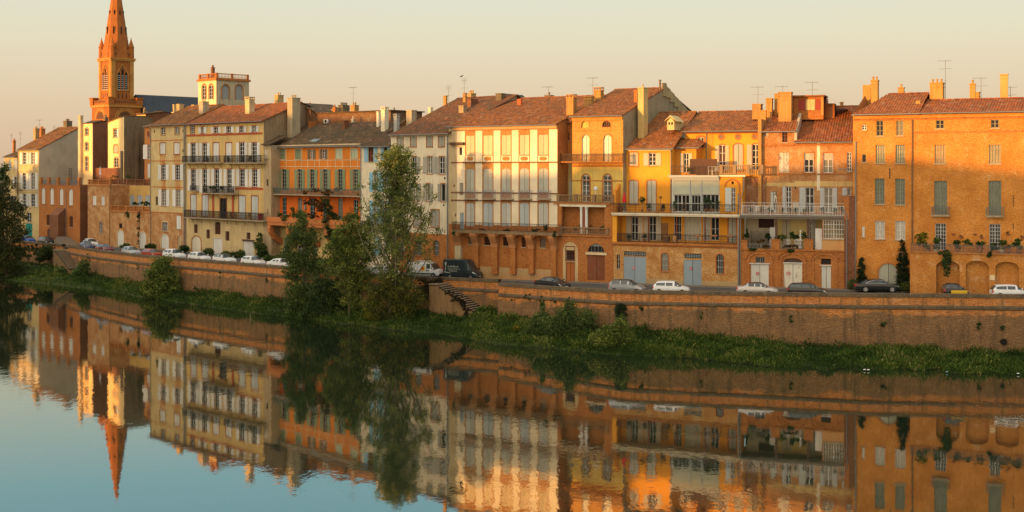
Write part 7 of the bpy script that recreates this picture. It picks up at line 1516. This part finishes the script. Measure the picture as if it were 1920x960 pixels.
park(421, .12, 'parked_car', 'white hatchback with a dark glass roof in the left row', 'car', HATCH, HSP, WP, roofcol=(.05, .06, .06), group=G_)
def pink(root, S):
    m = MB(); 
    for k in range(4): a = S[9 + k // 3]; m.tube([(S[9][0] + .1 + .15 * k, -.3 + .2 * k, .985 - .035 * k), (S[9][0] + .25 + .15 * k, -.1 + .15 * k, .965 - .045 * k)], .03, 4)
    m.build('bonnet_decal', plain((.5, .1, .08)), root)
park(475, .12, 'parked_car', 'white hatchback with reddish marks on its bonnet near the white garage door', 'car', HATCH, HSP, WP, group=G_, extras=pink)
park(527, .12, 'parked_car', 'white saloon half hidden behind the bushy dark tree', 'car', SEDAN, SSP, WP, group=G_)
park(592, .2, 'parked_car', 'dark car almost hidden behind the riverside trees', 'car', HATCH, HSP, (.03, .03, .035), group=G_)
park(668, .14, 'parked_car', 'pale blue car seen under the drooping tree', 'car', SEDAN, SSP, (.16, .30, .34), group=G_)
park(722, .14, 'parked_car', 'white car hidden behind the trunk of the tall poplar', 'car', HATCH, HSP, WP, group=G_)
def vanlogo(root, S):
    m = MB(); y = -.975
    m.box(-.35, .25, y, y + .012, .85, 1.45); m.build('yellow_panel', plain((.70, .40, .01)), root); m = MB(); m.prism([(-.1 + .2 * cos(k * pi / 4), 1.2 + .2 * sin(k * pi / 4)) for k in range(8)], y - .012, y + .002, 'y'); m.build('red_emblem', plain((.5, .06, .02)), root)
    m = MB(); m.box(.45, .60, y, y + .012, .82, 1.02); m.box(.68, .83, y, y + .012, .82, 1.02); m.build('black_mark', BLACKP, root)
    m = MB()
    for xx in (-1.2, -.4, .4): m.box(xx, xx + .05, -.75, .75, 1.98, 2.1)
    m.box(-1.3, .6, -.72, -.68, 2.1, 2.14); m.box(-1.3, .6, .1, .14, 2.1, 2.14)
    for i in range(7): m.box(-1.2 + .28 * i, -1.16 + .28 * i, -.7, .12, 2.1, 2.13)
    m.build('roof_rack', PLATE, root); m = MB(); m.box(-1.4, 1.7, -.985, -.95, .42, .58); m.box(2.2, 2.46, -.86, .86, .3, .52); m.build('bumper', BLACKP, root)
park(800, .66, 'van', 'white van with a yellow and red panel and a roof rack', 'van', VAN, VSP, WP, wheels=(-1.55, 1.5), wr=.33, extras=vanlogo, dh=.05)
def greenlogo(root, S):
    y = -.985; 
    for nm, txt, sz, xx, zz in (('sign_text', '.. TRAVAUX ..', .30, -1.6, 1.45),):
        pass
    PW_ = plain((.45, .45, .38)); m = MB()
    def word(x, z, w, h, seed):
        r_ = random.Random(seed); q = x
        while q < x + w:
            lw = r_.uniform(.05, .11); m.box(q, q + lw * .35, y, y + .01, z, z + h * r_.uniform(.7, 1)); m.box(q, q + lw, y, y + .01, z + (h * r_.choice((0, .45, .8))), z + (h * r_.choice((.0, .45, .8))) + h * .2 + .02) ; q += lw + .035
    word(-1.7, 1.55, .45, .2, 1); word(-1.1, 1.55, .85, .2, 2); word(-1.7, 1.3, 1.7, .11, 3); word(-1.6, 1.13, 1.3, .09, 4); word(-1.5, .97, 1.1, .09, 5); m.build('lettering', PW_, root)
    m = MB(); m.box(-2.12, -1.9, y, y + .01, 1.85, 2.2); m.box(-2.06, -1.98, y, y + .01, 1.1, 1.85); m.prism([(-2.25, 1.0), (-1.3, .82), (-1.3, .78), (-2.25, .88)], y, y + .01, 'y'); m.build('brush_emblem', PW_, root)
    m = MB(); m.box(-1.0, .2, y - .004, y + .02, .45, .95); m.build('dark_panel', plain((.015, .022, .025), .5), root)
park(868, .70, 'van', 'tall dark green van with pale lettering parked right of the white van', 'van', BIGVAN, BSP, (.018, .030, .036), L=.88, wheels=(-1.6, 1.85), wr=.34, extras=greenlogo, dh=.03)
park(1036, .14, 'parked_car', 'dark saloon in front of the brick piers, mostly sunk behind the wall', 'car', SEDAN, SSP, (.02, .02, .025), group=G_)
park(1176, .12, 'parked_car', 'silver grey people carrier with a dark roof by the first grey garage door', 'car', HATCH, HSP, (.30, .32, .34), L=1.0, H=1.06, metal=.4, roofcol=(.06, .045, .04), group=G_)
park(1259, .12, 'parked_car', 'white hatchback with dark bumper between the two grey garage doors', 'car', HATCH, HSP, WP, H=.98, group=G_)
park(1420, .10, 'parked_car', 'silver saloon with a dark roof in front of the peeling white door', 'car', SEDAN, SSP, (.44, .42, .40), roofcol=(.05, .04, .035), L=.98, H=1.0, metal=.3, group=G_)
park(1514, .08, 'parked_car', 'black hatchback parked before the narrow white door', 'car', HATCH, HSP, (.012, .014, .014), L=1.06, H=.96, group=G_)
def yel(root, S):
    for sg in (-1, 1): m = MB(); m.box(-.55, 1.1, *sorted((sg * .79, sg * .815)), .40, .82); m.build('yellow_door_panel', carpaint((.66, .40, .01)), root)
    m = MB(); m.add([(.86, -.6, .985), (1.16, -.56, .84), (1.16, .56, .84), (.86, .6, .985)], [(0, 1, 2, 3)]); m.build('yellow_bonnet', carpaint((.66, .40, .01)), root)
def chrome(root, S):
    m = MB(); y = -.96; m.tube([(S[2][0] + .4, -.86, 1.0), (-1.0, -.8, 1.22), (-.3, -.72, 1.38), (.5, -.72, 1.34), (1.2, -.84, .98)], .02, 4); m.tube([(S[2][0] + .4, -.90, .99), (1.15, -.9, .97)], .016, 4); m.build('chrome_trim', CHROME, root)
park(1645, .80, 'parked_car', 'long black saloon with silver wheels in front of the grey arched gate', 'car', SEDAN, SSP, (.012, .014, .014), L=1.14, H=1.02, wr=.35, group='cars parked by the houses', extras=chrome, rim=plain((.6, .58, .55), .3, .6), dh=.02)
park(1790, .10, 'parked_car', 'tiny yellow and black two seater car before the first brick arch', 'car', SMART, MSP, (.015, .015, .015), wheels=(-.9, .9), group=G_, extras=yel)
park(1896, .10, 'parked_car', 'white hatchback at the right edge of the photo', 'car', HATCH, HSP, WP, L=1.05, H=.98, group=G_)
# ---------------- small things on balconies and terraces ----------------
TERRA = plaster((.42, .15, .06), .3); PLASTW = paint((.66, .66, .62)); REDC = plain((.55, .015, .02), .7)
def onfac(px, py, off): d = facd(px, off); return at(px, py, d)
def pot(root, r, h, mat=TERRA):
    m = MB(); m.lathe([(r * .7, 0), (r, h * .85), (r * 1.12, h * .86), (r * 1.12, h)], (0, 0, 0), 10); return m.build('pot', mat, root)
def potted(px, py, off, label, rw, h, kind='bush', mat=None, cat='potted plant', name='potted_plant', sd=0, leaf=None):
    """py = foot of the pot; rw = crown radius, h = total height in metres"""
    p = onfac(px, py, off); r = empty(name, p, 0, label, cat); pot(r, .18, .32, mat or TERRA); lf = leaf or LG
    if kind == 'ball':
        m = MB(); m.tube([(0, 0, .3), (0, 0, h - rw)], .025, 5); m.build('stem', BARK, r); leafcloud('foliage', [(0, 0, h - rw)], [(rw, rw, rw)], 900, .09, LDK, r, shell=.5, seed=sd + 3)
    elif kind == 'spiky':
        V = []; jr = np.random.default_rng(sd)
        for k in range(60):
            a = jr.uniform(0, 2 * pi); e = jr.uniform(.1, 1.4); L = rw * jr.uniform(.7, 1.2); d_ = np.array([cos(a) * cos(e), sin(a) * cos(e), sin(e)]); w_ = np.array([-sin(a), cos(a), 0]) * .025; c0 = np.array([0, 0, h - rw]); V += [c0 - w_, c0 + w_, c0 + d_ * L + w_ * .2, c0 + d_ * L - w_ * .2]
        leafmesh('foliage', np.array(V), np.full(60, .5), LG, r); m = MB(); m.tube([(0, 0, .3), (0, 0, h - rw)], .03, 5); m.build('stem', BARK, r)
    else: leafcloud('foliage', [(0, 0, .3 + (h - .3) * .5)], [(rw, rw, (h - .3) * .55)], 420, .1, lf, r, shell=.1, seed=sd + 5)
    return r
# gallery house, upper gallery
S1 = lambda X, Y: (1140 + X / 4.1733, 240 + Y / 4.1733)
def G1(X, Y, off, *a, **k): px, py = S1(X, Y); return potted(px, py, off, *a, **k)
px, py = S1(128, 655); r = empty('parasol', onfac(px, py, -.9), 0, 'closed bright red parasol on the left end of the upper gallery', 'parasol')
m = MB(); m.tube([(0, 0, 0), (0, 0, 2.4)], .03, 6); m.build('pole', PLASTW, r); m = MB(); m.lathe([(.22, 1.15), (.26, 1.3), (.16, 1.8), (.03, 2.4)], (0, 0, 0), 8); m.build('canopy', REDC, r); m = MB(); m.lathe([(.25, 0), (.22, .08)], (0, 0, 0), 10); m.build('base', PLASTW, r)
G1(268, 655, -.8, 'ball shaped topiary between the two left tall shutters of the upper gallery', .3, 1.75, 'ball', sd=1); G1(323, 655, -.6, 'dark bushy pot plant before the second tall shutter of the upper gallery', .35, 1.3, sd=2); G1(412, 655, -.8, 'spiky palm like plant right of the tall shutters on the upper gallery', .38, 1.95, 'spiky', sd=3)
G1(432, 655, -.3, 'orange leaved pot plant under the spiky palm like plant', .35, .9, leaf=LBRN, sd=4); G1(520, 655, -.5, 'small tree in a pot at the left of the winter room glazing', .22, 1.7, sd=5); G1(600, 655, -.4, 'reddish pot plant before the left winter room window', .3, 1.1, leaf=LBRN, sd=6)
G1(773, 655, -.5, 'largest ball shaped bush before the right winter room window', .34, 1.75, 'ball', sd=7); G1(802, 655, -.5, 'pale leafy plant beside the largest ball shaped bush', .25, 1.5, sd=8); G1(858, 655, -.4, 'green bush at the right end of the winter room glazing', .32, 1.3, leaf=LDK, sd=9)
for X, lb in ((765, 'left low terracotta pot on the upper gallery before the winter room'), (818, 'right low terracotta pot on the upper gallery before the winter room')): px, py = S1(X, 655); r = empty('plant_pot', onfac(px, py, -.15), 0, lb, 'pot'); pot(r, .2, .35)
def chair(p, label, rz=0., mat=PLASTW, cat='chair', w=.45):
    r = empty('garden_chair', p, rz, label, cat); m = MB(); m.box(-w / 2, w / 2, -w / 2, w / 2, .42, .46); m.build('seat', mat, r); m = MB()
    for k in range(4): m.box(-w / 2 + w * k / 3 - .02, -w / 2 + w * k / 3 + .02, w / 2 - .04, w / 2, .462, .95)
    m.box(-w / 2 - .02, w / 2 + .02, w / 2 - .05, w / 2 + .01, .9, .97); m.build('backrest', mat, r)
    for x in (-1, 1):
        for y in (-1, 1): m = MB(); m.box(x * (w / 2 - .03) - .02, x * (w / 2 - .03) + .02, y * (w / 2 - .03) - .02, y * (w / 2 - .03) + .02, 0, .419); m.build('leg', mat, r)
    return r
def table(p, label, rz=0., mat=PLASTW, rr=.45):
    r = empty('garden_table', p, rz, label, 'table'); m = MB(); m.lathe([(rr, .70), (rr, .74)], (0, 0, 0), 14); m.build('tabletop', mat, r)
    for k in range(3): a = k * 2.09; m = MB(); m.tube([(cos(a) * rr * .7, sin(a) * rr * .7, 0), (cos(a) * .1, sin(a) * .1, .699)], .02, 5); m.build('leg', mat, r)
    return r
AG = heading(1280)
for X, lb in ((70, 'dark chair at the far left of the upper gallery'), (100, 'second dark chair from the left on the upper gallery')): px, py = S1(X, 655); chair(onfac(px, py, -.8), lb, AG, IRON)
# lower gallery
for X, w_, lb in ((163, .3, 'round bush left on the lower gallery'), (285, .3, 'dark round bush before the iron column of the lower gallery')): G1(X, 888, -.7, lb, w_, .95, sd=int(X), leaf=LDK)
px, py = S1(442, 888); r = empty('folding_screen', onfac(px, py, -.6), AG, 'dark slatted screen in the middle of the lower gallery', 'screen'); m = MB()
for k in range(14): m.box(-.4, .4, -.02, .02, .25 + k * .14, .25 + k * .14 + .1)
m.box(-.42, -.38, -.025, .025, 0, 2.25); m.box(.38, .42, -.025, .025, 0, 2.25); m.build('slats', DARKWOOD, r)
px, py = S1(458, 888); r = empty('storage_chest', onfac(px, py, -.25), AG, 'dark chest with an orange lid before the slatted screen', 'chest'); m = MB(); m.box(-.35, .35, -.25, .25, 0, .62); m.build('body', DARKWOOD, r); m = MB(); m.box(-.37, .37, -.27, .27, .622, .68); m.build('lid', TERRA, r)
for X, lb in ((703, 'terracotta window box hanging on the lower gallery railing, left'), (830, 'terracotta window box hanging on the lower gallery railing, middle'), (953, 'terracotta window box hanging on the lower gallery railing, right')):
    px, py = S1(X, 848); r = empty('window_box', onfac(px, py, .12), AG, lb, 'planter'); m = MB(); m.box(-.35, .35, -.1, .1, 0, .18); m.build('trough', TERRA, r); leafcloud('foliage', [(0, 0, .22)], [(.33, .1, .09)], 160, .07, LG, r, seed=int(X))
px, py = S1(525, 895); r = empty('log_basket', onfac(px, py, -.3), AG, 'tan wicker basket beside the middle iron column of the lower gallery', 'basket'); m = MB(); m.lathe([(.28, 0), (.36, .45), (.33, .8), (.35, .84)], (0, 0, 0), 12); m.build('body', plain((.33, .18, .07)), r); m = MB(); m.lathe([(.30, .80), (.30, .83)], (0, 0, 0), 12); m.build('lid', plain((.26, .14, .05)), r)
# top terrace
px, py = S1(745, 362); r = empty('reed_screen', onfac(px, py, -3.0), AG, 'dark brown reed screen on the top terrace behind the iron railing', 'screen')
for k in range(4): m = MB(); m.box(-1.6 + k * .82, -.8 + k * .82, -.03, .03, 0, 1.85); [m.box(-1.6 + k * .82, -.8 + k * .82, -.05, -.031, .2 + j * .27, .24 + j * .27) for j in range(6)]; m.build('panel', paint((.10, .045, .025)), r)
for X, lb in ((800, 'left white chair on the top terrace'), (832, 'middle white chair on the top terrace'), (858, 'right white chair on the top terrace')): px, py = S1(X, 364); chair(onfac(px, py, -2.1), lb, AG + pi)
px, py = S1(636, 362); potted(px, py, -2.2, 'pale pot with a small plant below the return block window', .2, .8, sd=31, mat=STONE)
# loggia house
for X, Y, lb in ((398, 110, 'white globe lamp standing behind the stone balustrade'),): 
    px, py = 1030 + X / 4.573, 340 + 160 / 4.573; r = empty('table_lamp', onfac(px, py, -.6), 0, lb, 'lamp'); m = MB(); m.lathe([(.12, 0), (.05, .1), (.04, .9), (.05, 1.1)], (0, 0, 0), 8); m.build('stand', PLASTW, r); m = MB(); m.lathe([(.03, 1.1), (.2, 1.2), (.26, 1.4), (.2, 1.6), (.05, 1.68)], (0, 0, 0), 10); m.build('globe', PLASTW, r)
for i, (X, lb, lf) in enumerate(((228, 'dark red potted flowers on the left of the loggia', LRED), (270, 'tall pale potted plant before the loggia columns', LG), (350, 'pink potted flowers in the right loggia opening', LRED), (440, 'green potted plant in the right loggia opening', LDK), (470, 'small shrub at the right edge of the loggia', LG))): potted(1030 + X / 4.573, 340 + 448 / 4.573, -.35, lb, .22, 1.0 + .5 * (i == 1), sd=40 + i, leaf=lf)
# flower terrace of the old brick house
SJ = lambda X, Y: (1380 + X / 4.365, 330 + Y / 4.365); AJ = BZ.ang
for i, (X, h, k, lf, lb) in enumerate(((125, .75, 'b', LDK, 'green potted plant left end of the white railed terrace'), (205, .85, 'b', LRED, 'bright pink potted flowers on the white railed terrace'), (272, .95, 'b', LG, 'leafy plant in front of the small white door'), (380, .75, 'b', LRED, 'dusky red potted plant by the first grey shutter'), (437, .85, 'b', LRED, 'pink flowered plant before the first glazed door'), (488, .8, 'b', LDK, 'small dark potted plant between first and second glazed doors'), (560, .6, 'b', LYEL, 'yellow potted plant left of the second glazed door'), (590, .9, 'b', LRED, 'red flowers in front of the second glazed door'), (708, .95, 'b', LG, 'bright green potted plant left of the third glazed door'), (810, .8, 'b', LG, 'green plant right of the third glazed door'), (870, .95, 'b', LDK, 'tall thin plant near the brick pier of the terrace'), (300, .5, 'b', LRED, 'low red flower pot under the small white door'))):
    px, py = SJ(X, 316); potted(px, py, -.3, lb, .2, h, sd=60 + i, leaf=lf)
px, py = SJ(225, 316); table(onfac(px, py, -.9), 'white garden table on the left of the white railed terrace', AJ); px, py = SJ(255, 316); chair(onfac(px, py, -1.0), 'white lounger chair beside the white garden table', AJ + .6); px, py = SJ(165, 316); chair(onfac(px, py, -1.0), 'white chair left of the white garden table', AJ - .5)
px, py = SJ(490, 300); r = empty('potting_table', onfac(px, py, -.9), AJ, 'beige cabinet between the first and second glazed doors', 'cabinet'); m = MB(); m.box(-.35, .35, -.2, .2, 0, 1.2); m.build('body', BEIGE, r); m = MB(); m.box(-.38, .38, -.23, .23, 1.202, 1.24); m.build('top', STONE, r)
px, py = SJ(528, 590); r = empty('garden_fountain', onfac(px, py, -.9), 0, 'white tiered garden fountain among the plants of the flower loggia', 'fountain'); m = MB(); m.lathe([(.28, 0), (.12, .2), (.1, .7), (.38, .85), (.40, .92), (.08, .95), (.07, 1.35), (.25, 1.45), (.26, 1.5), (.06, 1.52), (.05, 1.85), (.12, 1.95), (.02, 2.1)], (0, 0, 0), 12); m.build('basin', PLASTW, r)
for X, lb in ((430, 'white chair left of the white garden fountain'), (500, 'white chair just in front of the white garden fountain')): px, py = SJ(X, 590); chair(onfac(px, py, -.7), lb, AJ + .3)
px, py = SJ(212, 590); r = table(onfac(px, py, -.8), 'grey table with blue dishes in the left bay of the flower loggia', AJ, PGREY); 
m = MB(); m.lathe([(.05, .742), (.09, .80), (.085, .86)], (-.1, 0, 0), 8); o = m.build('blue_bowl', plain((.05, .25, .35))); o.location = r.location; tag(o, 'small blue bowl on the grey table in the flower loggia', 'bowl')
px, py = SJ(195, 592); r = empty('lattice_panel', onfac(px, py, -1.6), AJ, 'dark diamond lattice panel at the left of the flower loggia', 'trellis'); m = MB()
for k in range(-9, 10):
    for sg in (-1, 1):
        x0 = k * .2; a_ = max(-1.0, min(1.0, x0)); c_ = max(-1., min(1., x0 + sg * 2.0)); 
        if abs(c_ - a_) > .05: m.tube([(a_, 0, sg * (a_ - x0)), (c_, 0, sg * (c_ - x0))], .016, 4)
m.box(-1.03, -.98, -.03, .03, 0, 2.02); m.box(.98, 1.03, -.03, .03, 0, 2.02); m.build('lattice', paint((.03, .045, .04)), r)
px, py = 1490, 490; 
m = MB(); m.tube([(0, 0, 0), (0, -.25, .1)], .02, 5); m.lathe([(.03, -.22), (.08, -.2), (.09, -.02), (.02, .05)], (0, -.3, 0), 8); px, py = SJ(488, 92); o = m.build('wall_lantern', IRON, BZ.root); o.location = BZ.root.matrix_world.inverted() @ onfac(px, py, -3.1) if False else (BZ.ray(px, py, 3.15)[0], 3.15, BZ.ray(px, py, 3.15)[1])
# mansion terrace pots and wall bowls
SM_ = lambda X, Y: (1720 + X / 6, 400 + Y / 6)
for i, (X, lb) in enumerate(((120, 'terracotta pot left of the first dark mansion door'), (210, 'pale tub under the round dark shrub of the mansion terrace'), (447, 'tall red jar behind the mansion railing, left of the middle'), (707, 'tall red jar behind the mansion railing, right of the middle'), (955, 'pale wide tub right of the second dark mansion door'), (1020, 'long terracotta trough at the right of the mansion terrace'), (1145, 'terracotta trough at the far right of the mansion terrace'))):
    px, py = SM_(X, 455); r = empty('plant_pot', onfac(px, py, 1.9), 0, lb, 'pot'); m = MB(); m.lathe([(.2, 0), (.28, .2), (.24, .5), (.28, .55 + .25 * (i in (2, 3)))], (0, 0, 0), 10); m.build('pot', TERRA if i not in (1, 4) else BEIGE, r); leafcloud('foliage', [(0, 0, .7)], [(.3, .3, .25)], 300, .1, (LG, LDK)[i % 2], r, seed=200 + i)
for i, (X, Y, f, lb) in enumerate(((405, 232, 0, 'empty clay bowl on the mansion wall, far left'), (493, 268, 1, 'red flowered clay bowl on the mansion wall, left'), (646, 236, 0, 'empty clay bowl on the mansion wall, centre'), (722, 270, 1, 'red flowered clay bowl on the mansion wall, centre right'), (1020, 232, 1, 'red flowered clay bowl on the mansion wall right of the second door'), (1182, 275, 1, 'red flowered clay bowl at the right edge of the mansion wall'))):
    px, py = SM_(X, Y); r = empty('wall_bowl', onfac(px, py, .14), 0, lb, 'flower bowl'); m = MB(); m.lathe([(.05, -.12), (.17, -.02), (.2, .08)], (0, 0, 0), 10); m.build('bowl', TERRA, r)
    if f: leafcloud('foliage', [(0, 0, .14)], [(.2, .12, .1)], 160, .08, LRED, r, seed=220 + i)
# orange house terrace
px, py = 500 + 435 / 6, 370 + 235 / 6; r = empty('parasol', onfac(px, py, 0.2), 0, 'closed grey parasol on the orange house terrace', 'parasol'); m = MB(); m.tube([(0, 0, 0), (0, 0, 2.9)], .03, 6); m.build('pole', DARKWOOD, r); m = MB(); m.lathe([(.16, 1.2), (.22, 1.4), (.12, 2.2), (.03, 2.9)], (0, 0, 0), 8); m.build('canopy', plain((.20, .19, .14)), r)
px, py = 260 + 662 / 2.9077, 170 + 703 / 2.9077; r = empty('flower_tub', onfac(px, py, .6), 0, 'bright red tub at the right end of the long ochre house balcony', 'planter'); m = MB(); m.lathe([(.32, 0), (.42, .9)], (0, 0, 0), 10); m.build('tub', plain((.5, .03, .02)), r); m = MB(); m.lathe([(.36, .88), (.1, .94)], (0, 0, 0), 10); m.build('soil', plain((.05, .03, .02)), r)
for X, Y, lb in ((497, 697, 'left rust red folding chair on the long ochre house balcony'), (520, 697, 'second rust red folding chair on the long ochre house balcony'), (598, 697, 'right rust red folding chair on the long ochre house balcony'), (565, 390, 'left dark chair on the upper right ochre house balcony'), (600, 390, 'right dark chair on the upper right ochre house balcony')): chair(onfac(260 + X / 2.9077, 170 + Y / 2.9077, .55), lb, heading(420), RUST if Y > 600 else IRON)
for X, lb in ((488, 'dark bushy pot at the left of the upper right ochre house balcony'), (372, 'dark pot plant on the upper left ochre house balcony')): potted(260 + X / 2.9077, 170 + 390 / 2.9077, .5, lb, .22, .9, sd=int(X), leaf=LDK)
r = empty('parasol', onfac(188, 335, -1.5), 0, 'closed white parasol on the patchy brick house terrace', 'parasol'); m = MB(); m.tube([(0, 0, 0), (0, 0, 2.3)], .03, 6); m.build('pole', PLASTW, r); m = MB(); m.lathe([(.18, .7), (.2, .9), (.1, 1.7), (.03, 2.3)], (0, 0, 0), 8); m.build('canopy', PLASTW, r)
# low mossy kerb of weeds and birds on the ridges
def bird(px, py, d, label, s=1.):
    r = empty('bird', at(px, py, d), .6, label, 'bird'); m = MB(); m.tube([(-.22 * s, 0, .02 * s), (-.1 * s, 0, .09 * s), (.06 * s, 0, .12 * s), (.14 * s, 0, .2 * s), (.2 * s, 0, .22 * s), (.27 * s, 0, .2 * s)], [.01 * s, .05 * s, .07 * s, .045 * s, .045 * s, .008 * s], 6); m.build('body', plain((.03, .028, .026)), r); m = MB(); m.tube([(.02 * s, -.02, 0), (.02 * s, -.02, .08 * s)], .008, 4); m.tube([(.02 * s, .02, 0), (.02 * s, .02, .08 * s)], .008, 4); m.build('legs', plain((.1, .07, .04)), r)
bird(865, 145, facd(866, -10.2), 'black bird perched on top of the aerial above the dark chimneys', 1.3)
# litter and driftwood at the waterline
for i, (px, py, lb) in enumerate(((1626, 697, 'white scrap of litter at the waterline, left one'), (1633, 698, 'white scrap of litter at the waterline, right one'), (1916, 702, 'larger white scrap of litter at the right edge waterline'), (1782, 702, 'pale blue scrap of litter on the waterline'))):
    q = edgept(px) + Vector((0, .9, 0)); r_ = random.Random(i); m = MB(); m.add([(-.14, -.05, .0), (.12, -.08, .01), (.15, .08, .05), (-.1, .1, .04), (.0, 0, .09)], [(0, 1, 4), (1, 2, 4), (2, 3, 4), (3, 0, 4)]); o = m.build('litter', plain((.55, .56, .55) if i < 3 else (.2, .4, .42))); o.location = (q.x, q.y, .12); tag(o, lb, 'litter')
q = at(469, 598, FPX / ((600 - HY) / CZ)); m = MB(); m.tube([(0, 0, -.5), (.05, 0, .45), (-.04, 0, .95)], [.06, .05, .02], 6); m.tube([(.03, 0, .4), (.15, .02, .6)], .02, 4); o = m.build('driftwood_post', BARK); o.location = (q.x, q.y, 0); tag(o, 'thin dark stake standing in the water below the white cars', 'stake')
